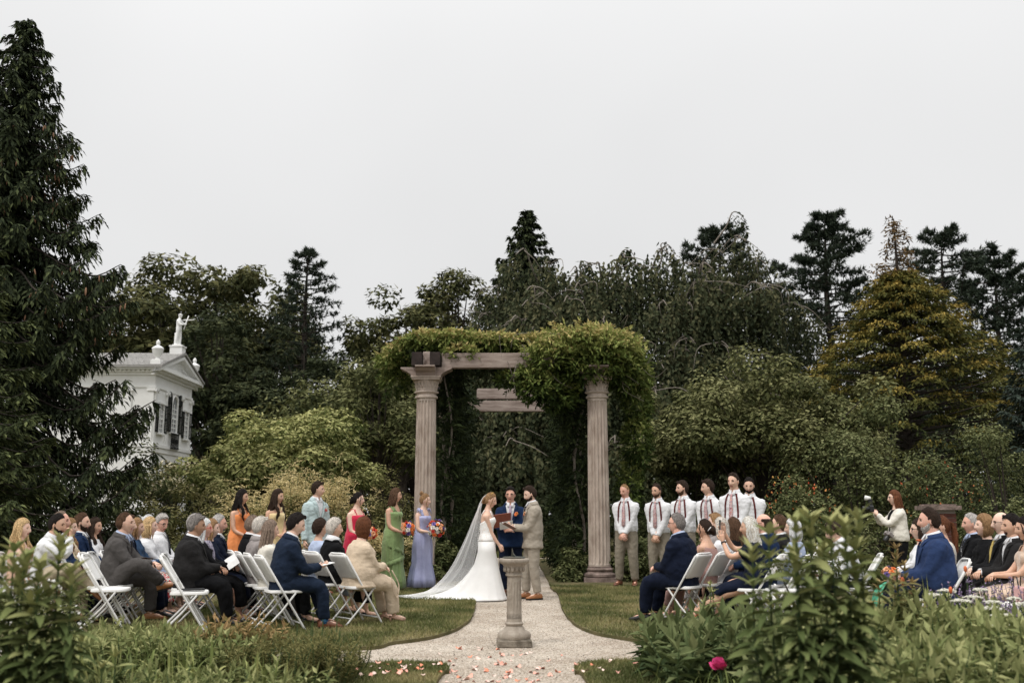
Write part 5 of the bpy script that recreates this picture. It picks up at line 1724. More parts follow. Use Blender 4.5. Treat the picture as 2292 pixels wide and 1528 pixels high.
cx = np.sign(ca) * np.abs(ca) ** e; sy = np.sign(sa) * np.abs(sa) ** e
bod = []
for t in np.linspace(0.22, 1.0, 12):
    tops = 0.80 + (0.60 - 0.80) * (1 - ca) / 2
    tv = 0.22 + (tops - 0.22) * (t - 0.22) / 0.78
    ring = []
    for j in range(n):
        tj = tv[j]; w, d, o = F.wd(tj)
        bust = 0.034 * math.exp(-((tj - 0.70) / 0.09) ** 2) * max(0, ca[j]) ** 0.5 * math.exp(-((abs(sy[j]) - 0.45) / 0.45) ** 2)
        ring.append(F.pt(tj) + F.fwd(tj) * (cx[j] * (d + 0.010) + bust) + F.side(tj) * sy[j] * (w + 0.010))
    bod.append(np.array(ring))
mb = MB(); mb.loft(rings, cap=False)
o = mb.build('skirt', M_gown, F.root); sol = o.modifiers.new('thickness', 'SOLIDIFY'); sol.thickness = 0.005; sol.offset = 1
mb = MB(); mb.loft([rings[-1]] + bod, cap=False)
o = mb.build('bodice', M_lace, F.root); sol = o.modifiers.new('thickness', 'SOLIDIFY'); sol.thickness = 0.005; sol.offset = 1
for sg in (-1, 1):
    ribbon(F, [(0.76, sg * 0.07, 1), (0.86, sg * 0.078, 1), (0.955, sg * 0.066, 1), (0.955, sg * 0.066, -1), (0.85, sg * 0.07, -1), (0.62, sg * 0.06, -1)], 0.016, 0.012, M_lace, 'strap', 0.005)
mb = MB()                       # buttons down the back, earring, headpiece
for z in np.linspace(0.75, 1.12, 14): mb.ball((np.interp(z, [0.75, 0.95, 1.12], [-dH - 0.022, -dH - 0.022, -0.115]), 0, z), 0.0075, 6, 5)
mb.build('back_buttons', M_gown, F.root)['kind'] = 'stuff'
mb = MB()
for t in np.linspace(-0.9, 0.9, 13): mb.ball(hloc(F, (0.02 - 0.02 * abs(t), 0.078 * math.sin(t * 1.2), 0.075 + 0.058 * math.cos(t * 1.2))), 0.007, 6, 5)
mb.build('headpiece', C_gold, F.root)
# veil
def veil_material():
    m, t, b = node_mat('veil')
    b.inputs['Base Color'].default_value = (0.86, 0.86, 0.86, 1); b.inputs['Roughness'].default_value = 0.8
    tr = t.nodes.new('ShaderNodeBsdfTransparent'); tl = t.nodes.new('ShaderNodeBsdfTranslucent'); tl.inputs['Color'].default_value = (0.9, 0.9, 0.9, 1)
    m1 = t.nodes.new('ShaderNodeMixShader'); m1.inputs[0].default_value = 0.5
    t.links.new(b.outputs[0], m1.inputs[1]); t.links.new(tl.outputs[0], m1.inputs[2])
    lw = t.nodes.new('ShaderNodeLayerWeight'); lw.inputs['Blend'].default_value = 0.35
    mr = t.nodes.new('ShaderNodeMapRange'); mr.inputs['To Min'].default_value = 0.16; mr.inputs['To Max'].default_value = 0.72
    t.links.new(lw.outputs['Facing'], mr.inputs['Value'])
    m2 = t.nodes.new('ShaderNodeMixShader')
    t.links.new(mr.outputs[0], m2.inputs[0]); t.links.new(tr.outputs[0], m2.inputs[1]); t.links.new(m1.outputs[0], m2.inputs[2])
    t.links.new(m2.outputs[0], t.nodes['Material Output'].inputs['Surface'])
    return m
hb0 = hloc(F, (-0.085, 0, 0.085))
path = curve_pts([hb0, hb0 + np.array([-0.06, 0, -0.07]), (-0.20, 0, 1.28), (-0.36, 0, 0.90), (-0.60, 0, 0.45), (-0.90, 0, 0.16), (-1.25, 0, 0.065), (-1.55, 0, 0.05)], 40)
nu_ = 41
V = []
for i, p in enumerate(path):
    v = i / 39
    wd = np.interp(v, [0, 0.08, 0.3, 0.6, 1], [0.045, 0.09, 0.19, 0.30, 0.46])
    for j in range(nu_):
        u = j / (nu_ - 1) * 2 - 1
        fold = math.sin(u * 17 + 2 * math.sin(u * 3)) * 0.5 + math.sin(u * 31 + 1) * 0.3
        xin = np.interp(p[2], [0.0, 0.06, 0.2, 0.5, 0.9, 1.3, 1.6], [-1.15, -0.95, -0.42, -0.20, -0.13, -0.10, p[0]])
        fx = (max(xin, p[0]) - p[0]) * abs(u) ** 1.5
        amp = np.interp(v, [0, 0.2, 0.8, 1], [0.006, 0.018, 0.035, 0.012])
        z = p[2] + (fold * amp * 0.4)
        V.append((p[0] + fx + fold * amp, p[1] + u * wd, max(z, 0.022 + 0.01 * fold)))
Fq = [(i * nu_ + j, i * nu_ + j + 1, (i + 1) * nu_ + j + 1, (i + 1) * nu_ + j) for i in range(39) for j in range(nu_ - 1)]
mb = MB(); mb.add(V, Fq); mb.build('veil', veil_material(), F.root)
finish(F, 'bride in a white lace gown with long train and sheer veil')

# groom
gpos = people_pos(1192, 16.3)
F = figure(dict(pos=gpos, yaw=192, H=1.77, arm_l=(0.30, 0.03, 1.10), arm_r=(0.30, -0.05, 1.12), elb_l=(-0.6, 0.5, -1), elb_r=(-0.6, -0.5, -1), hpitch=18, hyaw=6, skin='fair', seed=12, hd_l=(0.8, -0.5, 0.2), hd_r=(0.8, 0.5, 0.25), hn_l=(0, -0.3, 1), hn_r=(0, 0.3, 1), leg_l=(-0.06, 0.10, 0.085), leg_r=(0.08, -0.12, 0.085)))
F.root.location.z = 0.004
dress_man(F, C_tan, C_tan, C_white, C_tie_dark, C_shoe_tan, 'full', 'dark', 'dark', seed=12, vox=0.017)
boutonniere(F, ('orange', 'peach')); finish(F, 'bearded groom in a tan suit and tan shoes reading from a booklet')
bk = empty('vow_booklet', world_pt(F, (0.405, -0.01, 1.135)), rad(192)); tag(bk, 'slim brown booklet open in the groom\'s hands', 'booklet')
for sg in (-1, 1):
    mb = MB().box((0, 0, 0), (0.20, 0.15, 0.008)); o = mb.build('cover', C_shoe_brown, bk, smooth=False); o.location = (0, sg * 0.074, 0.012); o.rotation_euler = (sg * 0.18, 0, 0)
    mb = MB().box((0, 0, 0), (0.19, 0.14, 0.004)); o = mb.build('page', C_paper, bk, smooth=False); o.location = (0, sg * 0.072, 0.0195); o.rotation_euler = (sg * 0.18, 0, 0)
bk.rotation_euler = (0, rad(-28), rad(192))

# officiant
F = figure(dict(pos=people_pos(1143, 17.0), yaw=-93, H=1.77, fat=0.22, arm_l=(0.29, 0.03, 1.06), arm_r=(0.27, -0.03, 1.07), elb_l=(-0.3, 1, -0.8), elb_r=(-0.3, -1, -0.8), hpitch=4, hyaw=-6, skin='ruddy', seed=21, hd_l=(0.3, -0.9, 0.1), hd_r=(0.3, 0.9, 0.0), hn_l=(-0.8, 0, -0.4), hn_r=(-0.8, 0, -0.4), curl_l=0.8, curl_r=0.8))
F.root.location.z = 0.004
dress_man(F, C_navy2, C_navy, C_white, C_tie_lilac, C_shoe_brown, 'full', 'black', None, True, seed=21, vox=0.017, tb=0.36)
boutonniere(F, ('orange', 'orange'))
ribbon(F, [(0.70, -0.11, 1), (0.715, -0.11, 1)], 0.05, 0.042, C_mint, 'pocket_square', 0.008)
finish(F, 'officiant in a bright navy suit and glasses standing between the couple')
fo_ = empty('ceremony_folder', world_pt(F, (0.33, -0.12, 1.20)), rad(-93)); tag(fo_, 'russet folder with white pages held open by the officiant', 'folder')
M_russet = mat('russet_cover', (0.24, 0.075, 0.045), None, scale=15, rough=0.6)
mb = MB().box((0, 0, 0), (0.24, 0.30, 0.012)); o = mb.build('cover', M_russet, fo_, smooth=False); o.rotation_euler = (rad(16), rad(-62), rad(0)); o.location = (0.05, 0.0, 0.03)
mb = MB().box((0, 0, 0), (0.15, 0.22, 0.004)); o = mb.build('page', C_paper, fo_, smooth=False); o.rotation_euler = (rad(16), rad(-50), 0); o.location = (0.075, 0.07, -0.045)

# =================================================================== bridesmaids and their man
def maid(px, Y, H, yaw, m, hair, hc, seed, label, straps='thin', skin='light', fat=0.05, hyaw=0, hold=1.02, bq=None, neck=0.78, spread=0.235, flutes=11, flare=0.13, hp=4, mixc=None, **k):
    F = figure(dict(pos=people_pos(px, Y), yaw=yaw, sex='f', H=H, fat=fat, arm_l=(0.235, 0.04, hold), arm_r=(0.235, -0.045, hold), elb_l=(-0.7, 0.6, -0.6), elb_r=(-0.7, -0.6, -0.6), hyaw=hyaw, hpitch=hp, skin=skin, seed=seed, haircol=hc,
                    hd_l=(0.6, -0.75, 0.1), hd_r=(0.6, 0.75, 0.1), hn_l=(-0.7, 0, -0.5), hn_r=(-0.7, 0, -0.5), curl_l=0.85, curl_r=0.85, **k))
    do_body(F, 0.0165); do_hair(F, hair, hair_mat(hc), seed)
    gown(F, m, neck_t=neck, straps=straps, seed=seed, spread=spread, flutes=flutes, flare=flare)
    shoes(F, C_shoe_nude, 'heel')
    finish(F, label, 'bridesmaids beside the pergola')
    if bq:
        p = world_pt(F, np.array([0.315, 0.0, (hold + 0.06)]) * np.array([1, 1, F.k]))
        d = world_dir(F, (0.75, -0.1, 0.75))
        bouquet(p, d, bq[1] if len(bq) > 1 else 26, bq[0], bq[2], mixc, seed)
    return F

F = maid(947, 18.2, 1.66, -38, C_lav, 'bun', 'dark_blond', 31, 'bridesmaid in a shiny lavender satin dress in front of a column', 'wide', 'fair', 0.02, hyaw=32, hold=1.04, bq=(0.155, 38, 'large round bouquet held by the bridesmaid in lavender'), spread=0.25, flutes=8, flare=0.12)
for sg in (-1, 1):
    mb = MB(); p = F.pt(0.955, sg * 0.09, 1, 0.02)
    for q in range(3): mb.tube([p, p + np.array([0.02 * (q - 1), sg * 0.04, 0.02]), p + np.array([0.04 * (q - 1), sg * 0.07, -0.03 - 0.02 * q])], [0.008, 0.014, 0.004], 6)
    mb.build('shoulder_bow', C_lav, F.root)
F = maid(881, 17.9, 1.75, -32, C_green, 'wavy', 'brown', 32, 'bridesmaid in a sage green dress with diagonal ruffles', 'wide', 'tan', 0.12, hyaw=34, hold=0.99, bq=(0.125, 26, 'orange and red bouquet held by the bridesmaid in green'), spread=0.25, flutes=9, hp=2, hairlen=0.22, smile=1)
k = F.k
for z0, z1, r in ((0.90, 0.62, 0.215), (0.66, 0.42, 0.26)):
    ang = np.linspace(-2.2, 1.3, 13)
    s0 = 1 if z0 > 0.8 else -1
    zz = [z0 + (z1 - z0) * (i / 12 if s0 > 0 else 1 - i / 12) for i in range(13)]
    ruffle(F, C_green, [(math.cos(t) * (np.interp(z, [.42, .66, .9], [.180, .164, .140])) - 0.008, math.sin(t) * np.interp(z, [.42, .66, .9], [.208, .206, .194]), z) for t, z in zip(ang, zz)], 0.085, 0.016)
ruffle(F, C_green, [tuple(F.pt(t, s_, 1, 0.02)) for t, s_ in ((0.90, -0.08), (0.80, -0.055), (0.72, -0.01), (0.64, 0.02), (0.56, 0.0))], 0.035, 0.012, 60)
ruffle(F, C_green, [tuple(F.pt(t, s_, 1, 0.02)) for t, s_ in ((0.90, 0.08), (0.80, 0.055), (0.72, 0.01))], 0.035, 0.012, 60)
F = maid(797, 17.2, 1.66, -35, C_red, 'updo', 'black', 33, 'bridesmaid in a cherry red dress with thin straps', 'thin', 'fair', 0.42, hyaw=35, hold=0.98, bq=(0.12, 26, 'orange and blue bouquet held by the bridesmaid in red'), neck=0.80, spread=0.26, hp=2)
F = maid(617, 16.7, 1.70, -45, C_yellow, 'longfront', 'dark', 34, 'bridesmaid in a one-shouldered butter yellow dress with long dark waves', 'one', 'tan', 0.0, hyaw=30, hold=0.98, neck=0.80)
F = maid(536, 16.5, 1.69, -30, C_orange, 'longfront', 'black', 35, 'bridesmaid in an orange chiffon dress with very long black hair', 'thin', 'tan', 0.0, hyaw=25, hold=0.98, bq=(0.105, 22, 'small bouquet with a dark bloom held by the bridesmaid in orange'), mixc=['orange', 'orange', 'white', 'purple', 'peach'])
ruffle(F, C_orange, [tuple(F.pt(t, s_, 1, 0.03)) for t, s_ in ((0.84, -0.10), (0.80, -0.06), (0.74, 0.0), (0.80, 0.06), (0.84, 0.10))], 0.05, 0.02, 60)
ruffle(F, C_orange, [(0.125, -0.02, 0.95), (0.13, -0.06, 0.8), (0.145, -0.08, 0.6), (0.16, -0.08, 0.4), (0.18, -0.06, 0.15)], 0.04, 0.022, 70)

F = figure(dict(pos=people_pos(706, 16.9), yaw=-40, H=1.83, arm_r=(0.06, -0.25, 0.80), arm_l=(0.08, 0.25, 0.80), hyaw=38, hpitch=3, skin='light', seed=36, curl_l=0.7, curl_r=0.7, leg_r=(-0.10, -0.12, 0.085), leg_l=(0.1, 0.12, 0.085), hn_r=(0.2, 1, 0), hn_l=(0.2, -1, 0), th_r=(1, 0, 0), th_l=(1, 0, 0)))
dress_man(F, C_mint, C_stone, C_white, None, C_shoe_brown, 'full', 'dark', None, seed=36, vox=0.017, tb=0.42)
boutonniere(F, ('red', 'white')); finish(F, 'man in a pale blue suit jacket standing among the bridesmaids')

# =================================================================== groomsmen
def groomsman(px, Y, H, yaw, seed, hair, hc, label, beard=None, fat=0.15, hyaw=0, hp=6, skin='light', tie=True, blen=1.0, hz_=0.0, hy=0.0, lean=0, st=0.15):
    F = figure(dict(pos=people_pos(px, Y), yaw=yaw, H=H, fat=fat, lean=lean, arm_l=(0.215, 0.015 + hy, 0.83 + hz_), arm_r=(0.205, -0.02 + hy, 0.845 + hz_), elb_l=(-0.9, 0.55, -0.3), elb_r=(-0.9, -0.55, -0.3), hyaw=hyaw, hpitch=hp, skin=skin, seed=seed, hd_l=(0.35, -0.7, -0.6), hd_r=(0.35, 0.6, -0.7),
                    hn_l=(-0.9, 0, -0.2), hn_r=(-0.9, 0, -0.2), stance=st, beard_len=blen, haircol=hc))
    dress_man(F, None, C_khaki, C_white, C_tie if tie else None, C_shoe_brown, hair, hc, beard, seed=seed, vox=0.0185)
    braces(F)
    watch(F, 'l', C_shoe_black, C_steel)
    finish(F, label, 'groomsmen in braces')
    return F
groomsman(1401, 18.9, 1.86, -112, 41, 'buzz', 'dark_blond', 'bald groomsman in white shirt and braces beside the right-hand column', None, 0.30, hyaw=-22, hp=14, skin='ruddy')
groomsman(1474, 18.2, 1.84, -120, 42, 'short', 'dark', 'groomsman with short dark hair and trimmed beard, red blooms on his tie', 'brown', 0.2, hyaw=-14, hp=8, skin='tan', blen=0.6, hz_=-0.03, hy=0.02, lean=2, st=0.11)
groomsman(1530, 17.6, 1.87, -130, 43, 'full', 'dark', 'groomsman with swept dark hair and goatee in white shirt', 'brown', 0.2, hyaw=-36, hp=3, blen=0.7, hz_=0.03, lean=-2, st=0.17)
groomsman(1592, 17.0, 1.87, -130, 44, 'full', 'dark', 'clean-shaven groomsman with tousled dark hair smiling sideways', None, 0.12, hyaw=-48, hp=5, hz_=-0.02, hy=-0.03, lean=3, st=0.12)
groomsman(1645, 16.2, 1.95, -125, 45, 'short', 'dark', 'tallest groomsman with a moustache and long floral tie', None, 0.22, hyaw=-4, hp=6, hz_=0.09, hy=0.02, lean=-2)
groomsman(1680, 16.9, 1.90, -115, 46, 'short', 'black', 'groomsman with a full black beard behind the tallest one', 'black', 0.15, hyaw=8, hp=14, tie=False, hz_=-0.04)
# =================================================================== folding chairs
M_chair = mat('white_plastic', (0.80, 0.79, 0.77), (0.74, 0.73, 0.70), scale=3, rough=0.45, spec=0.4)
M_chairleg = mat('white_enamel', (0.72, 0.71, 0.69), (0.60, 0.59, 0.56), scale=8, rough=0.4, spec=0.4)
def make_chair():
    c = empty('folding_chair')
    b = MB(); n = 24; a = np.arange(n) * 2 * PI / n
    e = 0.45
    px = 0.01 + 0.205 * np.sign(np.cos(a)) * np.abs(np.cos(a)) ** e; py = 0.20 * np.sign(np.sin(a)) * np.abs(np.sin(a)) ** e
    rings = []
    for z, s_ in ((0.405, 0.93), (0.415, 1.0), (0.437, 1.0), (0.446, 0.96), (0.440, 0.80)):
        rings.append(np.stack([px * s_, py * s_, np.full(n, z)], 1))
    b.loft(rings); b.build('seat', M_chair, c, sharp=50)
    def ax(z): return -0.285 + 0.50 * (0.80 - z) / 0.80        # line of the long tube
    A, B, T1, T2 = [], [], [], []
    bk = MB()
    ys = np.linspace(-0.20, 0.20, 9)
    rings = []
    for z in (0.545, 0.56, 0.64, 0.72, 0.79, 0.815):
        row = []
        for y in ys: row.append((ax(z) - 0.03 * (1 - (y / 0.2) ** 2) - 0.004, y * (1 if 0.55 < z < 0.8 else 0.95), z - (0.02 if z < 0.55 else 0) * 0))
        rings.append(row)
    bk.loft(rings, cap=False, closed=False)
    o = bk.build('backrest', M_chair, c); so = o.modifiers.new('thickness', 'SOLIDIFY'); so.thickness = 0.016
    rim = MB()
    pts = [(ax(0.55), -0.205, 0.55), (ax(0.70), -0.21, 0.70), (ax(0.79), -0.20, 0.79), (ax(0.825), -0.15, 0.825), (ax(0.825) - 0.025, 0, 0.828), (ax(0.825), 0.15, 0.825), (ax(0.79), 0.20, 0.79), (ax(0.70), 0.21, 0.70), (ax(0.55), 0.205, 0.55)]
    rim.tube(curve_pts(pts, 30), 0.012, 8, ref=(1, 0, 0)); rim.build('back_rim', M_chair, c)
    for sg in (-1, 1):
        t = MB(); t.tube([(ax(0.80), sg * 0.212, 0.80), (ax(0.4), sg * 0.215, 0.40), (0.195, sg * 0.222, 0.03), (0.215, sg * 0.222, 0.0)], 0.0125, 8, ref=(0, 1, 0)); t.build('leg', M_chairleg, c)
        t = MB(); t.tube([(0.10, sg * 0.192, 0.41), (-0.05, sg * 0.194, 0.22), (-0.235, sg * 0.197, 0.03), (-0.27, sg * 0.197, 0.0)], 0.0115, 8, ref=(0, 1, 0)); t.build('leg', M_chairleg, c)
    t = MB(); t.tube([(0.165, -0.22, 0.075), (0.165, 0.22, 0.075)], 0.009, 8); t.build('stretcher', M_chairleg, c)
    t = MB(); t.tube([(-0.20, -0.195, 0.075), (-0.20, 0.195, 0.075)], 0.009, 8); t.build('stretcher', M_chairleg, c)
    return c
CHAIR0 = make_chair(); CH_USED = [False]
def chair(pos, yaw, label):
    c = CHAIR0 if not CH_USED[0] else copy_tree(CHAIR0)
    CH_USED[0] = True
    c.location = (pos[0], pos[1], 0.035); c.rotation_euler = (0, 0, rad(yaw))
    tag(c, label, 'chair', 'white folding chairs set out for the guests')
    return c

# =================================================================== seated guests
GROUP = 'guests seated on folding chairs'
def seat(px, Y, yaw, label, chair_label=None, **k):
    d = dict(pos=seat_pos(px, Y), yaw=yaw, pose='sit'); d.update(k)
    F = figure(d)
    finish(F, label, GROUP)
    if chair_label: chair(d['pos'], yaw, chair_label)
    return F
def spot(F): return F.root.location
def paper(pos, rot, size=(0.15, 0.21), label='', name='programme'):
    o = MB().box((0, 0, 0), (size[0], size[1], 0.003)).build(name, C_paper, None, smooth=False)
    o.location = pos; o.rotation_euler = rot
    tag(o, label, 'paper'); return o
LAPR = dict(arm_l=(0.34, 0.03, 0.66), arm_r=(0.33, -0.04, 0.67), hd_l=(0.6, -0.7, -0.2), hd_r=(0.6, 0.7, -0.2), hn_l=(0, 0, -1), hn_r=(0, 0, -1), elb_l=(-0.7, 0.7, -0.6), elb_r=(-0.7, -0.7, -0.6))

# --- left block, first row
F = seat(806, 12.7, 38, 'stout woman in a beige suit with bushy auburn hair', 'white folding chair under the woman in beige', sex='f', H=1.66, fat=0.62, lean=2, hyaw=20, seed=51, skin='fair', **LAPR)
do_body(F, 0.028); do_hair(F, 'curly', hair_mat('auburn'), 51)
top_garment(F, 'jacket', C_beige, 0.026, -0.04, 0.975, 'wrist', cuff=0.05, wrinkle=0.008, waist=0.03, hem=0.06, seed=51)
trousers(F, C_beige, 0.019, hemr=0.085, infl=0.024, seed=51); shoes(F, C_shoe_nude, 'heel')
mb = MB(); mb.tube(curve_pts([F.pt(0.45, -0.2, 1), (0.30, -0.22, 0.60), (0.36, -0.23, 0.36), (0.42, -0.22, 0.30), (0.45, -0.20, 0.45), (0.36, -0.18, 0.62)], 20), 0.008, 6, flat=0.4); mb.build('bag_strap', C_beige, F.root)
F = seat(748, 13.2, 36, 'grey-haired woman in a black jacket with a white collar', 'white folding chair under the woman with the white collar', sex='f', H=1.64, fat=0.3, hyaw=-18, seed=52, skin='light', lean=-2, **LAPR)
do_body(F, 0.028); do_hair(F, 'curlyshort', hair_mat('silver'), 52)
suit_jacket(F, C_black, C_white, None, seed=52, voxel=0.02); do_collar(F, C_white, 0.03); lap_dress(F, C_black, None, skirt_only=True, knee=0.7, seed=52, name='skirt'); shoes(F, C_shoe_black, 'heel')
F = seat(722, 13.75, 34, 'woman with curled dark hair in a pale floral dress beside a grey-haired woman', 'white folding chair under the woman in the pale floral dress', sex='f', H=1.63, fat=0.25, hyaw=0, seed=53, skin='tan', **LAPR)
do_body(F, 0.025); do_hair(F, 'curlyshort', hair_mat('dark'), 53); lap_dress(F, C_lblue, 'elbow', 0.96, knee=0.6, seed=53); shoes(F, C_shoe_nude, 'heel')
# --- second row
F = seat(640, 12.05, 27, 'young dark-haired man in a blue-navy suit leaning forward to read', 'white folding chair under the young man in navy', H=1.80, lean=6, slouch=18, hpitch=16, hyaw=-12, seed=54, skin='fair', arm_l=(0.40, 0.04, 0.68), arm_r=(0.40, -0.06, 0.69), hd_l=(0.8, -0.5, 0.1), hd_r=(0.8, 0.5, 0.1), hn_l=(0, 0, 1), hn_r=(0, 0, 1), leg_r=(0.46, -0.14, 0.085), leg_l=(0.52, 0.10, 0.085))
dress_man(F, C_dkblue, C_dkblue, C_white, None, C_shoe_brown, 'full', 'black', seed=54, vox=0.018)
for q in 'lr':
    mb = MB(); a_ = F.ank[q]; mb.tube([a_ + np.array([0, 0, -0.03]), a_ + np.array([0.0, 0, 0.09])], [0.046, 0.047], 12); mb.build('sock', print_mat('blue_sock', (0.03, 0.10, 0.25), [(0.1, 0.3, 0.5), (0.02, 0.05, 0.15)], scale=60), F.root)
paper(world_pt(F, (0.50, -0.01, 0.72)), (0, rad(-12), rad(27)), label='white programme held on the lap of the young man in navy')
F = seat(612, 12.6, 25, 'woman with long straight grey-brown hair and a white top', 'white folding chair under the woman with long grey-brown hair', sex='f', H=1.62, fat=0.2, hyaw=0, seed=55, hairlen=0.30, **LAPR)
do_body(F, 0.025); do_hair(F, 'long', hair_mat('greybrown'), 55); top_garment(F, 'blouse', C_cream, 0.016, 0.0, 0.95, 'wrist', seed=55, voxel=0.02); trousers(F, C_black, 0.022, seed=55); shoes(F, C_shoe_black, 'heel')
F = seat(590, 13.1, 24, 'grey-haired guest in a light grey jacket behind the long-haired woman', 'white folding chair under the guest in light grey', sex='m', H=1.70, fat=0.3, seed=56, skin='light', **LAPR)
dress_man(F, C_lgrey, C_grey, C_white, None, None, 'full', 'silver', seed=56, vox=0.026)
F = seat(572, 13.65, 23, 'man with thinning brown hair in a black suit', 'white folding chair under the man with thinning hair', H=1.74, fat=0.2, seed=57, skin='light', **LAPR)
dress_man(F, C_black, C_black, C_white, None, None, 'receding', 'greybrown', seed=57, vox=0.026)
# --- third row
F = seat(432, 12.35, 14, 'heavy man in a charcoal suit with wavy dark grey hair', 'white folding chair under the heavy man in charcoal', H=1.74, fat=0.85, lean=0, hyaw=-4, hpitch=4, seed=58, skin='brown', **LAPR)
dress_man(F, C_char, C_black, C_white, None, None, 'full', 'salt', seed=58, vox=0.019)
F = seat(464, 12.9, 13, 'woman with flowing white hair and a patterned scarf', 'white folding chair under the white-haired woman', sex='f', H=1.66, fat=0.3, hyaw=-5, seed=59, skin='ruddy', haircol='white', hairlen=0.26, **LAPR)
do_body(F, 0.025); do_hair(F, 'wavy', hair_mat('white'), 59); do_glasses(F, C_shoe_red); lap_dress(F, C_black, 'wrist', 0.96, knee=0.75, seed=59)
for sg in (-1, 1): ribbon(F, [(0.95, sg * 0.05, -1), (0.97, sg * 0.055, 1), (0.88, sg * 0.07, 1), (0.7, sg * 0.05, 1), (0.5, sg * 0.05, 1), (0.35, sg * 0.06, 1)], 0.09, 0.04, C_scarf, 'scarf', 0.02)
shoes(F, C_shoe_black, 'heel')
paper(world_pt(F, (0.33, -0.12, 0.72)), (rad(40), rad(-35), rad(10)), label='pale folded cloth paper in the lap of the white-haired woman')
F = seat(480, 13.4, 13, 'blonde woman half hidden behind the white-haired woman', None, sex='f', H=1.64, fat=0.1, seed=60, skin='fair', **LAPR)
do_body(F, 0.025); do_hair(F, 'wavy', hair_mat('dark_blond'), 60); lap_dress(F, C_navy, 'wrist', 0.96, knee=0.6, seed=60)
F = seat(494, 13.9, 12, 'man with a grey crew cut and moustache in a dark navy blazer', 'white folding chair under the man in the navy blazer', H=1.76, fat=0.25, seed=61, skin='ruddy', hpitch=2, haircol='grey', **LAPR)
dress_man(F, C_navy, C_black, C_white, None, None, 'short', 'grey', seed=61, vox=0.02); do_beard(F, hair_mat('salt'), False, 61)
F = seat(442, 14.4, 12, 'grey-haired man in the far seat behind the heavy man', None, H=1.79, fat=0.2, seed=62, skin='light', haircol='grey', **LAPR)
dress_man(F, C_grey, C_grey, C_white, None, None, 'short', 'grey', seed=62, vox=0.03)
# --- fourth row
F = seat(266, 12.85, 10, 'man in a warm grey suit with one ankle crossed over his knee', 'white folding chair under the man in warm grey', H=1.82, fat=0.22, lean=4, slouch=14, hyaw=-3, seed=63, skin='light', leg_l=(0.42, 0.12, 0.085), leg_r=(0.58, -0.10, 0.46), kne_r=(0.5, -0.9, 1.2), foot_r=(0.9, -0.1, 0.25), footup_r=(-0.2, -0.1, 1),
         arm_l=(0.46, -0.02, 0.70), arm_r=(0.44, -0.08, 0.70), hd_l=(0.6, -0.7, -0.2), hd_r=(0.6, 0.7, -0.1), hn_l=(0, 0, -1), hn_r=(0, 0, -1), elb_l=(-0.6, 0.6, -0.7), elb_r=(-0.6, -0.6, -0.7))
dress_man(F, C_grey, C_grey, C_lblue, None, C_shoe_tan, 'receding', 'brown', seed=63, vox=0.018)
mb = MB(); a_ = F.ank['r']; kd = nrm(F.kne['r'] - a_); mb.tube([a_ - kd * 0.02, a_ + kd * 0.10], [0.044, 0.048], 12); mb.build('sock', C_lblue, F.root)
F = seat(292, 13.35, 10, 'youth with tousled brown hair in a dark jacket', 'white folding chair under the youth in the dark jacket', H=1.76, fat=0.0, seed=64, skin='fair', **LAPR)
dress_man(F, C_navy, C_navy, C_lblue, None, None, 'full', 'brown', seed=64, vox=0.026)
F = seat(312, 13.8, 10, 'woman with a dark blond bob in a denim jacket and red floral skirt', 'white folding chair under the woman in denim', sex='f', H=1.66, fat=0.1, seed=65, skin='light', **LAPR)
do_body(F, 0.025); do_hair(F, 'bob', hair_mat('dark_blond'), 65); top_garment(F, 'denim_jacket', C_denim, 0.02, 0.15, 0.97, 'wrist', seed=65, voxel=0.02); lap_dress(F, C_floral, None, skirt_only=True, knee=0.8, wide=0.03, seed=65, name='skirt'); shoes(F, C_shoe_nude, 'heel')
F = seat(340, 14.25, 10, 'smiling strawberry blonde woman in a white cardigan', 'white folding chair under the strawberry blonde', sex='f', H=1.68, fat=0.15, seed=66, skin='fair', hpitch=-3, **LAPR)
do_body(F, 0.025); do_hair(F, 'bob', hair_mat('blond'), 66); top_garment(F, 'cardigan', C_white, 0.02, 0.1, 0.97, 'wrist', seed=66, voxel=0.02); lap_dress(F, C_lblue, None, skirt_only=True, knee=0.7, seed=66, name='skirt'); shoes(F, C_shoe_nude, 'heel')
F = seat(366, 14.7, 8, 'grey-haired man in a white shirt, dark tie and glasses looking down', 'white folding chair under the man in the white shirt and dark tie', H=1.78, fat=0.25, seed=67, skin='ruddy', hpitch=14, hyaw=-35, haircol='grey', **LAPR)
dress_man(F, None, C_khaki, C_white, C_tie_dark, None, 'full', 'grey', None, True, seed=67, vox=0.02)
F = seat(338, 15.2, 8, 'white-haired guest in the farthest seat of the grey suited man\'s row', None, H=1.76, seed=68, skin='fair', haircol='white', **LAPR)
dress_man(F, C_lgrey, C_lgrey, C_white, None, None, 'short', 'white', seed=68, vox=0.03)
chair(seat_pos(258, 12.2), 10, 'empty white folding chair beside the man in warm grey')
chair(seat_pos(248, 12.62), 10, 'empty white folding chair overlapping another next to the man in warm grey')
CH3 = seat_pos(432, 11.75); chair(CH3, 14, 'empty white folding chair with a black clutch on its seat')
mb = MB(); mb.box((0, 0, 0), (0.24, 0.12, 0.022)); o = mb.build('clutch', C_shoe_black, None, smooth=False); o.location = (CH3[0] + 0.05, CH3[1], 0.035 + 0.462); o.rotation_euler = (0, 0, rad(25)); tag(o, 'slim black clutch lying on the empty chair', 'clutch'); bv = o.modifiers.new('bevel', 'BEVEL'); bv.width = 0.008; bv.segments = 2
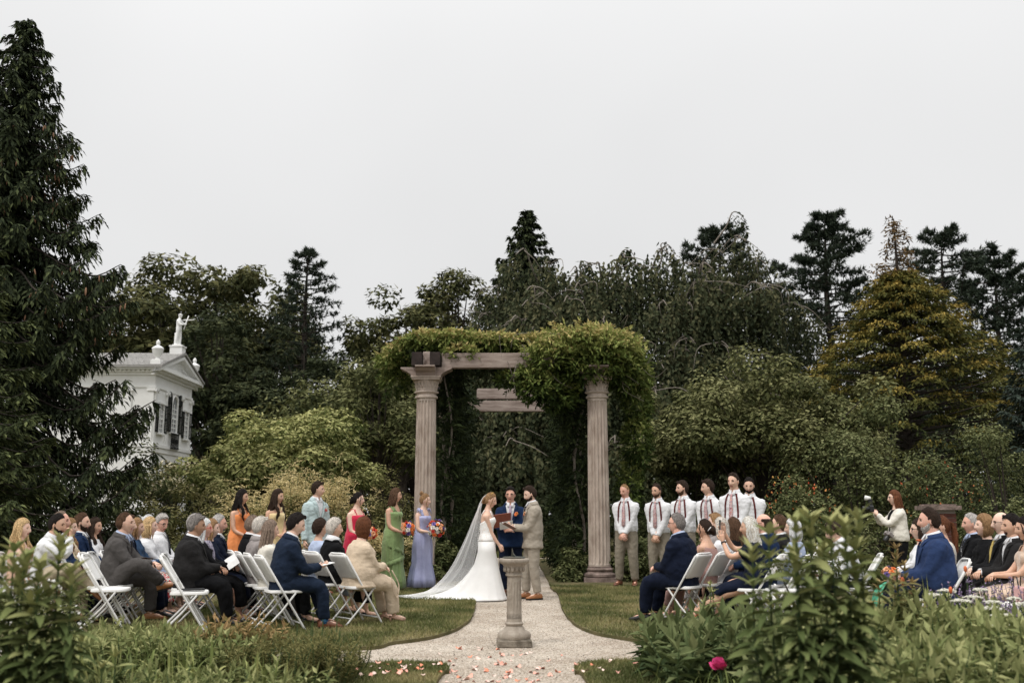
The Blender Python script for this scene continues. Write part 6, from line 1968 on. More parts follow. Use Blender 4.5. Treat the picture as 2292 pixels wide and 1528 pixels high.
# --- fifth row
F = seat(108, 12.65, 6, 'black-bearded man in a white shirt and black tie with his hand to his chin', 'white folding chair under the black-bearded man in the white shirt', H=1.78, fat=0.15, lean=6, hpitch=8, hyaw=-8, seed=69, skin='tan', arm_r=(0.30, -0.06, 1.02), hd_r=(0.0, 0.2, 1), hn_r=(-1, 0, 0), elb_r=(0.3, -0.6, -1), arm_l=(0.36, 0.02, 0.66), leg_l=(0.44, 0.12, 0.085), leg_r=(0.62, -0.05, 0.42), kne_r=(0.5, -0.9, 1.2), foot_r=(0.8, -0.2, -0.5), curl_r=0.9)
dress_man(F, None, C_chino, C_white, C_tie_dark, C_shoe_tan, 'short', 'black', 'black', seed=69, vox=0.019)
F = seat(136, 13.2, 6, 'man with thin short hair in a blue-navy suit beside the bearded man', 'white folding chair under the thin-haired man in navy', H=1.84, fat=0.2, lean=-3, seed=70, skin='ruddy', hpitch=-4, **LAPR)
dress_man(F, C_navy2, C_navy, C_white, None, None, 'receding', 'greybrown', seed=70, vox=0.02)
F = seat(163, 13.65, 6, 'woman with honey blond waves in a cream floral dress', 'white folding chair under the woman in the cream floral dress', sex='f', H=1.66, fat=0.05, seed=71, skin='fair', hairlen=0.24, **LAPR)
do_body(F, 0.019); do_hair(F, 'blondewave', hair_mat('dark_blond'), 71); lap_dress(F, C_floral2, 'elbow', 0.93, knee=0.7, seed=71); shoes(F, C_shoe_nude, 'heel')
F = seat(190, 14.1, 6, 'man with cropped hair and a dark beard in a navy suit and tie', 'white folding chair under the man with cropped hair', H=1.82, fat=0.1, seed=72, skin='light', **LAPR)
dress_man(F, C_navy2, C_navy, C_white, C_tie_dark, None, 'short', 'brown', 'dark', seed=72, vox=0.02)
F = seat(219, 14.6, 6, 'dark-haired woman in a white top with gold hoop earrings', 'white folding chair under the woman with hoop earrings', sex='f', H=1.68, fat=0.05, seed=73, skin='tan', hairlen=0.22, hyaw=-12, **LAPR)
do_body(F, 0.019); do_hair(F, 'blondewave', hair_mat('dark'), 73); lap_dress(F, C_white, 'elbow', 0.93, knee=0.6, seed=73)
mb = MB(); mb.tube([hloc(F, (-0.005 + 0.022 * math.sin(t), -0.088, -0.055 + 0.022 * math.cos(t))) for t in np.linspace(0, 2 * PI, 13)], 0.003, 5); mb.build('hoop_earring', C_gold, F.root)
# --- sixth row
F = seat(58, 12.75, 5, 'woman with long wavy blond hair in a peach dress by the tall leafy plant', 'white folding chair under the woman in peach', sex='f', H=1.66, fat=0.1, seed=74, skin='fair', haircol='blond', hairlen=0.34, hyaw=-4, **LAPR)
do_body(F, 0.019); do_hair(F, 'blondewave', hair_mat('blond'), 74); lap_dress(F, C_peach, None, 0.84, knee=0.3, seed=74, scoop=(0.84, 0.8)); shoes(F, C_shoe_nude, 'heel')
chair(seat_pos(14, 12.2), 5, 'empty white folding chair half behind the tall leafy plant')

# --- right block, first row
F = seat(1524, 12.7, 143, 'broad man in a dark navy suit with grey hair, back turned', 'white folding chair under the broad man in dark navy', H=1.80, fat=0.55, lean=2, hyaw=12, seed=81, skin='ruddy', haircol='grey', leg_r=(0.46, -0.16, 0.085), **LAPR)
dress_man(F, C_navy, C_navy, C_lblue, None, C_shoe_black, 'short', 'salt', None, True, seed=81, vox=0.018)
F = seat(1572, 13.15, 143, 'woman with a dark braided updo and a dusty pink lace dress', 'white folding chair under the woman in pink lace', sex='f', H=1.64, fat=0.22, seed=82, skin='tan', hyaw=14, **LAPR)
do_body(F, 0.019); do_hair(F, 'updo', hair_mat('dark'), 82); lap_dress(F, C_pinklace, None, 0.90, knee=0.8, seed=82, scoop=(0.9, 0.80)); shoes(F, C_shoe_nude, 'heel')
mb = MB(); mb.tube([hloc(F, (-0.06, 0.085, -0.02)), hloc(F, (-0.10, 0.075, 0.03))], 0.005, 6); mb.build('hair_pin', C_paper, F.root)
F = seat(1608, 13.6, 145, 'woman with a silver bob in a white blouse', 'white folding chair under the woman with the silver bob', sex='f', H=1.68, fat=0.15, seed=83, skin='light', haircol='silver', **LAPR)
do_body(F, 0.025); do_hair(F, 'bob', hair_mat('silver'), 83); top_garment(F, 'blouse', C_white, 0.018, 0.0, 0.95, 'elbow', seed=83, voxel=0.02); lap_dress(F, C_white, None, skirt_only=True, knee=0.7, seed=83, name='skirt')
F = seat(1596, 14.25, 147, 'guest with short sandy hair behind the silver bob', None, H=1.80, fat=0.1, seed=84, skin='fair', haircol='dark_blond', **LAPR)
dress_man(F, C_lgrey, C_lgrey, C_white, None, None, 'full', 'dark_blond', seed=84, vox=0.03)
F = seat(1636, 14.1, 147, 'woman with long dark brown hair and a black dress next to the silver bob', None, sex='f', H=1.68, fat=0.1, seed=85, skin='light', hairlen=0.3, **LAPR)
do_body(F, 0.025); do_hair(F, 'wavy', hair_mat('brown'), 85); lap_dress(F, C_black, 'elbow', 0.95, knee=0.7, seed=85)
# --- second row
F = seat(1686, 12.25, 158, 'woman with long pale blond waves and red heels holding up a phone', 'white folding chair under the pale blonde in navy', sex='f', H=1.70, fat=0.15, seed=86, skin='tan', haircol='pale_blond', hairlen=0.30, hyaw=6, lean=2,
         arm_l=(0.36, 0.06, 0.98), arm_r=(0.37, -0.10, 1.08), hd_l=(0.15, -0.1, 1), hd_r=(0.1, 0.1, 1), hn_l=(0.2, -1, 0), hn_r=(0.2, 1, 0), curl_l=0.25, curl_r=0.35, elb_l=(0, 0.5, -1), elb_r=(0, -0.5, -1),
         leg_l=(0.70, 0.05, 0.16), kne_l=(0.3, 0.3, 1), foot_l=(0.9, 0.1, -0.25), leg_r=(0.48, -0.06, 0.09))
do_body(F, 0.0165); do_hair(F, 'wavy', hair_mat('pale_blond'), 86); lap_dress(F, C_navy, 'short', 0.95, knee=0.18, seed=86); shoes(F, C_shoe_red, 'heel'); watch(F, 'l', C_shoe_black, C_steel)
ph = empty('phone', world_pt(F, (0.40, -0.02, 1.15)), rad(158)); tag(ph, 'black phone held up by the pale blond woman', 'phone')
o = MB().box((0, 0, 0), (0.009, 0.075, 0.155)).build('phone_case', C_shoe_black, ph, smooth=False); bv = o.modifiers.new('bevel', 'BEVEL'); bv.width = 0.004
o = MB().box((-0.006, 0, 0), (0.002, 0.068, 0.142)).build('screen', M_glass, ph, smooth=False)
F = seat(1703, 12.95, 155, 'balding man in glasses and a navy jacket beside the pale blonde', 'white folding chair under the balding man in glasses', H=1.80, fat=0.3, seed=87, skin='ruddy', **LAPR)
dress_man(F, C_navy2, C_navy, C_white, None, None, 'horseshoe', 'dark', None, True, seed=87, vox=0.02)
F = seat(1738, 13.4, 156, 'brown-haired guest half hidden by the tall milkweed', None, H=1.76, seed=88, skin='light', **LAPR)
dress_man(F, C_char, C_char, C_white, None, None, 'short', 'brown', seed=88, vox=0.03)
F = seat(1768, 13.0, 158, 'white-haired guest half hidden by the tall milkweed', 'white folding chair behind the tall milkweed', sex='f', H=1.66, fat=0.2, seed=89, skin='fair', haircol='white', **LAPR)
do_body(F, 0.028); do_hair(F, 'bob', hair_mat('white'), 89); lap_dress(F, C_lblue, 'wrist', 0.95, knee=0.6, seed=89)
chair(seat_pos(1742, 12.0), 158, 'empty white folding chair beside the pale blonde')
# --- third row, mostly behind plants
F = seat(1905, 12.4, 165, 'guest in a dark jacket raising a white sleeve behind the plants', 'white folding chair under the guest with the white sleeve', H=1.64, fat=0.1, lean=16, seed=90, skin='light', hpitch=25, arm_r=(0.36, -0.12, 0.75), arm_l=(0.36, 0.1, 0.62), **{k_: v_ for k_, v_ in LAPR.items() if k_[:3] != 'arm'})
dress_man(F, None, C_navy, C_white, None, None, 'short', 'dark', seed=90, vox=0.026)
# --- blue suit row
F = seat(2086, 10.9, 168, 'large man in a blue suit and orange bow tie with a short grey beard', 'white folding chair under the large man in blue', H=1.90, fat=0.5, lean=0, slouch=10, hyaw=-4, seed=91, skin='ruddy', **LAPR)
dress_man(F, C_blue, C_navy, C_white, None, None, 'short', 'dark', 'grey', seed=91, vox=0.017)
mb = MB(); c_ = F.pt(0.945, 0, 1, 0.05); mb.ball(c_, 0.014, 8, 6)
for sg in (-1, 1): mb.tube([c_, c_ + np.array([0, sg * 0.03, 0.0]), c_ + np.array([0, sg * 0.055, 0])], [0.010, 0.02, 0.024], 8, flat=0.5)
mb.build('bow_tie', cloth('rust', (0.45, 0.12, 0.05)), F.root)
bouquet(world_pt(F, (0.46, 0.02, 0.66)), (0.2, 0, 1), 14, 0.075, 'small orange posy on the lap of the large man in blue', seed=91)
F = seat(2050, 11.7, 166, 'woman with dark hair, white blouse and mint green skirt beside the man in blue', 'white folding chair under the woman in the mint skirt', sex='f', H=1.66, fat=0.15, seed=92, skin='fair', hairlen=0.2, **LAPR)
do_body(F, 0.022); do_hair(F, 'wavy', hair_mat('dark'), 92); do_glasses(F, C_frame); top_garment(F, 'blouse', C_white, 0.018, 0.0, 0.95, 'elbow', seed=92, voxel=0.02); lap_dress(F, C_mintskirt, None, skirt_only=True, knee=0.85, wide=0.05, seed=92, name='skirt')
F = seat(2098, 11.9, 168, 'woman with a long auburn ponytail beyond the man in blue', None, sex='f', H=1.74, fat=0.05, seed=93, skin='light', hyaw=10, hairlen=0.42, **LAPR)
do_body(F, 0.028); do_hair(F, 'pony', hair_mat('auburn'), 93); lap_dress(F, C_cream, 'elbow', 0.95, knee=0.6, seed=93)
# --- last row on the right
F = seat(2166, 13.1, 172, 'grey-haired man in black with a striped tie', 'white folding chair under the man with the striped tie', H=1.80, fat=0.2, seed=94, skin='ruddy', haircol='grey', **LAPR)
M_stripe = print_mat('striped_tie', (0.03, 0.03, 0.035), [(0.5, 0.5, 0.5), (0.03, 0.03, 0.03)], scale=40)
dress_man(F, C_black, C_black, C_lblue, M_stripe, None, 'short', 'grey', seed=94, vox=0.02)
F = seat(2196, 12.5, 172, 'woman with curly golden hair wrapped in black', 'white folding chair under the woman with curly golden hair', sex='f', H=1.72, fat=0.2, seed=95, skin='fair', haircol='blond', hpitch=-8, **LAPR)
do_body(F, 0.022); do_hair(F, 'curly', hair_mat('dark_blond'), 95); top_garment(F, 'wrap', C_black, 0.03, -0.02, 0.985, 'wrist', seed=95, voxel=0.02, wrinkle=0.01); trousers(F, C_black, 0.022)
paper(world_pt(F, (0.44, -0.06, 0.66)), (rad(20), rad(-40), rad(172)), label='white programme in the lap of the woman in black')
F = seat(2234, 11.9, 173, 'bald man with glasses, black suit and gold tie', 'white folding chair under the bald man', H=1.84, fat=0.35, seed=96, skin='fair', haircol='greybrown', **LAPR)
dress_man(F, C_black, C_black, C_white, C_tie_yellow, None, 'horseshoe', 'greybrown', None, True, seed=96, vox=0.02)
F = seat(2256, 11.4, 174, 'dark-haired moustached man between the bald man and the woman in tulle', 'white folding chair under the moustached man', H=1.76, fat=0.1, seed=97, skin='tan', **LAPR)
dress_man(F, C_char, C_char, C_white, None, None, 'full', 'black', seed=97, vox=0.026); do_beard(F, hair_mat('black'), False, 97)
F = seat(2288, 10.9, 174, 'dark-haired woman in a champagne tulle dress with pearl earrings', None, sex='f', H=1.70, fat=0.1, seed=98, skin='tan', haircol='black', hpitch=4, **LAPR)
do_body(F, 0.0165); do_hair(F, 'updo', hair_mat('black'), 98); lap_dress(F, C_tulle, None, 0.90, knee=0.95, wide=0.16, seed=98, scoop=(0.84, 0.80), wrinkle=0.010)
for sg in (-1, 1): ribbon(F, [(0.78, sg * 0.09, 1), (0.88, sg * 0.085, 1), (0.95, sg * 0.07, 1), (0.95, sg * 0.07, -1), (0.8, sg * 0.07, -1)], 0.06, 0.016, C_tulle, 'strap', 0.006)
mb = MB(); mb.ball(hloc(F, (-0.005, 0.084, -0.045)), 0.009, 8, 6); mb.ball(hloc(F, (-0.005, -0.084, -0.045)), 0.009, 8, 6); mb.build('pearl_earrings', C_paper, F.root)
CHB = seat_pos(2268, 10.15); chair(CHB, 174, 'empty white folding chair with a pink handbag on its seat')
hb_ = empty('handbag', (CHB[0], CHB[1], 0.488), rad(174)); tag(hb_, 'small pink handbag with black handles on a folding chair', 'handbag')
M_pinkbag = mat('pink_leather', (0.62, 0.36, 0.34), None, rough=0.5)
o = MB().loft([[(x * s_, y * s2, z) for x, y in ((-0.05, -0.11), (0.05, -0.11), (0.05, 0.11), (-0.05, 0.11))] for z, s_, s2 in ((0, 1, 1), (0.06, 1.05, 1.03), (0.13, 0.7, 0.95), (0.15, 0.4, 0.92))]).build('bag', M_pinkbag, hb_, smooth=False); bv = o.modifiers.new('bevel', 'BEVEL'); bv.width = 0.012; bv.segments = 3
for sg in (-1, 1): MB().tube([(sg * 0.03, -0.06, 0.14), (sg * 0.035, -0.045, 0.24), (sg * 0.035, 0.045, 0.24), (sg * 0.03, 0.06, 0.14)], 0.006, 6).build('handle', C_shoe_black, hb_)

# =================================================================== photographer
F = figure(dict(pos=people_pos(2008, 16.2), yaw=176, sex='f', H=1.67, fat=0.15, hyaw=-2, hpitch=0, seed=99, skin='fair', hairlen=0.30, arm_l=(0.34, 0.06, 1.36), arm_r=(0.33, -0.09, 1.38), elb_l=(0, 0.4, -1), elb_r=(0, -0.6, -1), hd_l=(0.6, -0.3, 0.6), hd_r=(0.6, 0.5, 0.5), hn_l=(0.4, -0.8, 0.2), hn_r=(0.4, 0.8, 0.2), curl_l=0.6, curl_r=0.5))
do_body(F, 0.022); do_hair(F, 'long', hair_mat('auburn'), 99); do_glasses(F, C_frame)
j = top_garment(F, 'cardigan', C_cream, 0.028, 0.12, 0.975, 'wrist', cuff=0.045, voxel=0.018, wrinkle=0.007, vcut=(0.05, 0.11), seed=99); j.modifiers.new('thickness', 'SOLIDIFY').thickness = 0.008
top_garment(F, 'top', C_black, 0.012, 0.2, 0.93, None, seed=98, voxel=0.02); trousers(F, C_black, 0.02); shoes(F, C_shoe_black)
finish(F, 'photographer in a cream cardigan raising a camera to her face')
def camera_prop(pos, yaw, label, tilt=0.0, flash=True, body=C_shoe_black):
    c = empty('photo_camera', pos, yaw); c.rotation_euler = (0, tilt, yaw); tag(c, label, 'camera')
    o = MB().box((0, 0, 0), (0.065, 0.14, 0.10)).build('camera_body', body, c, smooth=False); bv = o.modifiers.new('bevel', 'BEVEL'); bv.width = 0.014; bv.segments = 3
    MB().box((0.0, 0, 0.06), (0.06, 0.06, 0.03), taper=0.7).build('viewfinder', body, c, smooth=False)
    MB().tube([(0.03, 0, 0), (0.055, 0, 0), (0.06, 0, 0), (0.13, 0, 0), (0.135, 0, 0)], [0.036, 0.036, 0.041, 0.042, 0.038], 16).build('lens', C_shoe_black, c, sharp=40)
    if flash:
        MB().box((0.01, 0, 0.115), (0.06, 0.06, 0.08)).build('flash_unit', C_shoe_black, c, smooth=False)
        MB().tube([(0.0, 0, 0.165), (0.085, 0, 0.175)], [0.03, 0.04], 12, ref=(0, 1, 0)).build('flash_diffuser', C_paper, c)
camera_prop(world_pt(F, (0.40, -0.015, 1.385)), rad(176), 'black camera with a white flash diffuser held by the photographer')
camera_prop(world_pt(F, (0.20, 0.16, 0.98)), rad(200), 'second camera with a pale body hanging at the photographer\'s hip', rad(50), False, C_lgrey)

# =================================================================== roof statues
def statue(p, yaw, label_):
    F = figure(dict(pos=p, yaw=yaw, H=1.70, hpitch=-4, seed=7, arm_l=(0.36, 0.10, 1.36), arm_r=(0.36, -0.06, 1.16), leg_l=(0.04, 0.09, 0.085), leg_r=(-0.14, -0.08, 0.085)))
    mb = MB()
    mb.loft(trunk_rings(F, 0.0, 1.0, 0.012, 20, 14)); nb = F.sp[-1]
    mb.tube([F.pt(0.92), nb, F.hc], [0.08, 0.058, 0.056], 12, ref=(1, 0, 0)); mb.ball(F.hc + np.array([0, 0, 0.005]), (0.10, 0.085, 0.125), 14, 10); mb.ball(F.hc + np.array([0, 0, 0.07]), (0.14, 0.13, 0.03), 14, 6)
    for q in 'lr':
        mb.loft(limb(F.sho[q], F.elb[q], F.wri[q], 0.066, 0.052, 0.036, 12)); mb.ball(F.wri[q] + nrm(F.wri[q] - F.elb[q]) * 0.05, 0.045, 8, 6)
        mb.loft(limb(F.hip[q], F.kne[q], F.ank[q], 0.10, 0.068, 0.05, 12)); mb.tube([F.ank[q], F.ank[q] + np.array([0.16, 0, -0.06])], [0.05, 0.035], 8)
    mb.box((-0.12, 0, 0.35), (0.16, 0.16, 0.70)); mb.box((0, 0, 0.03), (0.5, 0.4, 0.06))
    me = remesh(mb, 0.03, 3, 0.004, 5); me.materials.append(M_white)
    link('figure', me, F.root)
    t = MB(); w = F.wri['l']; w2 = F.wri['r']
    t.tube([w2 + np.array([-0.05, 0, -0.28]), w2 + np.array([0.03, 0.02, 0.05]), w + np.array([0.10, 0, 0.28])], 0.026, 8); t.tube([w + np.array([-0.22, 0, 0.06]), w + np.array([0.1, 0, 0.05]), w + np.array([0.42, 0, 0.06])], 0.028, 8)
    t.build('scythe', M_white, F.root)
    tag(F.root, label_, 'statue'); F.root.name = 'roof_statue'
statue(STATUE_P, -8, 'white statue of a reaper with crossed tools on the near gable of the summer house')
statue(STATUE_P2, 170, 'white statue on the far gable, mostly behind the spruce')
bpy.data.scenes.remove(TMP)
# =================================================================== trees and shrubs
M_bark = mat('bark', (0.060, 0.048, 0.038), (0.028, 0.022, 0.018), scale=6, rough=0.95, bump=0.5, bscale=25, stretch=(2, 2, 0.4))
M_bark_pale = mat('pale_bark', (0.235, 0.205, 0.170), (0.13, 0.108, 0.088), scale=9, rough=0.9, bump=0.3)
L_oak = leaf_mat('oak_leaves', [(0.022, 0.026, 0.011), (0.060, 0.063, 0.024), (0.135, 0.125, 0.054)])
L_dark = leaf_mat('dark_leaves', [(0.013, 0.018, 0.009), (0.030, 0.037, 0.017), (0.062, 0.068, 0.030)])
L_pine = leaf_mat('pine_needles', [(0.012, 0.018, 0.014), (0.026, 0.036, 0.025), (0.050, 0.062, 0.040)], trans=0.1)
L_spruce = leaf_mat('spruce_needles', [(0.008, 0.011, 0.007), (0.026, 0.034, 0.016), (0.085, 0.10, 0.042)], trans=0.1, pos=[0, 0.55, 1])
L_beech = leaf_mat('beech_leaves', [(0.014, 0.019, 0.010), (0.036, 0.043, 0.021), (0.100, 0.094, 0.048)])
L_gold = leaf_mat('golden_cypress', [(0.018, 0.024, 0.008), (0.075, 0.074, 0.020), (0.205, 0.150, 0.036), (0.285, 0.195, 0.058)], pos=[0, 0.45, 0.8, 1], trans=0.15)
L_brown = leaf_mat('brown_cypress', [(0.05, 0.035, 0.015), (0.16, 0.10, 0.045)], trans=0.1)
L_crab = leaf_mat('crabapple_leaves', [(0.030, 0.036, 0.013), (0.088, 0.092, 0.036), (0.180, 0.176, 0.082)])
L_dog = leaf_mat('dogwood_leaves', [(0.045, 0.060, 0.018), (0.150, 0.162, 0.056), (0.310, 0.300, 0.130)])
L_vine = leaf_mat('wisteria_leaves', [(0.022, 0.036, 0.010), (0.100, 0.130, 0.032), (0.255, 0.265, 0.085), (0.40, 0.32, 0.14)], pos=[0, 0.5, 0.85, 1], gain=1.25)
L_vine_in = leaf_mat('shade_vine_leaves', [(0.008, 0.012, 0.006), (0.022, 0.030, 0.012), (0.045, 0.058, 0.022)], trans=0.1)  # darker copy of the vine leaves, with the pergola's shade put into the colour
L_shrub = leaf_mat('shrub_leaves', [(0.030, 0.038, 0.015), (0.080, 0.090, 0.036), (0.155, 0.160, 0.075)])
L_olive = leaf_mat('olive_shrub', [(0.050, 0.052, 0.018), (0.125, 0.120, 0.045), (0.21, 0.19, 0.085)])
L_blue = leaf_mat('blue_spruce', [(0.014, 0.020, 0.015), (0.034, 0.046, 0.036), (0.07, 0.085, 0.070)], trans=0.1)
L_plume = leaf_mat('cream_plumes', [(0.16, 0.15, 0.06), (0.40, 0.33, 0.16), (0.56, 0.46, 0.26)])
L_red = leaf_mat('red_bloom', [(0.30, 0.05, 0.025), (0.48, 0.13, 0.06), (0.42, 0.26, 0.08)])
L_cone = leaf_mat('cones', [(0.17, 0.085, 0.045), (0.30, 0.17, 0.095)], trans=0)

def cloud(centers, radii, n_each, L, W, tmean=0.45, tsd=0.25, flat=0.7, up=0.35, tri=False, shell=0.72, topbias=0.25):
    """Leaves spread through a set of clumps; leaves higher in a clump get a lighter tint."""
    n_each = int(n_each * 0.80); L *= 1.10; W *= 1.10
    C = np.repeat(centers, n_each, 0); R = np.repeat(radii, n_each)[:, None]
    n = len(C)
    d = rand_unit(n)
    r = (shell + (1 - shell) * RNG.random((n, 1)) ** 0.7) * (0.85 + 0.3 * RNG.random((n, 1)))
    off = d * r * R * np.array([1, 1, flat])
    Nv = nrm(d * 0.9 + np.array([0, 0, 0.75]) + rand_unit(n) * 0.5)
    D = nrm(np.cross(Nv, rand_unit(n)) + d * 0.35 - np.array([0, 0, 0.25]))
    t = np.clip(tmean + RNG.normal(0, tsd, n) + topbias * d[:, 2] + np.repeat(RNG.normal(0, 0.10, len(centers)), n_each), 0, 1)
    return leaves(C + off, D, RNG.uniform(0.6, 1.25, n) * L, RNG.uniform(0.7, 1.2, n) * W, t, tri=tri, N=Nv)

def tree_thing(name, pos, label, cat='tree', group=None):
    t = empty(name, pos); tag(t, label, cat, group); return t

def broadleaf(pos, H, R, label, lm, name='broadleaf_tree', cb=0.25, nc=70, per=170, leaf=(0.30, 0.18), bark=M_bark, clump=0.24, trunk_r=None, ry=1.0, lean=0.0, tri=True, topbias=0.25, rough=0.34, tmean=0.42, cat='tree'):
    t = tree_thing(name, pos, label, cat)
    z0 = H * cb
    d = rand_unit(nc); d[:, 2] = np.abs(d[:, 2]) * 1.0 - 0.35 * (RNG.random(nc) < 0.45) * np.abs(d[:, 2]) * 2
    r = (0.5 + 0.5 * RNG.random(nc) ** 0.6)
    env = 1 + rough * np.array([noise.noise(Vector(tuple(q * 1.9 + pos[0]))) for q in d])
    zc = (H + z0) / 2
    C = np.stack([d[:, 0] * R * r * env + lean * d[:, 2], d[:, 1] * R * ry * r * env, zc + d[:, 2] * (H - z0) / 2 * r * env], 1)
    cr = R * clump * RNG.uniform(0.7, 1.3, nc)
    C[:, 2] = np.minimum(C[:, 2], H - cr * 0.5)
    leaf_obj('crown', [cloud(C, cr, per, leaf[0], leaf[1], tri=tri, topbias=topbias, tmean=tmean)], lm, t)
    tr = trunk_r or H * 0.022
    tubes = []
    fork = np.array([0, 0, z0 * 1.05])
    tubes.append((np.array([[0, 0, -0.1], [0.02 * H * 0.1, 0, z0 * 0.5], fork, [0.01 * H, 0, zc], [0.0, 0, H * 0.9]]), np.array([tr * 1.25, tr, tr * 0.85, tr * 0.5, tr * 0.1])))
    for i in range(0, nc, 2):
        c = C[i]; s = np.array([0, 0, z0 + (c[2] - z0) * RNG.uniform(0.15, 0.6)])
        m = (s + c) / 2 + np.array([0, 0, (c[2] - s[2]) * 0.1]) + RNG.normal(0, 0.05 * R, 3)
        tubes.append((curve_pts([s, m, c], 6), np.linspace(tr * 0.34, tr * 0.06, 6)))
    tubes_obj('trunk', tubes, bark, t, 5)
    return t

def needle_tufts(C, n_each, L, W, tint, up=0.3, base_dir=None):
    P = np.repeat(C, n_each, 0); n = len(P)
    D = rand_unit(n) + np.array([0, 0, up])
    if base_dir is not None: D = D + np.repeat(base_dir, n_each, 0) * 0.8
    return leaves(P, D, RNG.uniform(0.7, 1.2, n) * L, np.full(n, W), np.clip(np.repeat(tint, n_each) + RNG.normal(0, 0.2, n), 0, 1), tri=True, N=rand_unit(n) * 0.7 + [0, 0, 1.0])

def pine(pos, H, R, label, name='pine_tree', bare=0.35, nb=70, tufts=16, per=18, L=0.42, W=0.06, lm=L_pine, top_round=0.6, up=0.35, sparse=1.0):
    t = tree_thing(name, pos, label)
    tubes = [(np.array([[0, 0, -0.1], [0.1, 0, H * 0.4], [-0.1, 0.1, H * 0.75], [0, 0, H * 0.98]]), np.array([0.30, 0.24, 0.14, 0.03]) * H / 18)]
    C, B, T = [], [], []
    for i in range(nb):
        h = H * (bare + (1 - bare) * (i + RNG.random()) / nb)
        u = (h / H - bare) / (1 - bare)
        ln = R * (1 - u ** (1.0 / top_round) * 0.86) * RNG.uniform(0.6, 1.15) * min(1, 0.55 + u * 3)
        az = i * 2.4 + RNG.normal(0, 0.3)
        o = np.array([math.cos(az), math.sin(az), 0])
        s = np.array([0, 0, h]); rise = RNG.uniform(0.05, up) * ln
        path = curve_pts([s, s + o * ln * 0.5 + [0, 0, rise * 0.2], s + o * ln + [0, 0, rise]], 8)
        tubes.append((path, np.linspace(0.05, 0.012, 8) * H / 18))
        k = max(3, int(tufts * sparse))
        f = RNG.uniform(0.3, 1.0, k) ** 0.7
        side = np.cross(o, [0, 0, 1])
        idx = np.clip((f * 7).astype(int), 0, 7)
        P = path[idx] + side * (RNG.normal(0, 0.23, k) * ln * (1.2 - f))[:, None] + RNG.normal(0, 0.10, (k, 3)) * [1, 1, 0.8]
        C.append(P); B.append(np.tile(o, (k, 1))); T.append(np.clip(0.35 + 0.35 * f + RNG.normal(0, 0.1, k), 0, 1))
    C = np.concatenate(C); B = np.concatenate(B); T = np.concatenate(T)
    leaf_obj('crown', [needle_tufts(C, per, L, W, T, 0.35, B)], lm, t)
    tubes_obj('trunk', tubes, M_bark, t, 4)
    return t

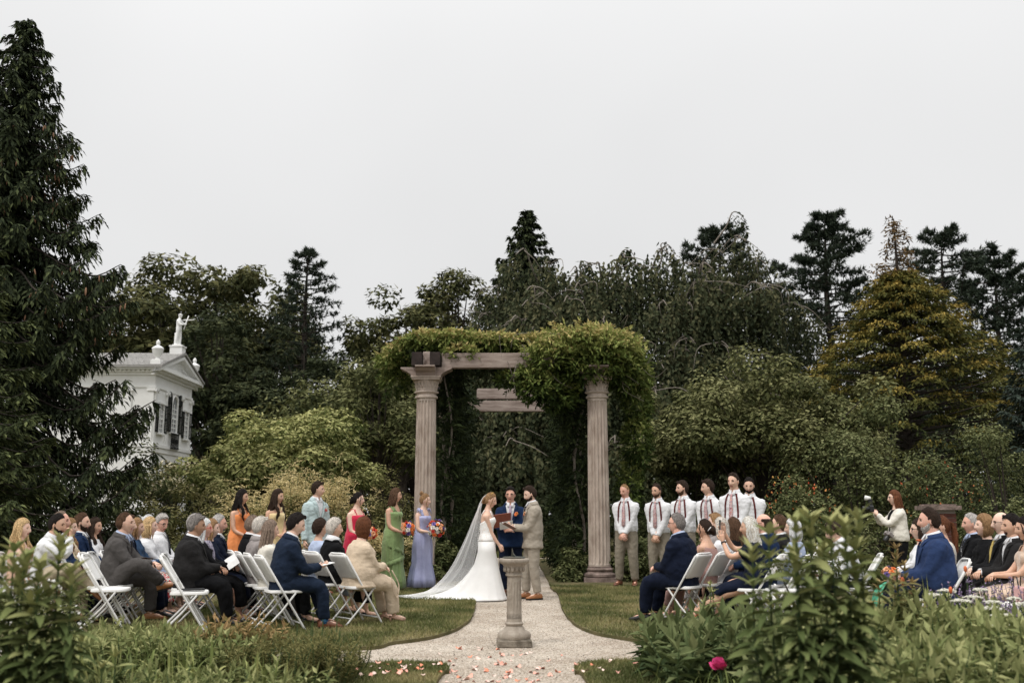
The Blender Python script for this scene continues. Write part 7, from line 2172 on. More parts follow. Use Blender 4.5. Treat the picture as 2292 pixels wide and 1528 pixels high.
def spruce(pos, H, R, label, name='spruce_tree', nb=190, lm=L_spruce, sp=0.085, droop=0.5, hang=0.7, cones=0, piece=0.13, width=0.048, low=0.02, pw=0.85, rot=0.0, tip=0.22, dens=1.0):
    """Tiered spruce: sagging boughs with upturned tips and combs of hanging twigs."""
    t = tree_thing(name, pos, label)
    tubes = [(np.array([[0, 0, -0.1], [0.03, 0, H * 0.4], [0, 0.03, H * 0.8], [0, 0, H]]), np.array([0.26, 0.19, 0.08, 0.012]) * H / 12)]
    PP, DD, TT, LL = [], [], [], []
    CP = []
    for i in range(nb):
        u = low + (1 - low) * (i + 0.5) / nb
        h = H * u
        az = i * 2.39996 + RNG.normal(0, 0.25) + rot
        ln = R * (1 - u) ** pw * RNG.uniform(0.68, 1.10) * (1 + 0.26 * noise.noise(Vector((math.cos(az) * 1.2, math.sin(az) * 1.2 + pos[0], h * 0.55)))) + 0.12
        o = np.array([math.cos(az), math.sin(az), 0])
        s = np.array([0, 0, h])
        sag = droop * ln * RNG.uniform(0.6, 1.2) * (1 - 0.7 * u)
        path = curve_pts([s, s + o * ln * 0.35 - [0, 0, sag * 0.35], s + o * ln * 0.75 - [0, 0, sag], s + o * ln - [0, 0, sag * (1 - tip * 2.2)]], 12)
        tubes.append((path, np.linspace(0.028, 0.006, 12) * (0.5 + ln / 3)))
        k = max(4, int(ln / sp * dens))
        f = np.linspace(0.06, 1.0, k) + RNG.normal(0, 0.01, k)
        f = np.clip(f, 0, 1)
        base = np.stack([np.interp(f, np.linspace(0, 1, 12), path[:, j]) for j in range(3)], 1)
        side = np.cross(o, [0, 0, 1])
        for sgn in (-1, 0, 1):
            L = (0.16 + 0.42 * (1 - f) * min(1, ln / 1.5) + 0.10 * RNG.random(k)) * (1.0 if sgn else 0.55) * min(1.0, 0.22 + (1 - u) * 3.2)
            dirv = nrm(o * 0.75 + side * sgn * 0.9 - np.array([0, 0, 1]) * (hang * RNG.uniform(0.4, 1.3, k))[:, None] + RNG.normal(0, 0.14, (k, 3)))
            m = 4
            for j in range(m):
                g_ = (j + 0.2) / m
                p = base + dirv * (L * g_)[:, None] - np.array([0, 0, 1]) * (hang * 0.30 * L * g_ ** 2)[:, None]
                PP.append(p); DD.append(nrm(dirv - np.array([0, 0, 1]) * hang * 0.5 * g_ + RNG.normal(0, 0.25, (k, 3))))
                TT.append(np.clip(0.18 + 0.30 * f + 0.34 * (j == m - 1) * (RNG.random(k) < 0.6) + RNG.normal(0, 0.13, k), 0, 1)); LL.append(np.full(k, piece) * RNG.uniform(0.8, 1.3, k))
        if cones and u > 0.45 and RNG.random() < 0.55:
            for _ in range(RNG.integers(2, cones)):
                ff = RNG.uniform(0.45, 0.95); b = np.array([np.interp(ff, np.linspace(0, 1, 12), path[:, j]) for j in range(3)])
                CP.append(b + side * RNG.normal(0, 0.12) - np.array([0, 0, 0.06]))
    P = np.concatenate(PP); D = np.concatenate(DD); T = np.concatenate(TT); L = np.concatenate(LL)
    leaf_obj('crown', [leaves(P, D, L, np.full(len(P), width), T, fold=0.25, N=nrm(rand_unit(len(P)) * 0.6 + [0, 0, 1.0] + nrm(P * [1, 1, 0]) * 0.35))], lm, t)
    tubes_obj('trunk', tubes, M_bark, t, 4)
    if CP:
        mb = MB()
        mb.lathe([(0.004, 0), (0.013, -0.02), (0.017, -0.06), (0.014, -0.11), (0.003, -0.145)], 7)
        cm = mb.mesh('cone', mat('cone_brown', (0.36, 0.21, 0.13), (0.25, 0.13, 0.075), scale=60, rough=0.8))
        for p in CP[:300]:
            o_ = link('cone', cm, t); o_.location = p; o_.rotation_euler = (RNG.normal(0, 0.12), RNG.normal(0, 0.12), RNG.uniform(0, 6)); s_ = RNG.uniform(0.8, 1.25); o_.scale = (s_,) * 3
    return t

def mound(pos, rx, ry, H, label, lm, name='shrub', nc=60, per=260, leaf=(0.08, 0.045), z0=0.0, cat='shrub', clump=0.22, shoots=0, tmean=0.42, group=None, topbias=0.3, flat=0.8, tri=False, stems=True):
    t = empty(name, pos); tag(t, label, cat, group)
    d = rand_unit(nc); d[:, 2] = np.abs(d[:, 2])
    r = 0.55 + 0.45 * RNG.random(nc) ** 0.5
    env = 1 + 0.42 * np.array([noise.noise(Vector(tuple(q * 2.1 + pos[0] + pos[1]))) for q in d])
    C = np.stack([d[:, 0] * rx * r * env, d[:, 1] * ry * r * env, z0 + d[:, 2] * (H - z0) * r * env], 1)
    low = RNG.random(nc) < 0.25
    C[low, 2] = z0 + (C[low, 2] - z0) * 0.3
    cr = (rx + ry + H) / 3 * clump * RNG.uniform(0.65, 1.3, nc)
    parts = [cloud(C, cr, per, leaf[0], leaf[1], tri=tri, topbias=topbias, tmean=tmean, flat=flat)]
    tubes = []
    if shoots:
        k = shoots
        dd = rand_unit(k); dd[:, 2] = np.abs(dd[:, 2]) * 0.8 + 0.25; dd = nrm(dd)
        b = np.stack([dd[:, 0] * rx * 0.85, dd[:, 1] * ry * 0.85, z0 + dd[:, 2] * (H - z0) * 0.85], 1)
        for j in range(k):
            L = RNG.uniform(0.12, 0.34) * (H * 0.25 + 0.6)
            q = nrm(dd[j] + np.array([0, 0, 0.7]) + RNG.normal(0, 0.25, 3))
            m = int(L / (leaf[0] * 0.28)) + 4
            P = b[j] + q * np.linspace(0, L, m)[:, None]
            parts.append(leaves(P, nrm(rand_unit(m) * 0.9 + q * 0.6), np.full(m, leaf[0]), np.full(m, leaf[1]), np.clip(RNG.normal(0.7, 0.2, m), 0, 1), tri=tri))
            tubes.append((np.array([b[j] - q * 0.2, b[j] + q * L]), np.array([0.006, 0.003])))
    leaf_obj('foliage', parts, lm, t)
    if stems:
        for i in range(0, nc, 3):
            c = C[i]; tubes.append((curve_pts([(c[0] * 0.1, c[1] * 0.1, 0), c * [0.5, 0.5, 0.55], c], 6), np.linspace(0.035, 0.006, 6) * (0.3 + H * 0.22)))
        tubes_obj('stem', tubes, M_bark, t, 4)
    return t

def gp_(px, Y, py=1150):
    p = at(px, py, Y); return (p.x, Y, 0.0)
def ztop(py, Y): return at(1146, py, Y).z

# --- the big spruces on the left
spruce(gp_(62, 20, 45), ztop(45, 20), 4.1, 'tall dark spruce hung with brown cones, towering behind the left-hand guests', nb=370, cones=6, droop=0.45, hang=1.2, sp=0.078, pw=0.86, piece=0.15, width=0.055)
spruce(gp_(-70, 15.6, 470), ztop(470, 15.6), 2.5, 'smaller spruce with pale green tips in front of the tall spruce', nb=110, droop=0.25, hang=0.55, sp=0.065, rot=1.3, pw=0.8, lm=leaf_mat('young_spruce', [(0.010, 0.014, 0.007), (0.040, 0.050, 0.020), (0.125, 0.140, 0.055)], trans=0.1, pos=[0, 0.5, 1]), piece=0.11, width=0.045)

# --- background woods, left
broadleaf(gp_(355, 68, 867), ztop(585, 68), 6.4, 'broad oak with open crown behind the summer house', L_oak, cb=0.18, nc=95, per=200, leaf=(0.42, 0.26), clump=0.20)
broadleaf(gp_(525, 72, 853), ztop(556, 72), 6.2, 'tallest rounded oak left of the thin-topped conifer', L_oak, cb=0.18, nc=95, per=200, leaf=(0.42, 0.26), clump=0.20)
broadleaf(gp_(255, 64, 895), ztop(640, 64), 4.6, 'oak showing between the spruce and the summer house roof', L_oak, cb=0.1, nc=50, per=170, leaf=(0.40, 0.24))
broadleaf(gp_(490, 60, 920), ztop(690, 60), 3.6, 'dense dark green tree close behind the white pediment', L_dark, cb=0.02, nc=85, per=210, leaf=(0.30, 0.17), clump=0.25)
broadleaf(gp_(565, 58, 975), ztop(800, 58), 3.2, 'low dark tree filling the gap behind the dogwood', L_dark, cb=0.0, nc=60, per=190, leaf=(0.30, 0.17), clump=0.27)
pine(gp_(690, 64, 558), ztop(558, 64), 3.4, 'thin-topped conifer with bare trunks against the sky', bare=0.52, nb=72, tufts=22, per=8, L=0.30, W=0.08, up=0.3, top_round=0.45, sparse=1.0)
broadleaf(gp_(675, 60, 942), ztop(735, 60), 3.4, 'shaggy dark conifer below the thin-topped tree', L_dark, name='conifer_tree', cb=0.0, nc=75, per=190, leaf=(0.36, 0.12), clump=0.24, tmean=0.3)
broadleaf(gp_(800, 66, 931), ztop(712, 66), 3.6, 'loose leafy tree with sky showing through left of the pergola', L_oak, cb=0.05, nc=60, per=140, leaf=(0.34, 0.2), clump=0.20)
broadleaf(gp_(905, 62, 895), ztop(640, 62), 3.6, 'rounded tree rising above the left end of the pergola', L_oak, cb=0.08, nc=95, per=170, leaf=(0.34, 0.2))
broadleaf(gp_(1010, 66, 884), ztop(618, 66), 4.2, 'rounded tree rising above the pergola beam', L_oak, cb=0.08, nc=105, per=170, leaf=(0.34, 0.2))
broadleaf(gp_(760, 46, 1005), ztop(860, 46), 4.4, 'wide olive-green bush behind the dogwood', L_crab, cb=0.0, nc=75, per=200, leaf=(0.24, 0.13), clump=0.24, tmean=0.32, tri=True)
broadleaf(gp_(845, 34, 975), ztop(800, 34), 2.4, 'twiggy olive tree beside the left-hand column', L_crab, cb=0.0, nc=75, per=220, leaf=(0.17, 0.09), clump=0.24, tmean=0.30)
# --- background woods, right
spruce(gp_(1180, 58, 470), ztop(470, 58), 8.5, 'pointed spruce top rising behind the weeping beech', nb=150, sp=0.20, piece=0.36, width=0.15, droop=0.3, hang=0.9, low=0.45, pw=0.9)
pine(gp_(1610, 56, 512), ztop(512, 56), 7.0, 'broad pine behind the right half of the weeping beech', bare=0.30, nb=100, tufts=44, per=9, L=0.30, W=0.07)
pine(gp_(1845, 55, 480), ztop(480, 55), 6.0, 'tall black-green pine with upswept boughs against the sky', bare=0.12, nb=130, tufts=56, per=9, L=0.30, W=0.07, top_round=0.42, up=0.5)
pine(gp_(2105, 58, 520), ztop(520, 58), 6.6, 'open pine with upright tufts behind the golden cypress', bare=0.30, nb=95, top_round=0.42, tufts=44, per=9, L=0.30, W=0.07, up=0.55)
pine(gp_(2225, 54, 575), ztop(575, 54), 7.0, 'dark pine sloping down behind the golden cypress to the right', bare=0.10, nb=110, top_round=0.5, tufts=52, per=9, L=0.30, W=0.07, up=0.4)
pine(gp_(1755, 66, 640), ztop(640, 66), 4.0, 'low dark pine in the gap beside the weeping beech', bare=0.05, nb=70, tufts=16, per=14, L=0.45, W=0.08)
spruce(gp_(2330, 30, 640), ztop(640, 30), 2.6, 'blue-grey spruce at the far right edge', nb=150, sp=0.10, lm=L_blue, droop=0.2, hang=0.5, piece=0.2, width=0.07)
broadleaf(gp_(1990, 62, 975), ztop(800, 62), 7.0, 'dark wood behind the golden cypress', L_dark, cb=0.0, nc=70, per=150, leaf=(0.5, 0.28), clump=0.25)
broadleaf(gp_(1380, 60, 965), ztop(780, 60), 8.0, 'dark wood behind the weeping beech', L_dark, cb=0.0, nc=70, per=150, leaf=(0.5, 0.28), clump=0.25)
broadleaf(gp_(930, 74, 990), ztop(830, 74), 7.0, 'dark wood far behind the pergola', L_dark, cb=0.0, nc=60, per=130, leaf=(0.55, 0.3), clump=0.25)

# --- weeping beech
def weeping_beech(px, Y, label):
    pos = gp_(px, Y)
    t = tree_thing('weeping_beech', pos, label)
    # apexes of its umbrellas, taken from the outline: (photo column, photo row, distance, umbrella radius, drop)
    ap = []
    outline = [(1120, 640), (1175, 560), (1230, 590), (1290, 600), (1340, 590), (1395, 570), (1440, 600), (1480, 560), (1540, 590), (1600, 560), (1645, 530), (1690, 580), (1735, 640), (1775, 680)]
    for cx, cy in outline: ap.append((cx, cy, Y - 0.5, 1.25, 3.2))
    for k in range(78):
        cx = RNG.uniform(1015, 1790); lim = np.interp(cx, [1000, 1060, 1110, 1180, 1300, 1480, 1640, 1740, 1800], [880, 760, 650, 575, 610, 590, 545, 650, 760])
        cy = RNG.uniform(lim + 10, 1010); fy = (cy - lim) / max(1, 1010 - lim)
        ap.append((cx, cy, Y - 0.8 - 3.6 * fy ** 0.6 + RNG.normal(0, 0.5), RNG.uniform(0.8, 1.5), RNG.uniform(2.0, 3.8)))
    PP, DD, TT = [], [], []
    tubes = []
    for i, (cx, cy, yy, ur, dr) in enumerate(ap):
        a = np.array(at(cx, cy, yy)) - np.array(pos)
        c = np.array([a[0] * 0.82, a[1] * 0.6 + 0.8, max(a[2] - RNG.uniform(0.9, 1.8), 0.5)])
        mid = (a + c) / 2 + RNG.normal(0, 0.15, 3) + np.array([0, 0, 0.15])
        tubes.append((curve_pts([c, mid, a + [0, 0.1, 0.08], a + nrm(a * [1, 1, 0] + [0, -2, 0]) * 0.45 - [0, 0, 0.25]], 12), np.linspace(0.06, 0.018, 12)))
        for q in range(1 if i % 2 else 2):       # pale twisting side branches
            e = a + np.array([RNG.normal(0, 0.8), RNG.normal(-0.5, 0.35), -RNG.uniform(0.15, 1.3)])
            tubes.append((curve_pts([a + RNG.normal(0, 0.05, 3), (a + e) / 2 + np.array([RNG.normal(0, 0.2), -0.25, RNG.uniform(0.0, 0.35)]), e], 8), np.linspace(0.024, 0.007, 8)))
        ns = 46
        for q in range(ns):
            th = RNG.uniform(0, 2 * PI); rr = ur * RNG.random() ** 0.35
            s = a + np.array([math.cos(th) * rr, math.sin(th) * rr * 0.8, -0.75 * (rr / ur) ** 2 * ur + RNG.normal(0, 0.06)])
            L = min(dr * RNG.uniform(0.45, 1.1), max(s[2] - 0.05, 0.2))
            m = int(L / 0.115) + 2
            f = np.linspace(0, 1, m)
            out = np.array([math.cos(th), math.sin(th), 0]) * 0.18
            P = s + np.outer(f * L, [0, 0, -1.0]) + np.outer(np.sqrt(f) * ur * 0.6, out) + np.outer(np.sin(f * 5 + th) * 0.05, [math.sin(th), math.cos(th), 0])
            PP.append(P + RNG.normal(0, 0.035, P.shape)); DD.append(nrm(RNG.normal(0, 0.6, P.shape) + [0, 0, -1.0]))
            TT.append(np.clip(0.34 + RNG.normal(0, 0.16, m) + 0.30 * (1 - f) ** 2 + RNG.normal(0, 0.12), 0, 1))  # highlight along the top of each strand is put into the leaf tint
    for cx, cy, dx, hh in ((1480, 545, 18, 0.7), (1640, 475, -12, 1.2), (1395, 560, -10, 0.5), (1300, 585, 12, 0.4), (1655, 560, 25, 0.5)):      # shoots that stand above the crown and nod over
        a = np.array(at(cx, cy, Y - 0.4)) - np.array(pos); b = np.array(at(cx + dx - 30, cy + 70, Y - 0.4)) - np.array(pos)
        pth = curve_pts([b, (a + b) / 2 + [0.15, 0, 0.1], a, a + [0.4, 0, -0.15], a + [0.55, 0, -0.7]], 14)
        tubes.append((pth, np.linspace(0.04, 0.008, 14)))
        for q in range(16):
            s = pth[RNG.integers(5, 14)]; L = RNG.uniform(0.3, 1.0); m = int(L / 0.08)
            f = np.linspace(0, 1, m); P = s + np.outer(f * L, [0, 0, -1]) + RNG.normal(0, 0.06, (m, 3))
            PP.append(P); DD.append(nrm(RNG.normal(0, 0.7, P.shape) + [0, 0, -0.9])); TT.append(np.clip(RNG.normal(0.3, 0.2, m), 0, 1))
    P = np.concatenate(PP); D = np.concatenate(DD); T = np.concatenate(TT); n = len(P)
    leaf_obj('crown', [leaves(P, D, RNG.uniform(0.15, 0.26, n), RNG.uniform(0.09, 0.15, n), T, N=rand_unit(n) * 0.55 + nrm(P * [1, 1, 0] + [0, -2.5, 0]) * 0.8 + [0, 0, 0.55])], L_beech, t)
    tubes.append((np.array([[0, 0, -0.1], [0.2, 0, 3], [0, 0, 7], [0.3, 0, 11]]), np.array([0.55, 0.42, 0.3, 0.1])))
    tubes_obj('trunk', tubes, M_bark_pale, t, 4)
weeping_beech(1400, 41, 'huge weeping beech with pale twisting branches and hanging curtains of leaves')

# --- golden cypress
def golden_cypress(px, Y, label):
    pos = gp_(px, Y, 560); t = tree_thing('golden_cypress', pos, label)
    H = ztop(598, Y); PP, DD, TT, NN = [], [], [], []
    tubes = [(np.array([[0, 0, -0.1], [0, 0, H * 0.6], [0, 0, ztop(490, Y)]]), np.array([0.3, 0.16, 0.02]))]
    for i in range(260):
        u = ((i + 0.5) / 260) ** 0.9; h = 0.2 + (H - 0.3) * u
        R = np.interp(u, [0, 0.25, 0.45, 0.65, 0.8, 0.92, 1], [5.4, 5.3, 4.5, 3.1, 2.0, 1.15, 0.35]) * RNG.uniform(0.62, 1.16)
        az = i * 2.39996
        o = np.array([math.cos(az), math.sin(az), 0]); s_ = np.array([-o[1], o[0], 0])
        c = o * R + np.array([0.75 * (1 - u), 0, h])
        tubes.append((curve_pts([[0, 0, h - 0.5], o * R * 0.6 + [0, 0, h - 0.25], c], 4), np.array([0.05, 0.035, 0.02, 0.008])))
        w = RNG.uniform(0.55, 1.15) * (1.15 - 0.5 * u); k = 215
        a1 = RNG.normal(0, 0.55, k) * w; a2 = RNG.normal(-0.25, 0.5, k) * w * 1.1
        dz = -0.55 * (np.abs(a1) / w) ** 2 * w - 0.45 * np.clip(a2, 0, 9) ** 2 / w - RNG.random(k) ** 1.5 * 0.30 * w
        P = c + np.outer(a1, s_) + np.outer(a2, o) + np.stack([0 * dz, 0 * dz, dz], 1)
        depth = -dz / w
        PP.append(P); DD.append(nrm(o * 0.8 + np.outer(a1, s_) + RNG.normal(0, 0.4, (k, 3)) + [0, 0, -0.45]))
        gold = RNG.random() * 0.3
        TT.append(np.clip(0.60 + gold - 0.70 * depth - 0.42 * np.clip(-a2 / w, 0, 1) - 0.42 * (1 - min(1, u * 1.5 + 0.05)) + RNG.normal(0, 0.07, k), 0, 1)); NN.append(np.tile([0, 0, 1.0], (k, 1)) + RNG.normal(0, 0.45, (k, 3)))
    P = np.concatenate(PP); n = len(P)
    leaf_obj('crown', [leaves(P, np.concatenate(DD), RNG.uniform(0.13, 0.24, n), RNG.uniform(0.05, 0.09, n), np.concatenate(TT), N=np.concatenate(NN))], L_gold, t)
    H2 = ztop(490, Y); C = []
    for i in range(55):
        h = H - 0.4 + (H2 - H + 0.4) * (i / 55); r = 0.95 * (1 - i / 58) * RNG.random() ** 0.5 + 0.05; az = RNG.uniform(0, 6.3)
        C.append((math.cos(az) * r, math.sin(az) * r, h)); tubes.append((np.array([[0, 0, h + 0.05], C[-1]]), np.array([0.02, 0.008])))
    leaf_obj('bare_top', [cloud(np.array(C), np.full(len(C), 0.20), 16, 0.18, 0.06, tmean=0.5)], L_brown, t)
    tubes_obj('trunk', tubes, M_bark, t, 4)
golden_cypress(2005, 36, 'golden cypress with layered yellow sprays and a bare brown tip')

# --- shrubs of the middle distance
broadleaf(gp_(1700, 25.5, 962), ztop(775, 25.5), 2.7, 'wide crabapple with fine brownish-green leaves behind the groomsmen', L_crab, name='crabapple_tree', cb=0.06, nc=80, per=330, leaf=(0.13, 0.07), clump=0.21, ry=0.8, rough=0.9, tri=False, trunk_r=0.12, topbias=0.36, tmean=0.52)
broadleaf(gp_(1560, 26.2, 1002), ztop(855, 26.2), 1.7, 'lower lobe of fine-leaved crabapple beside the right-hand column', L_crab, name='crabapple_tree', cb=0.1, nc=45, per=330, leaf=(0.12, 0.065), clump=0.22, tri=False, trunk_r=0.07, rough=0.8, tmean=0.48)
broadleaf(gp_(1850, 24.8, 1000), ztop(850, 24.8), 1.6, 'lower lobe of fine-leaved crabapple before the golden cypress', L_crab, name='crabapple_tree', cb=0.1, nc=40, per=330, leaf=(0.12, 0.065), clump=0.22, tri=False, trunk_r=0.07, rough=0.8, tmean=0.48)
mound(gp_(1925, 23), 1.9, 1.5, ztop(925, 23), 'leafy pale green shrub right of the crabapple', L_shrub, nc=70, per=260, leaf=(0.09, 0.05), shoots=60, tmean=0.5)
mound(gp_(1560, 27), 1.7, 1.2, ztop(1000, 27), 'dark shrub low behind the groomsmen', L_shrub, nc=50, per=240, leaf=(0.10, 0.05), tmean=0.25)
mound(gp_(2255, 20), 1.15, 1.1, ztop(948, 20), 'rounded silvery green shrub at the right edge', L_shrub, nc=70, per=260, leaf=(0.065, 0.036), tmean=0.50, clump=0.2)
mound(gp_(2150, 24), 1.9, 1.3, ztop(1010, 24), 'dark green shrub behind the brick pier', L_dark, nc=60, per=240, leaf=(0.10, 0.05), shoots=30)
for px, Y, rx, tp, lab in ((1790, 21, 0.95, 1065, 'shrub dotted with red blooms behind the milkweed'), (2110, 21.5, 1.1, 1045, 'shrub with rusty red young leaves behind the brick pier')):
    s_ = mound(gp_(px, Y), rx, 0.8, ztop(tp, Y), lab, L_shrub, name='flowering_shrub', nc=50, per=230, leaf=(0.075, 0.042), tmean=0.35, shoots=20)
    nb_ = 200; d = rand_unit(nb_); d[:, 2] = np.abs(d[:, 2]); hh = ztop(tp, Y)
    Pb = np.stack([d[:, 0] * rx * 1.08, d[:, 1] * 0.86, d[:, 2] * hh * 1.0], 1) * RNG.uniform(0.85, 1.1, (nb_, 1))
    leaf_obj('bloom', [leaves(Pb, d, RNG.uniform(0.04, 0.08, nb_), RNG.uniform(0.03, 0.05, nb_), RNG.random(nb_))], L_red, s_)
broadleaf(gp_(640, 25, 1032), ztop(915, 25), 2.15, 'light green dogwood with tiered sprays behind the bridesmaids', L_dog, name='dogwood_tree', cb=0.02, nc=110, per=310, leaf=(0.12, 0.065), clump=0.18, ry=0.85, rough=0.6, tri=False, trunk_r=0.08, topbias=0.38, tmean=0.60)
broadleaf(gp_(715, 27.5, 1027), ztop(905, 27.5), 1.5, 'taller light green dogwood shoulder at the back', L_dog, name='dogwood_tree', cb=0.1, nc=55, per=220, leaf=(0.13, 0.07), clump=0.2, tri=False, trunk_r=0.07, topbias=0.35, tmean=0.45)
broadleaf(gp_(395, 27, 1080), ztop(1010, 27), 1.55, 'small open dogwood in front of the summer house wall', leaf_mat('pale_dogwood', [(0.07, 0.07, 0.03), (0.17, 0.15, 0.07), (0.42, 0.38, 0.28)]), name='dogwood_tree', cb=0.25, nc=48, per=110, leaf=(0.11, 0.06), clump=0.17, tri=False, trunk_r=0.07)
mound(gp_(420, 22), 1.2, 0.9, ztop(1075, 22), 'yellow-green shrub below the summer house', L_olive, nc=50, per=220, leaf=(0.08, 0.045), tmean=0.55, shoots=25)
mound(gp_(300, 24), 1.4, 1.0, ztop(1040, 24), 'dark leafy shrub between spruce and summer house', L_shrub, nc=45, per=200, leaf=(0.10, 0.055), tmean=0.35)
mound(gp_(885, 24), 0.8, 0.7, ztop(1075, 24), 'clipped yellow-green shrub beside the left-hand column', L_olive, nc=45, per=260, leaf=(0.06, 0.03), tmean=0.5)
mound(gp_(1225, 37.5), 2.6, 0.8, ztop(1185, 37.5), 'clump of long green grass beyond the pergola', L_shrub, name='grass_clump', nc=40, per=200, leaf=(0.22, 0.03), tmean=0.6)
for px, Y, rx, tp, lab in ((1420, 20.6, 0.5, 1190, 'low shrub at the foot of the right-hand column'), (1455, 21.5, 0.7, 1150, 'shrub behind the second groomsman'), (1510, 20, 0.8, 1200, 'low green shrub behind the broad man in dark navy'), (1620, 20.5, 1.0, 1130, 'leafy shrub behind the tallest groomsman'), (1720, 19, 0.8, 1160, 'shrub below the red blooms'), (1860, 18, 0.9, 1180, 'loose green plant behind the milkweed'), (1960, 18.5, 0.9, 1150, 'leafy shrub behind the photographer'), (2060, 18.0, 0.7, 1150, 'leafy shrub behind the man in blue'), (2200, 17.5, 1.0, 1140, 'dark shrub behind the last row')):
    mound(gp_(px, Y), rx, 0.6, ztop(tp, Y), lab, L_shrub, nc=30, per=130, leaf=(0.08, 0.04), tmean=0.35, shoots=12)
for px, Y, rx, tp, lab in ((990, 20.3, 0.35, 1230, 'dark shrub at the foot of the left-hand column'), (1285, 20.4, 0.36, 1225, 'dark leafy plant between path and right-hand column'), (905, 20.0, 0.5, 1200, 'green plant between the two bridesmaids by the column'), (770, 19.2, 0.7, 1170, 'feathery green plant behind the bridesmaid in red'), (690, 19.5, 0.8, 1180, 'low green plant behind the man in pale blue'), (590, 19, 0.8, 1190, 'low green plant behind the bridesmaid in yellow'), (500, 18.5, 0.7, 1190, 'low green plant behind the bridesmaid in orange'), (410, 18, 0.8, 1175, 'low green plant behind the third row')):
    mound(gp_(px, Y), rx, 0.5, ztop(tp, Y), lab, L_shrub, nc=26, per=130, leaf=(0.08, 0.04), tmean=0.38)
# goatsbeard plumes
def goatsbeard(px, Y, tp, label):
    t = empty('goatsbeard', gp_(px, Y)); tag(t, label, 'plant', 'goatsbeard in flower behind the bridesmaids')
    H = ztop(tp, Y); P, D, T = [], [], []; tubes = []; SP = []
    for i in range(26):
        b = np.array([RNG.normal(0, 0.12), RNG.normal(0, 0.1), 0]); e = np.array([RNG.normal(0, 0.42), RNG.normal(0, 0.3), H * RNG.uniform(0.6, 1.0)])
        path = curve_pts([b, (b + e) / 2 + [0, 0, 0.1], e], 8); tubes.append((path, np.linspace(0.006, 0.003, 8)))
        for j in range(16):
            s = path[5] + (path[7] - path[5]) * RNG.random() + [0, 0, 0.0]; q = nrm(RNG.normal(0, 1, 3) * [1, 1, 0.3] + [0, 0, 0.35]); L = RNG.uniform(0.10, 0.26)
            m = 9; SP.append(s + np.outer(np.linspace(0, L, m), q) + np.outer(np.linspace(0, 1, m) ** 2, [0, 0, -0.04])); D.append(np.tile(q, (m, 1)) + RNG.normal(0, 0.5, (m, 3)))
    SP = np.concatenate(SP); D = np.concatenate(D); n = len(SP)
    leaf_obj('plume', [leaves(SP, D, RNG.uniform(0.03, 0.055, n), np.full(n, 0.02), np.clip(RNG.normal(0.6, 0.25, n), 0, 1))], L_plume, t)
    k = 46; C = np.stack([RNG.normal(0, 0.36, k), RNG.normal(0, 0.28, k), RNG.uniform(0.1, 0.75, k) * H], 1)
    leaf_obj('foliage', [cloud(C, np.full(k, 0.14), 60, 0.085, 0.035, tmean=0.55)], L_olive, t)
    tubes_obj('stem', tubes, M_stemgreen, t, 5)
for px, Y, tp, lab in ((560, 18.6, 1085, 'goatsbeard plume plant beside the bridesmaid in orange'), (585, 20.2, 1050, 'tall goatsbeard behind the bridesmaids in orange and yellow'), (655, 19.4, 1050, 'goatsbeard between the bridesmaid in yellow and the man in pale blue'), (745, 19.6, 1060, 'goatsbeard between the man in pale blue and the bridesmaid in red'), (700, 21, 1030, 'goatsbeard behind the man in pale blue'), (640, 17.6, 1200, 'low goatsbeard at the feet of the bridesmaids'), (845, 19.2, 1170, 'low goatsbeard behind the bridesmaids in red and green')):
    goatsbeard(px, Y, tp, lab)

# --- trees so far off that they read as one mass
n = 620
C = np.stack([RNG.uniform(-75, 75, n), RNG.uniform(84, 96, n), 0.3 + 8.2 * RNG.random(n) ** 1.6], 1)
o = leaf_obj('far_trees', [cloud(C, RNG.uniform(1.6, 2.8, n), 90, 0.9, 0.6, tri=True, tmean=0.35)], L_dark)
tag(o, 'far dark band of woodland closing the view behind the garden', 'woodland', kind='stuff')
# =================================================================== vine on the pergola
def sprays(C, D, n_leaf, L, W, tint, len_=0.26):
    """Pinnate wisteria leaves: pairs of leaflets along a drooping stalk."""
    n = len(C); D = nrm(D)
    S = nrm(np.cross(D, rand_unit(n)))
    P, Q, T = [], [], []
    for j in range(n_leaf):
        f = (j // 2 + 1) / (n_leaf // 2 + 0.5)
        sg = 1 if j % 2 else -1
        p = C + D * (len_ * f) - np.array([0, 0, 1]) * (0.10 * len_ * 2 * f * f)
        P.append(p); Q.append(nrm(D * 0.65 + S * sg * 0.85 + [0, 0, -0.35])); T.append(tint)
    P = np.concatenate(P); Q = np.concatenate(Q); T = np.concatenate(T); m = len(P)
    return leaves(P, Q, RNG.uniform(0.8, 1.2, m) * L, RNG.uniform(0.8, 1.2, m) * W, np.clip(T + RNG.normal(0, 0.12, m), 0, 1))
vine = empty('wisteria_vine', (XR, PER_Y + 0.4, 0)); tag(vine, 'wisteria vine with bright young leaves draped over the pergola', 'vine')
def place(px, py, Y): return np.array(at(px, py, Y)) - np.array(vine.location)
C, D, T = [], [], []
def blob(px, py, Y, rx, ry, rz, n, t0, out=(0, -0.5, 0.3), half=True):
    c = place(px, py, Y); d = rand_unit(n)
    r = RNG.uniform(0.6, 1.05, (n, 1)) + 0.4 * (RNG.random((n, 1)) < 0.06)
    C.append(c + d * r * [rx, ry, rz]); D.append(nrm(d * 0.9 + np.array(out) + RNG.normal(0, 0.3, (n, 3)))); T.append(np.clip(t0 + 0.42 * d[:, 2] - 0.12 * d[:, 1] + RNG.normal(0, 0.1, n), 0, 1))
PY = PER_Y
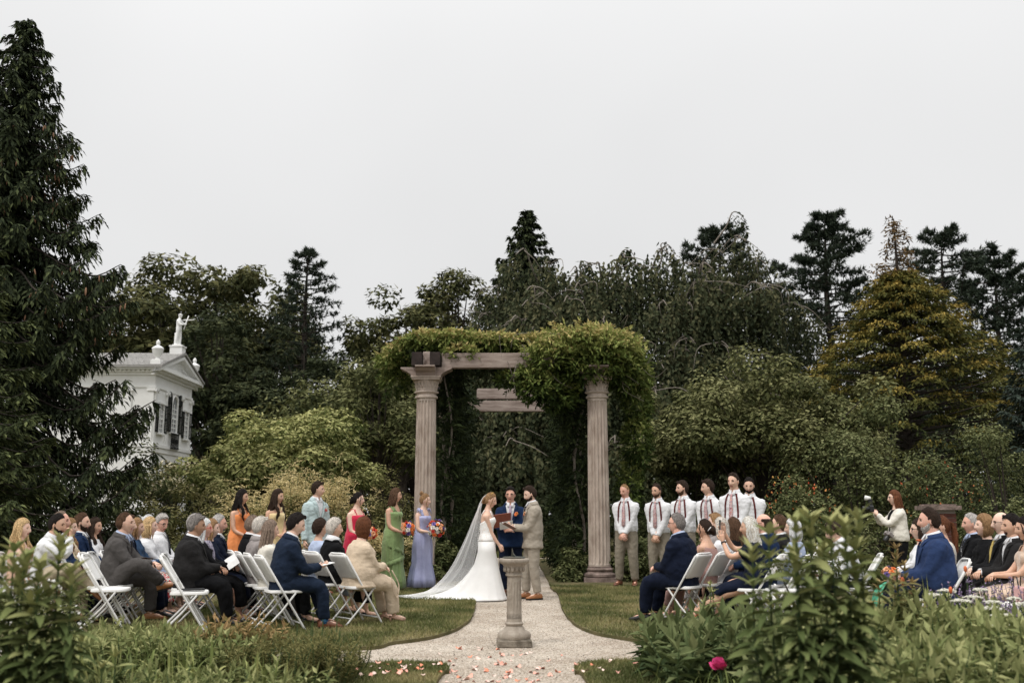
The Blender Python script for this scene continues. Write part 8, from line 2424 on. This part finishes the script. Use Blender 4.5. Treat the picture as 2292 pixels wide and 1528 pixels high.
for px, py, Y, rx, ry, rz, n, t0 in ((1240, 800, PY, 0.55, 0.5, 0.30, 500, 0.50), (1290, 780, PY + 0.2, 0.7, 0.8, 0.38, 700, 0.52), (1340, 785, PY, 0.6, 0.6, 0.42, 700, 0.50), (1378, 800, PY + 0.2, 0.5, 0.7, 0.42, 560, 0.50), (1408, 840, PY + 0.6, 0.34, 0.7, 0.45, 360, 0.46),
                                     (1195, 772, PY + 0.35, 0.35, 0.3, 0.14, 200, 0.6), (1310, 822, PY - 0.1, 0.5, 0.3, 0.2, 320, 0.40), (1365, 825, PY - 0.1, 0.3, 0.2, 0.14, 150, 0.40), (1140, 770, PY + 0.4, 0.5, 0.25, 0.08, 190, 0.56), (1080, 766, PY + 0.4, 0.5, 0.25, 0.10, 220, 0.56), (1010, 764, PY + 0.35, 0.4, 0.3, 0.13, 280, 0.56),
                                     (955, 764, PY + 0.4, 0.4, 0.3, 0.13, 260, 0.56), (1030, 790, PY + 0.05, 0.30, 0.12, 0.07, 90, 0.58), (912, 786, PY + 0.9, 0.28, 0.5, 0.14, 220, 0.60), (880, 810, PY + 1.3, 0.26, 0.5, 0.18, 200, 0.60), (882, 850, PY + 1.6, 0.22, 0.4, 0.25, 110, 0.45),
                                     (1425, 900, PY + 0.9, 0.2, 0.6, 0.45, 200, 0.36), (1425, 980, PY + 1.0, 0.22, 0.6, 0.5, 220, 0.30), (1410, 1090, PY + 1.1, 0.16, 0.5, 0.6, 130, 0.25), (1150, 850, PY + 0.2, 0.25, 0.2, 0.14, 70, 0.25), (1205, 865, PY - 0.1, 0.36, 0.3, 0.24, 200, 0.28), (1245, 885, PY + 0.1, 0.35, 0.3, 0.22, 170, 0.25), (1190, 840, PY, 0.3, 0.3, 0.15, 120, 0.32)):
    blob(px, py, Y, rx, ry, rz, n, t0)
leaf_obj('foliage', [sprays(np.concatenate(C), np.concatenate(D), 8, 0.105, 0.040, np.concatenate(T), 0.19)], L_vine, vine)
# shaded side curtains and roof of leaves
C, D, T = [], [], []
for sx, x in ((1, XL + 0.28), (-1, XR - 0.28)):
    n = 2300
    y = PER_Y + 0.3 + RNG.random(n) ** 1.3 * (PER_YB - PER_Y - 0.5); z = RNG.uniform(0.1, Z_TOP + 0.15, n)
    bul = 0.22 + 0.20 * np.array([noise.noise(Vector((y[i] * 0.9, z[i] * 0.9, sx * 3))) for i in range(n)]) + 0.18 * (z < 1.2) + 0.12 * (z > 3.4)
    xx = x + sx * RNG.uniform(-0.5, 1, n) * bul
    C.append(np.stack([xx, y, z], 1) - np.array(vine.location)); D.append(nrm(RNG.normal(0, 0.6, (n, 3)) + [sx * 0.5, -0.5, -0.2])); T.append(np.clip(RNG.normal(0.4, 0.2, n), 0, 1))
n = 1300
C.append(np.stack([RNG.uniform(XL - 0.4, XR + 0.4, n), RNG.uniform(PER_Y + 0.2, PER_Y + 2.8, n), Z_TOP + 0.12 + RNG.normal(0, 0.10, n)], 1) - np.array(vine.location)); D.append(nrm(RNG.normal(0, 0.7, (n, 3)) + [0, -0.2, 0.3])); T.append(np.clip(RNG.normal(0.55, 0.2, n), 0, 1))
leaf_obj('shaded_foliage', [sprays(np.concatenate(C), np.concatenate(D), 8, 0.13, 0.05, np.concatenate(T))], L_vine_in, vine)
tubes = []
for x, sg in ((XR - 0.35, 1), (XL + 0.4, -1)):
    for k_ in range(4):
        tw = RNG.uniform(0, 6)
        z = np.linspace(0, Z_TOP + 0.1, 16)
        tubes.append((np.stack([x + 0.10 * np.sin(z * 2.2 + tw), PER_Y + 0.45 + 0.10 * np.cos(z * 2.2 + tw) + 0.3 * k_, z], 1) - np.array(vine.location), np.linspace(0.035, 0.018, 16)))
for k_ in range(26):           # loose tendrils
    a = place(RNG.uniform(1120, 1440), RNG.uniform(740, 840), PER_Y - 0.1); e = a + np.array([RNG.normal(0, 0.35), -0.15, RNG.normal(-0.2, 0.35)])
    tubes.append((curve_pts([a, (a + e) / 2 + RNG.normal(0, 0.15, 3), e], 9), np.linspace(0.007, 0.003, 9)))
tubes_obj('stem', tubes, M_bark_pale, vine, 5)

# =================================================================== brick pier and rail
pier = empty('brick_pier', gp_(2100, 17.0)); tag(pier, 'short red brick pier with a flat stone cap behind the man in blue', 'pier')
M_brick = mat('brick', (0.15, 0.055, 0.038), (0.075, 0.03, 0.024), scale=5, rough=0.9, bump=0.3)
M_mortar = mat('mortar', (0.25, 0.22, 0.19), None, rough=0.95)
PH = ztop(1140, 17.0); w = 0.42
MB().box((0, 0, PH / 2), (w - 0.02, w - 0.02, PH)).build('mortar_core', M_mortar, pier, smooth=False)
bm_ = MB().box((0, 0, 0), (0.2, 0.1, 0.062)).mesh('brick', M_brick, smooth=False)
nrow = int(PH / 0.075)
for r_ in range(nrow):
    for face in range(2):
        for k_ in range(2):
            o = link('brick', bm_, pier); x = (-0.105 + 0.21 * k_); s = 1 if (r_ % 2) else -1
            if face == 0: o.location = (x + 0.0, -w / 2 + 0.045, 0.04 + r_ * 0.075)
            else: o.location = (s * 0 - w / 2 + 0.045, x * 0.5 + 0.08, 0.04 + r_ * 0.075); o.rotation_euler = (0, 0, PI / 2)
            o.scale = (1, 1, 1)
o = MB().box((0, 0, PH + 0.03), (w + 0.14, w + 0.14, 0.07)).box((0, 0, PH + 0.075), (w + 0.02, w + 0.02, 0.03)).build('cap', M_stone_dark, pier, smooth=False)
bench = empty('garden_bench', gp_(905, 20.8)); tag(bench, 'dark wooden bench back showing behind the bridesmaid in green', 'bench')
M_wood = mat('dark_wood', (0.035, 0.022, 0.016), None, scale=5, rough=0.8)
for z in (0.92, 0.80, 0.68): MB().box((0, 0.20, z), (1.2, 0.03, 0.08)).build('back_slat', M_wood, bench, smooth=False)
for y in (-0.2, -0.08, 0.04): MB().box((0, y, 0.45), (1.2, 0.1, 0.03)).build('seat_slat', M_wood, bench, smooth=False)
for x in (-0.58, 0.58):
    MB().box((x, 0.23, 0.48), (0.06, 0.05, 0.96)).build('leg', M_wood, bench, smooth=False); MB().box((x, -0.22, 0.22), (0.06, 0.05, 0.44)).build('leg', M_wood, bench, smooth=False)

# =================================================================== petals on the path
M_pet = [mat('coral_petal', (0.80, 0.36, 0.27), (0.76, 0.42, 0.33), scale=20, rough=0.6), mat('pale_petal', (0.80, 0.55, 0.47), (0.78, 0.62, 0.54), scale=20, rough=0.6), mat('orange_petal', (0.78, 0.27, 0.15), None, scale=20, rough=0.6)]
PETAL = []
for m_ in M_pet:
    A = np.array([[math.cos(t) * 0.028 * (1 + 0.15 * math.sin(3 * t)), math.sin(t) * 0.022, 0.004 + 0.011 * math.cos(t * 2 + 0.5)] for t in np.linspace(0, 2 * PI, 9)[:-1]])
    PETAL.append(MB().add(np.concatenate([A, [[0, 0, 0.001]]]), [(i, (i + 1) % 8, 8) for i in range(8)]).mesh('flower_petal', m_))
g = np.random.default_rng(5)
spots = []
for k_ in range(72): spots.append((np.clip(g.normal(1120, 95), 985, 1290), g.uniform(1448, 1528) if k_ % 3 else g.uniform(1490, 1528), 'path'))
for k_ in range(30): spots.append((g.uniform(790, 1000), g.uniform(1496, 1528), 'left'))
for k_ in range(9): spots.append((g.uniform(1295, 1440), g.uniform(1490, 1522), 'right'))
for px, py, wh in spots:
    p = gnd(px, py)
    onl = in_poly(np.array([[p.x, p.y]]), polyFL)[0]; onr = in_poly(np.array([[p.x, p.y]]), polyFR)[0]
    o = link('flower_petal', PETAL[int(g.choice(3, p=[0.45, 0.35, 0.2]))]); o.location = (p.x, p.y, 0.06 if (onl or onr) else 0.004); o.rotation_euler = (g.normal(0, 0.25), g.normal(0, 0.25), g.uniform(0, 6)); s_ = g.uniform(0.5, 1.25); o.scale = (s_,) * 3
    lab = 'coral petal fallen on the lawn corner left of the path' if onl else ('coral petal fallen on the lawn corner right of the path' if onr else 'coral petal scattered on the gravel path')
    tag(o, lab, 'petal', 'petals ' + ('on the left lawn corner' if onl else 'on the right lawn corner' if onr else 'on the gravel path'))

# =================================================================== foreground planting
L_milk = leaf_mat('milkweed_leaves', [(0.045, 0.065, 0.022), (0.135, 0.155, 0.058), (0.290, 0.280, 0.125)])
L_herb = leaf_mat('border_leaves', [(0.040, 0.060, 0.020), (0.135, 0.155, 0.060), (0.275, 0.275, 0.128)])
L_peony = leaf_mat('peony_leaves', [(0.028, 0.044, 0.018), (0.085, 0.108, 0.044), (0.175, 0.185, 0.085)])
L_blade = leaf_mat('blade_leaves', [(0.050, 0.070, 0.024), (0.140, 0.165, 0.055), (0.270, 0.265, 0.105)])
def lance(L, W, droop, fold, tint, n=6):
    A, M, B = [], [], []
    for i in range(n + 1):
        u = i / n; w = W / 2 * math.sin(PI * (0.06 + 0.94 * u)) ** 0.8 * (1 - 0.25 * u) if i < n else 0.0004
        x = L * u * (1 - 0.08 * droop * u); z = -droop * L * u * u * 0.5
        A.append((x, -w, z + w * fold)); M.append((x, 0, z)); B.append((x, w, z + w * fold))
    V = np.array(A + M + B); k = n + 1
    F = [(i, i + 1, k + i + 1, k + i) for i in range(n)] + [(k + i, k + i + 1, 2 * k + i + 1, 2 * k + i) for i in range(n)]
    return mesh_np('leaf', V, F, [], True, tint=np.full(len(V), tint))
def tall_plant(pos, stems, label, lm, name='milkweed_plant', leafL=0.15, leafW=0.048, spread=0.22, group=None, whorl=4, gap=0.055, young=0.30):
    """Upright perennial; every leaf is an object that shares one of a few meshes."""
    t = empty(name, pos); tag(t, label, 'plant', group)
    protos = {}
    for ti in range(5):
        me = lance(leafL, leafW, 0.25 + 0.22 * (4 - ti), 0.35, 0.10 + 0.2 * ti); me.materials.append(lm); protos[ti] = me
    cnt = 0; rest = []
    st = []
    for k_, (x, y, H) in enumerate(stems):
        b = np.array([x * 0.45, y * 0.45, 0]); e = np.array([x, y, H])
        path = curve_pts([b, (b + e) / 2 + np.array([x * 0.25, y * 0.25, 0.05]), e], 12); st.append((path, np.linspace(0.008, 0.004, 12)))
        z = 0.42; j = 0
        while z < H + 0.01:
            u = z / H; p = np.array([np.interp(z, path[:, 2], path[:, i]) for i in range(3)])
            nw = whorl if u < 0.93 else whorl + 2
            for q in range(nw):
                az = q * 2 * PI / nw + j * 0.8 + RNG.normal(0, 0.2); el = RNG.normal(0.25, 0.16) if u < 0.86 else RNG.uniform(0.55, 1.15)
                ti = int(np.clip(round((u - 0.62) * 9 + RNG.normal(0.3, 0.8)), 0, 4))
                sc = RNG.uniform(0.75, 1.15) * (1.0 if u < 0.86 else 0.70)
                M4 = Matrix.Translation(p) @ Matrix.Rotation(az, 4, 'Z') @ Matrix.Rotation(-el, 4, 'Y') @ Matrix.Rotation(RNG.normal(0, 0.25), 4, 'X') @ Matrix.Scale(sc, 4)
                rest.append((z, ti, M4))
            z += gap * RNG.uniform(0.8, 1.2); j += 1
    rest.sort(key=lambda r: -r[0])
    for z, ti, M4 in rest[:300]:
        o = link('leaf', protos[ti], t); o.matrix_local = M4
    if len(rest) > 300:
        V, F, T, off = [], [], [], 0
        for z, ti, M4 in rest[300:]:
            me = protos[ti]; n = len(me.vertices)
            co = np.empty(n * 3, np.float32); me.vertices.foreach_get('co', co); co = co.reshape(-1, 3) @ np.array(M4.to_3x3()).T + np.array(M4.translation)
            fv = np.empty(len(me.loops), np.int32); me.loops.foreach_get('vertex_index', fv)
            V.append(co); F.append(fv.reshape(-1, 4) + off); T.append(np.full(n, 0.10 + 0.2 * ti)); off += n
        o = link('lower_leaves', mesh_np('lower_leaves', np.concatenate(V), np.concatenate(F), [lm], True, tint=np.concatenate(T)), t); o['kind'] = 'stuff'
    tubes_obj('stem', st, M_stemgreen, t, 6)
    return t
def stems_at(cpx, Y, tops):
    c = at(cpx, 1300, Y).x
    return [(at(px, py, Y).x - c, RNG.uniform(-0.12, 0.14), at(px, py, Y).z) for px, py in tops]
tall_plant(gp_(1815, 4.7, 1300), stems_at(1815, 4.7, [(1725, 1185), (1770, 1158), (1805, 1140), (1845, 1165), (1885, 1180), (1930, 1150), (1700, 1240), (1855, 1225), (1915, 1230), (1765, 1240)]), 'tall milkweed clump with pale green tips in front of the right-hand guests', L_milk, gap=0.050)
tall_plant(gp_(70, 5.0, 1300), stems_at(70, 5.0, [(25, 1222), (60, 1250), (95, 1275), (130, 1215), (-10, 1240), (150, 1300), (40, 1290), (105, 1320), (-40, 1260), (165, 1275), (75, 1340)]), 'tall leafy milkweed clump in the front left corner', L_milk, gap=0.055)
tall_plant(gp_(235, 6.0, 1300), stems_at(235, 6.0, [(240, 1470), (180, 1430), (215, 1490)]), 'short leafy shoots beside the left-hand milkweed', L_milk, leafL=0.12, leafW=0.035, gap=0.05)
tall_plant(gp_(1595, 8.6, 1300), stems_at(1595, 8.6, [(1590, 1310), (1600, 1325), (1580, 1345)]), 'slender shoots with bronze tips left of the milkweed', L_milk, leafL=0.10, leafW=0.025, gap=0.05)
tall_plant(gp_(2010, 7.2, 1300), stems_at(2010, 7.2, [(1995, 1225), (2040, 1262), (2010, 1290), (2060, 1310), (1975, 1300)]), 'bushy shoots with reddish tips in front of the man in blue', leaf_mat('bronze_tips', [(0.06, 0.07, 0.025), (0.16, 0.14, 0.055), (0.30, 0.20, 0.10)]), leafL=0.10, leafW=0.03, gap=0.045, whorl=5)
for px, py in ((705, 1365), (750, 1380), (668, 1395)):
    tall_plant(gp_(px, 9.6, 1300), stems_at(px, 9.6, [(px, py), (px + 14, py + 22), (px - 12, py + 30)]), {705: 'spiky young shoot before the young man in navy', 750: 'spiky young shoot by his blue sock', 668: 'spiky young shoot beside the chair legs'}[px], L_herb, name='young_shoot', leafL=0.07, leafW=0.02, gap=0.045, whorl=5)

def herb_bed(cpx, Y, w, d, H, n, label, lm, leaf=(0.075, 0.028), tmean=0.5, name='border_plant', per=26, jitter=0.3):
    """A clump of leafy upright stems too many to count."""
    t = empty(name, gp_(cpx, Y, 1400)); tag(t, label, 'plant')
    PP, DD, TT, NN = [], [], [], []; tubes = []
    for i in range(n):
        b = np.array([RNG.uniform(-w, w), RNG.uniform(-d, d), 0]); h = H * RNG.uniform(1 - jitter, 1.05) * (1 - 0.25 * abs(b[0]) / w)
        e = b + np.array([RNG.normal(0, 0.08), RNG.normal(0, 0.08), h]); path = np.stack([b, (b + e) / 2 + RNG.normal(0, 0.02, 3), e]); tubes.append((path, np.array([0.006, 0.005, 0.003])))
        f = np.linspace(0.25, 1, per); P = b + np.outer(f, e - b); az = np.arange(per) * 2.4 + RNG.random() * 6
        el = 0.35 + 0.9 * (f > 0.93) + RNG.normal(0, 0.25, per)
        PP.append(P); DD.append(np.stack([np.cos(az) * np.cos(el), np.sin(az) * np.cos(el), np.sin(el)], 1)); TT.append(np.clip(tmean + (f - 0.7) * 0.7 + RNG.normal(0, 0.15, per), 0, 1)); NN.append(np.tile([0, 0, 1.0], (per, 1)) + RNG.normal(0, 0.3, (per, 3)))
    P = np.concatenate(PP); m = len(P)
    leaf_obj('foliage', [leaves(P, np.concatenate(DD), RNG.uniform(0.7, 1.3, m) * leaf[0], RNG.uniform(0.8, 1.2, m) * leaf[1], np.concatenate(TT), N=np.concatenate(NN), droop=0.18)], lm, t)
    tubes_obj('stem', tubes, M_stemgreen, t, 5)
    return t
def hz(py, Y): return at(1146, py, Y).z
herb_bed(1650, 8.0, 0.66, 0.8, hz(1385, 8.0), 150, 'dark peony foliage around the pink bloom', L_peony, (0.15, 0.06), 0.42, 'peony_plant', 18)
herb_bed(1560, 8.6, 0.35, 0.5, hz(1425, 8.6), 75, 'low dark leaves at the corner of the gravel', L_peony, (0.13, 0.05), 0.40, 'peony_plant', 16)
herb_bed(1700, 9.4, 0.55, 0.4, hz(1380, 9.4), 60, 'leafy plants below the folding chairs', L_peony, (0.11, 0.04), 0.5, 'border_plant', 16)
herb_bed(2000, 7.4, 0.62, 0.6, hz(1335, 7.4), 170, 'yellow-green phlox stems right of the milkweed', L_herb, (0.11, 0.042), 0.58, 'phlox_plant', 22)
herb_bed(2200, 6.6, 0.6, 0.7, hz(1375, 6.6), 190, 'mixed border leaves below the yarrow', L_herb, (0.10, 0.04), 0.50, 'border_plant', 22)
herb_bed(2080, 5.8, 0.75, 0.4, hz(1440, 5.8), 150, 'front edge of yellow-green border leaves', L_herb, (0.095, 0.038), 0.55, 'border_plant', 20)
herb_bed(2130, 8.6, 0.9, 0.5, hz(1345, 8.6), 160, 'pale border stems in front of the tulle dress', L_herb, (0.09, 0.034), 0.55, 'border_plant', 20)
herb_bed(1870, 6.4, 0.45, 0.4, hz(1450, 6.4), 110, 'broad leaves at the foot of the milkweed', L_peony, (0.14, 0.06), 0.5, 'border_plant', 16)
herb_bed(340, 8.6, 0.75, 0.5, hz(1412, 8.6), 140, 'astilbe leaves in front of the empty chairs', L_herb, (0.085, 0.036), 0.55, 'astilbe_plant', 20)
herb_bed(250, 9.4, 0.6, 0.5, hz(1392, 9.4), 70, 'pale astilbe leaves beside the chair of the grey suited man', L_herb, (0.075, 0.028), 0.58, 'astilbe_plant', 20)
herb_bed(530, 9.2, 0.30, 0.4, hz(1382, 9.2), 50, 'bronze-tipped astilbe behind the tall blades', MATS['bronze_tips'], (0.08, 0.03), 0.62, 'astilbe_plant', 20)
herb_bed(720, 8.3, 0.30, 0.5, hz(1420, 8.3), 90, 'upright needle-leaved plant at the edge of the gravel', L_olive, (0.045, 0.012), 0.5, 'rosemary_plant', 44)
herb_bed(620, 8.6, 0.42, 0.5, hz(1430, 8.6), 80, 'low soft green plant left of the needle-leaved one', L_olive, (0.06, 0.016), 0.45, 'border_plant', 32)
herb_bed(110, 7.2, 0.5, 0.5, hz(1470, 7.2), 70, 'low leaves around the left-hand milkweed', L_peony, (0.10, 0.045), 0.45, 'border_plant', 18)
herb_bed(560, 7.2, 0.5, 0.4, hz(1495, 7.2), 60, 'short leaves along the front left edge', L_herb, (0.08, 0.025), 0.5, 'border_plant', 20)
herb_bed(330, 6.4, 0.5, 0.4, hz(1500, 6.4), 60, 'tangled leaves at the very front left', L_herb, (0.07, 0.022), 0.5, 'border_plant', 20)

BL = {}
for ti in range(4):
    for bend in range(3):
        n_ = 9; V, F = [], []
        for i in range(n_ + 1):
            u = i / n_; ang = (0.15 + 0.55 * bend) * u * u * 2.0; 
            w = 0.5 * min(1, 3.2 * (1 - u) ** 0.8) * (0.75 + 0.25 * math.sin(PI * u))
            V += [(None, -w), (None, w)]
        pts = [np.array([0.0, 0.0])]
        for i in range(n_): 
            u = (i + 0.5) / n_; an_ = (0.08 + 0.62 * bend) * (u ** 2.2) * 2.1; pts.append(pts[-1] + np.array([math.sin(an_), math.cos(an_)]) / n_)
        VV = []
        for i in range(n_ + 1):
            w = abs(V[2 * i][1]); VV += [(pts[i][0], -w * 0.05, pts[i][1]), (pts[i][0], w * 0.05, pts[i][1])]
        F = [(2 * i, 2 * i + 1, 2 * i + 3, 2 * i + 2) for i in range(n_)]
        me = mesh_np('blade', VV, F, [L_blade], True, tint=np.full(len(VV), 0.15 + 0.25 * ti)); BL[(ti, bend)] = me
def blades(cpx, Y, H, n, label, spread=0.2, width=1.0, name='iris_clump', bend=(0, 1), ti=(1, 2, 3)):
    t = empty(name, gp_(cpx, Y, 1400)); tag(t, label, 'plant')
    for i in range(min(n, 300)):
        o = link('blade', BL[(int(RNG.choice(ti)), int(RNG.choice(bend)))], t)
        h = H * RNG.uniform(0.6, 1.1); r = RNG.normal(0, spread, 2)
        o.location = (r[0], r[1], 0); o.rotation_euler = (RNG.normal(0, 0.12), RNG.normal(0.02, 0.12), RNG.uniform(0, 6.3)); o.scale = (h, h * width * RNG.uniform(0.7, 1.2), h)
blades(255, 7.2, hz(1440, 7.2), 34, 'iris clump with broad pale blades at the front left', 0.10)
blades(400, 7.4, hz(1435, 7.4), 46, 'iris clump with arching pale blades in the front bed', 0.13, bend=(0, 1, 2))
blades(355, 8.2, hz(1400, 8.2), 120, 'fine dark grass tuft in the middle of the front bed', 0.15, 0.35, 'grass_tuft', (1, 2), (0, 1))
blades(440, 8.4, hz(1395, 8.4), 120, 'fine dark grass tuft left of the bronze astilbe', 0.16, 0.35, 'grass_tuft', (1, 2), (0, 1))
blades(600, 7.4, hz(1455, 7.4), 28, 'small iris clump beside the needle-leaved plant', 0.10)
blades(640, 9.8, hz(1408, 9.8), 90, 'fringe of long grass below the chair legs', 0.35, 0.3, 'grass_tuft', (0, 1), (1, 2))
blades(1580, 7.6, hz(1450, 7.6), 60, 'arching strap leaves left of the pink bloom', 0.22, 0.6, 'daylily_clump', (1, 2), (0, 1, 2))
blades(1660, 7.0, hz(1470, 7.0), 50, 'arching strap leaves below the pink bloom', 0.18, 0.6, 'daylily_clump', (1, 2), (0, 1))
blades(1960, 6.2, hz(1440, 6.2), 30, 'strap leaves right of the milkweed foot', 0.16, 0.8, 'daylily_clump', (1, 2), (1, 2))
blades(2085, 7.6, hz(1300, 7.6), 10, 'few upright pale blades in front of the blue suit', 0.10, 0.6, 'iris_clump', (0,), (2, 3))

# flowers of the border
peony = empty('peony_bloom', at(1611, 1495, 7.05)); peony.scale = (1.25,) * 3; tag(peony, 'bright pink peony bloom among dark leaves', 'flower')
M_pink = mat('peony_pink', (0.56, 0.030, 0.16), (0.72, 0.10, 0.28), scale=30, rough=0.6)
pm = MB(); A, B = [], []
for q in range(5):
    u = q / 4; w = 0.028 * math.sin(PI * (0.15 + 0.75 * u)); A.append((0.045 * u, -w, 0.03 * u * u)); B.append((0.045 * u, w, 0.03 * u * u))
pm.strip(A, B); pmesh = pm.mesh('petal', M_pink)
for i in range(34):
    o = link('petal', pmesh, peony); el = RNG.uniform(-0.2, 1.4); o.rotation_euler = (RNG.normal(0, 0.2), -el, i * 2.4); s_ = RNG.uniform(0.8, 1.2); o.scale = (s_,) * 3
MB().tube([(0, 0, 0), (0.02, 0.02, -0.15), (0.03, 0.04, -0.55)], 0.006, 6).build('stem', M_stemgreen, peony)
M_yar = mat('yarrow_white', (0.72, 0.70, 0.62), (0.55, 0.53, 0.42), scale=90, rough=0.8, bump=0.6, bscale=160)
def yarrow(px, py, Y, r):
    t = empty('yarrow_flower', at(px, py, Y)); tag(t, 'flat white yarrow flower head above the border leaves', 'flower', 'white yarrow heads')
    mb = MB()
    for i in range(34):
        a = i * 2.4; q = r * math.sqrt(i / 34); mb.ball((math.cos(a) * q, math.sin(a) * q, 0.012 * (1 - (q / r) ** 2) + RNG.normal(0, 0.003)), (0.011, 0.011, 0.007), 6, 4)
    mb.build('florets', M_yar, t)['kind'] = 'stuff'
    st = MB()
    for i in range(7): a = i * 0.9; st.tube([(0, 0, -0.08), (math.cos(a) * r * 0.6, math.sin(a) * r * 0.6, -0.002)], 0.003, 5)
    st.tube([(0, 0, -0.07), (0.0, 0.02, -0.5)], 0.004, 5); st.build('stem', M_stemgreen, t)
for px, py, Y in ((2120, 1322, 8.4), (2090, 1332, 8.2), (2178, 1337, 8.0), (2152, 1345, 7.8), (2222, 1348, 7.8), (2245, 1378, 7.2), (2222, 1362, 7.4), (2290, 1352, 8.0), (2235, 1400, 7.0), (2270, 1340, 8.3), (2195, 1320, 8.8), (2060, 1345, 7.9)): yarrow(px, py, Y, RNG.uniform(0.05, 0.085))
M_poppy = mat('poppy_orange', (0.72, 0.17, 0.06), None, rough=0.6)
for px, py, Y in ((2161, 1275, 8.8), (2020, 1302, 7.4), (2128, 1322, 8.3)):
    t = empty('poppy_flower', at(px, py, Y)); t.scale = (0.6, 0.6, 1.0); tag(t, 'half-open orange poppy on a thin stem', 'flower', 'orange poppies')
    MB().lathe([(0.006, -0.02), (0.02, -0.008), (0.026, 0.012), (0.018, 0.03), (0.004, 0.036)], 10).build('petals', M_poppy, t)
    MB().tube([(0, 0, -0.015), (0.01, 0, -0.2), (-0.02, 0.02, -0.6)], 0.0035, 5).build('stem', M_stemgreen, t)
L_nep = leaf_mat('catmint_flowers', [(0.13, 0.09, 0.16), (0.24, 0.18, 0.29), (0.33, 0.26, 0.38)])
for px, Y, w, lab in ((2145, 9.2, 0.26, 'purple catmint before the blue suited man\'s chair'), (2215, 9.0, 0.30, 'purple catmint before the tulle skirt'), (2285, 9.0, 0.28, 'purple catmint under the chair with the handbag')):
    t = empty('catmint_plant', gp_(px, Y, 1300)); tag(t, lab, 'plant', 'purple catmint')
    P, D = [], []; tubes = []
    for i in range(32):
        b = np.array([RNG.normal(0, w * 0.5), RNG.normal(0, 0.12), 0]); e = b + np.array([RNG.normal(0, 0.12), RNG.normal(0, 0.1), hz(1300, Y) * RNG.uniform(0.7, 1.05)]); tubes.append((np.stack([b, (b + e) / 2, e]), np.array([0.004, 0.003, 0.002])))
        f = RNG.uniform(0.6, 1, 30); P.append(b + np.outer(f, e - b)); D.append(rand_unit(30))
    P = np.concatenate(P); n = len(P)
    leaf_obj('flower_spikes', [leaves(P, np.concatenate(D), np.full(n, 0.022), np.full(n, 0.013), RNG.random(n))], L_nep, t)
    tubes_obj('stem', tubes, M_stemgreen, t, 4)
# milkweed's small white blossoms behind the tall clump
for px, Y, tp, lab in ((1800, 10.2, 1215, 'white-flowered bush seen through the milkweed'), (90, 9.6, 1290, 'white-flowered bush seen through the left-hand milkweed')):
    s_ = mound(gp_(px, Y), 0.45, 0.35, ztop(tp, Y), lab, L_shrub, name='flowering_bush', nc=30, per=120, leaf=(0.06, 0.025), tmean=0.5)
    n = 120; d = rand_unit(n); d[:, 2] = np.abs(d[:, 2]) * 1.0; hh = ztop(tp, Y)
    leaf_obj('bloom', [leaves(np.stack([d[:, 0] * 0.5, d[:, 1] * 0.4 - 0.05, d[:, 2] * hh], 1), d, np.full(n, 0.035), np.full(n, 0.03), RNG.random(n))], leaf_mat('white_bloom', [(0.6, 0.58, 0.52), (0.78, 0.76, 0.72)]), s_)
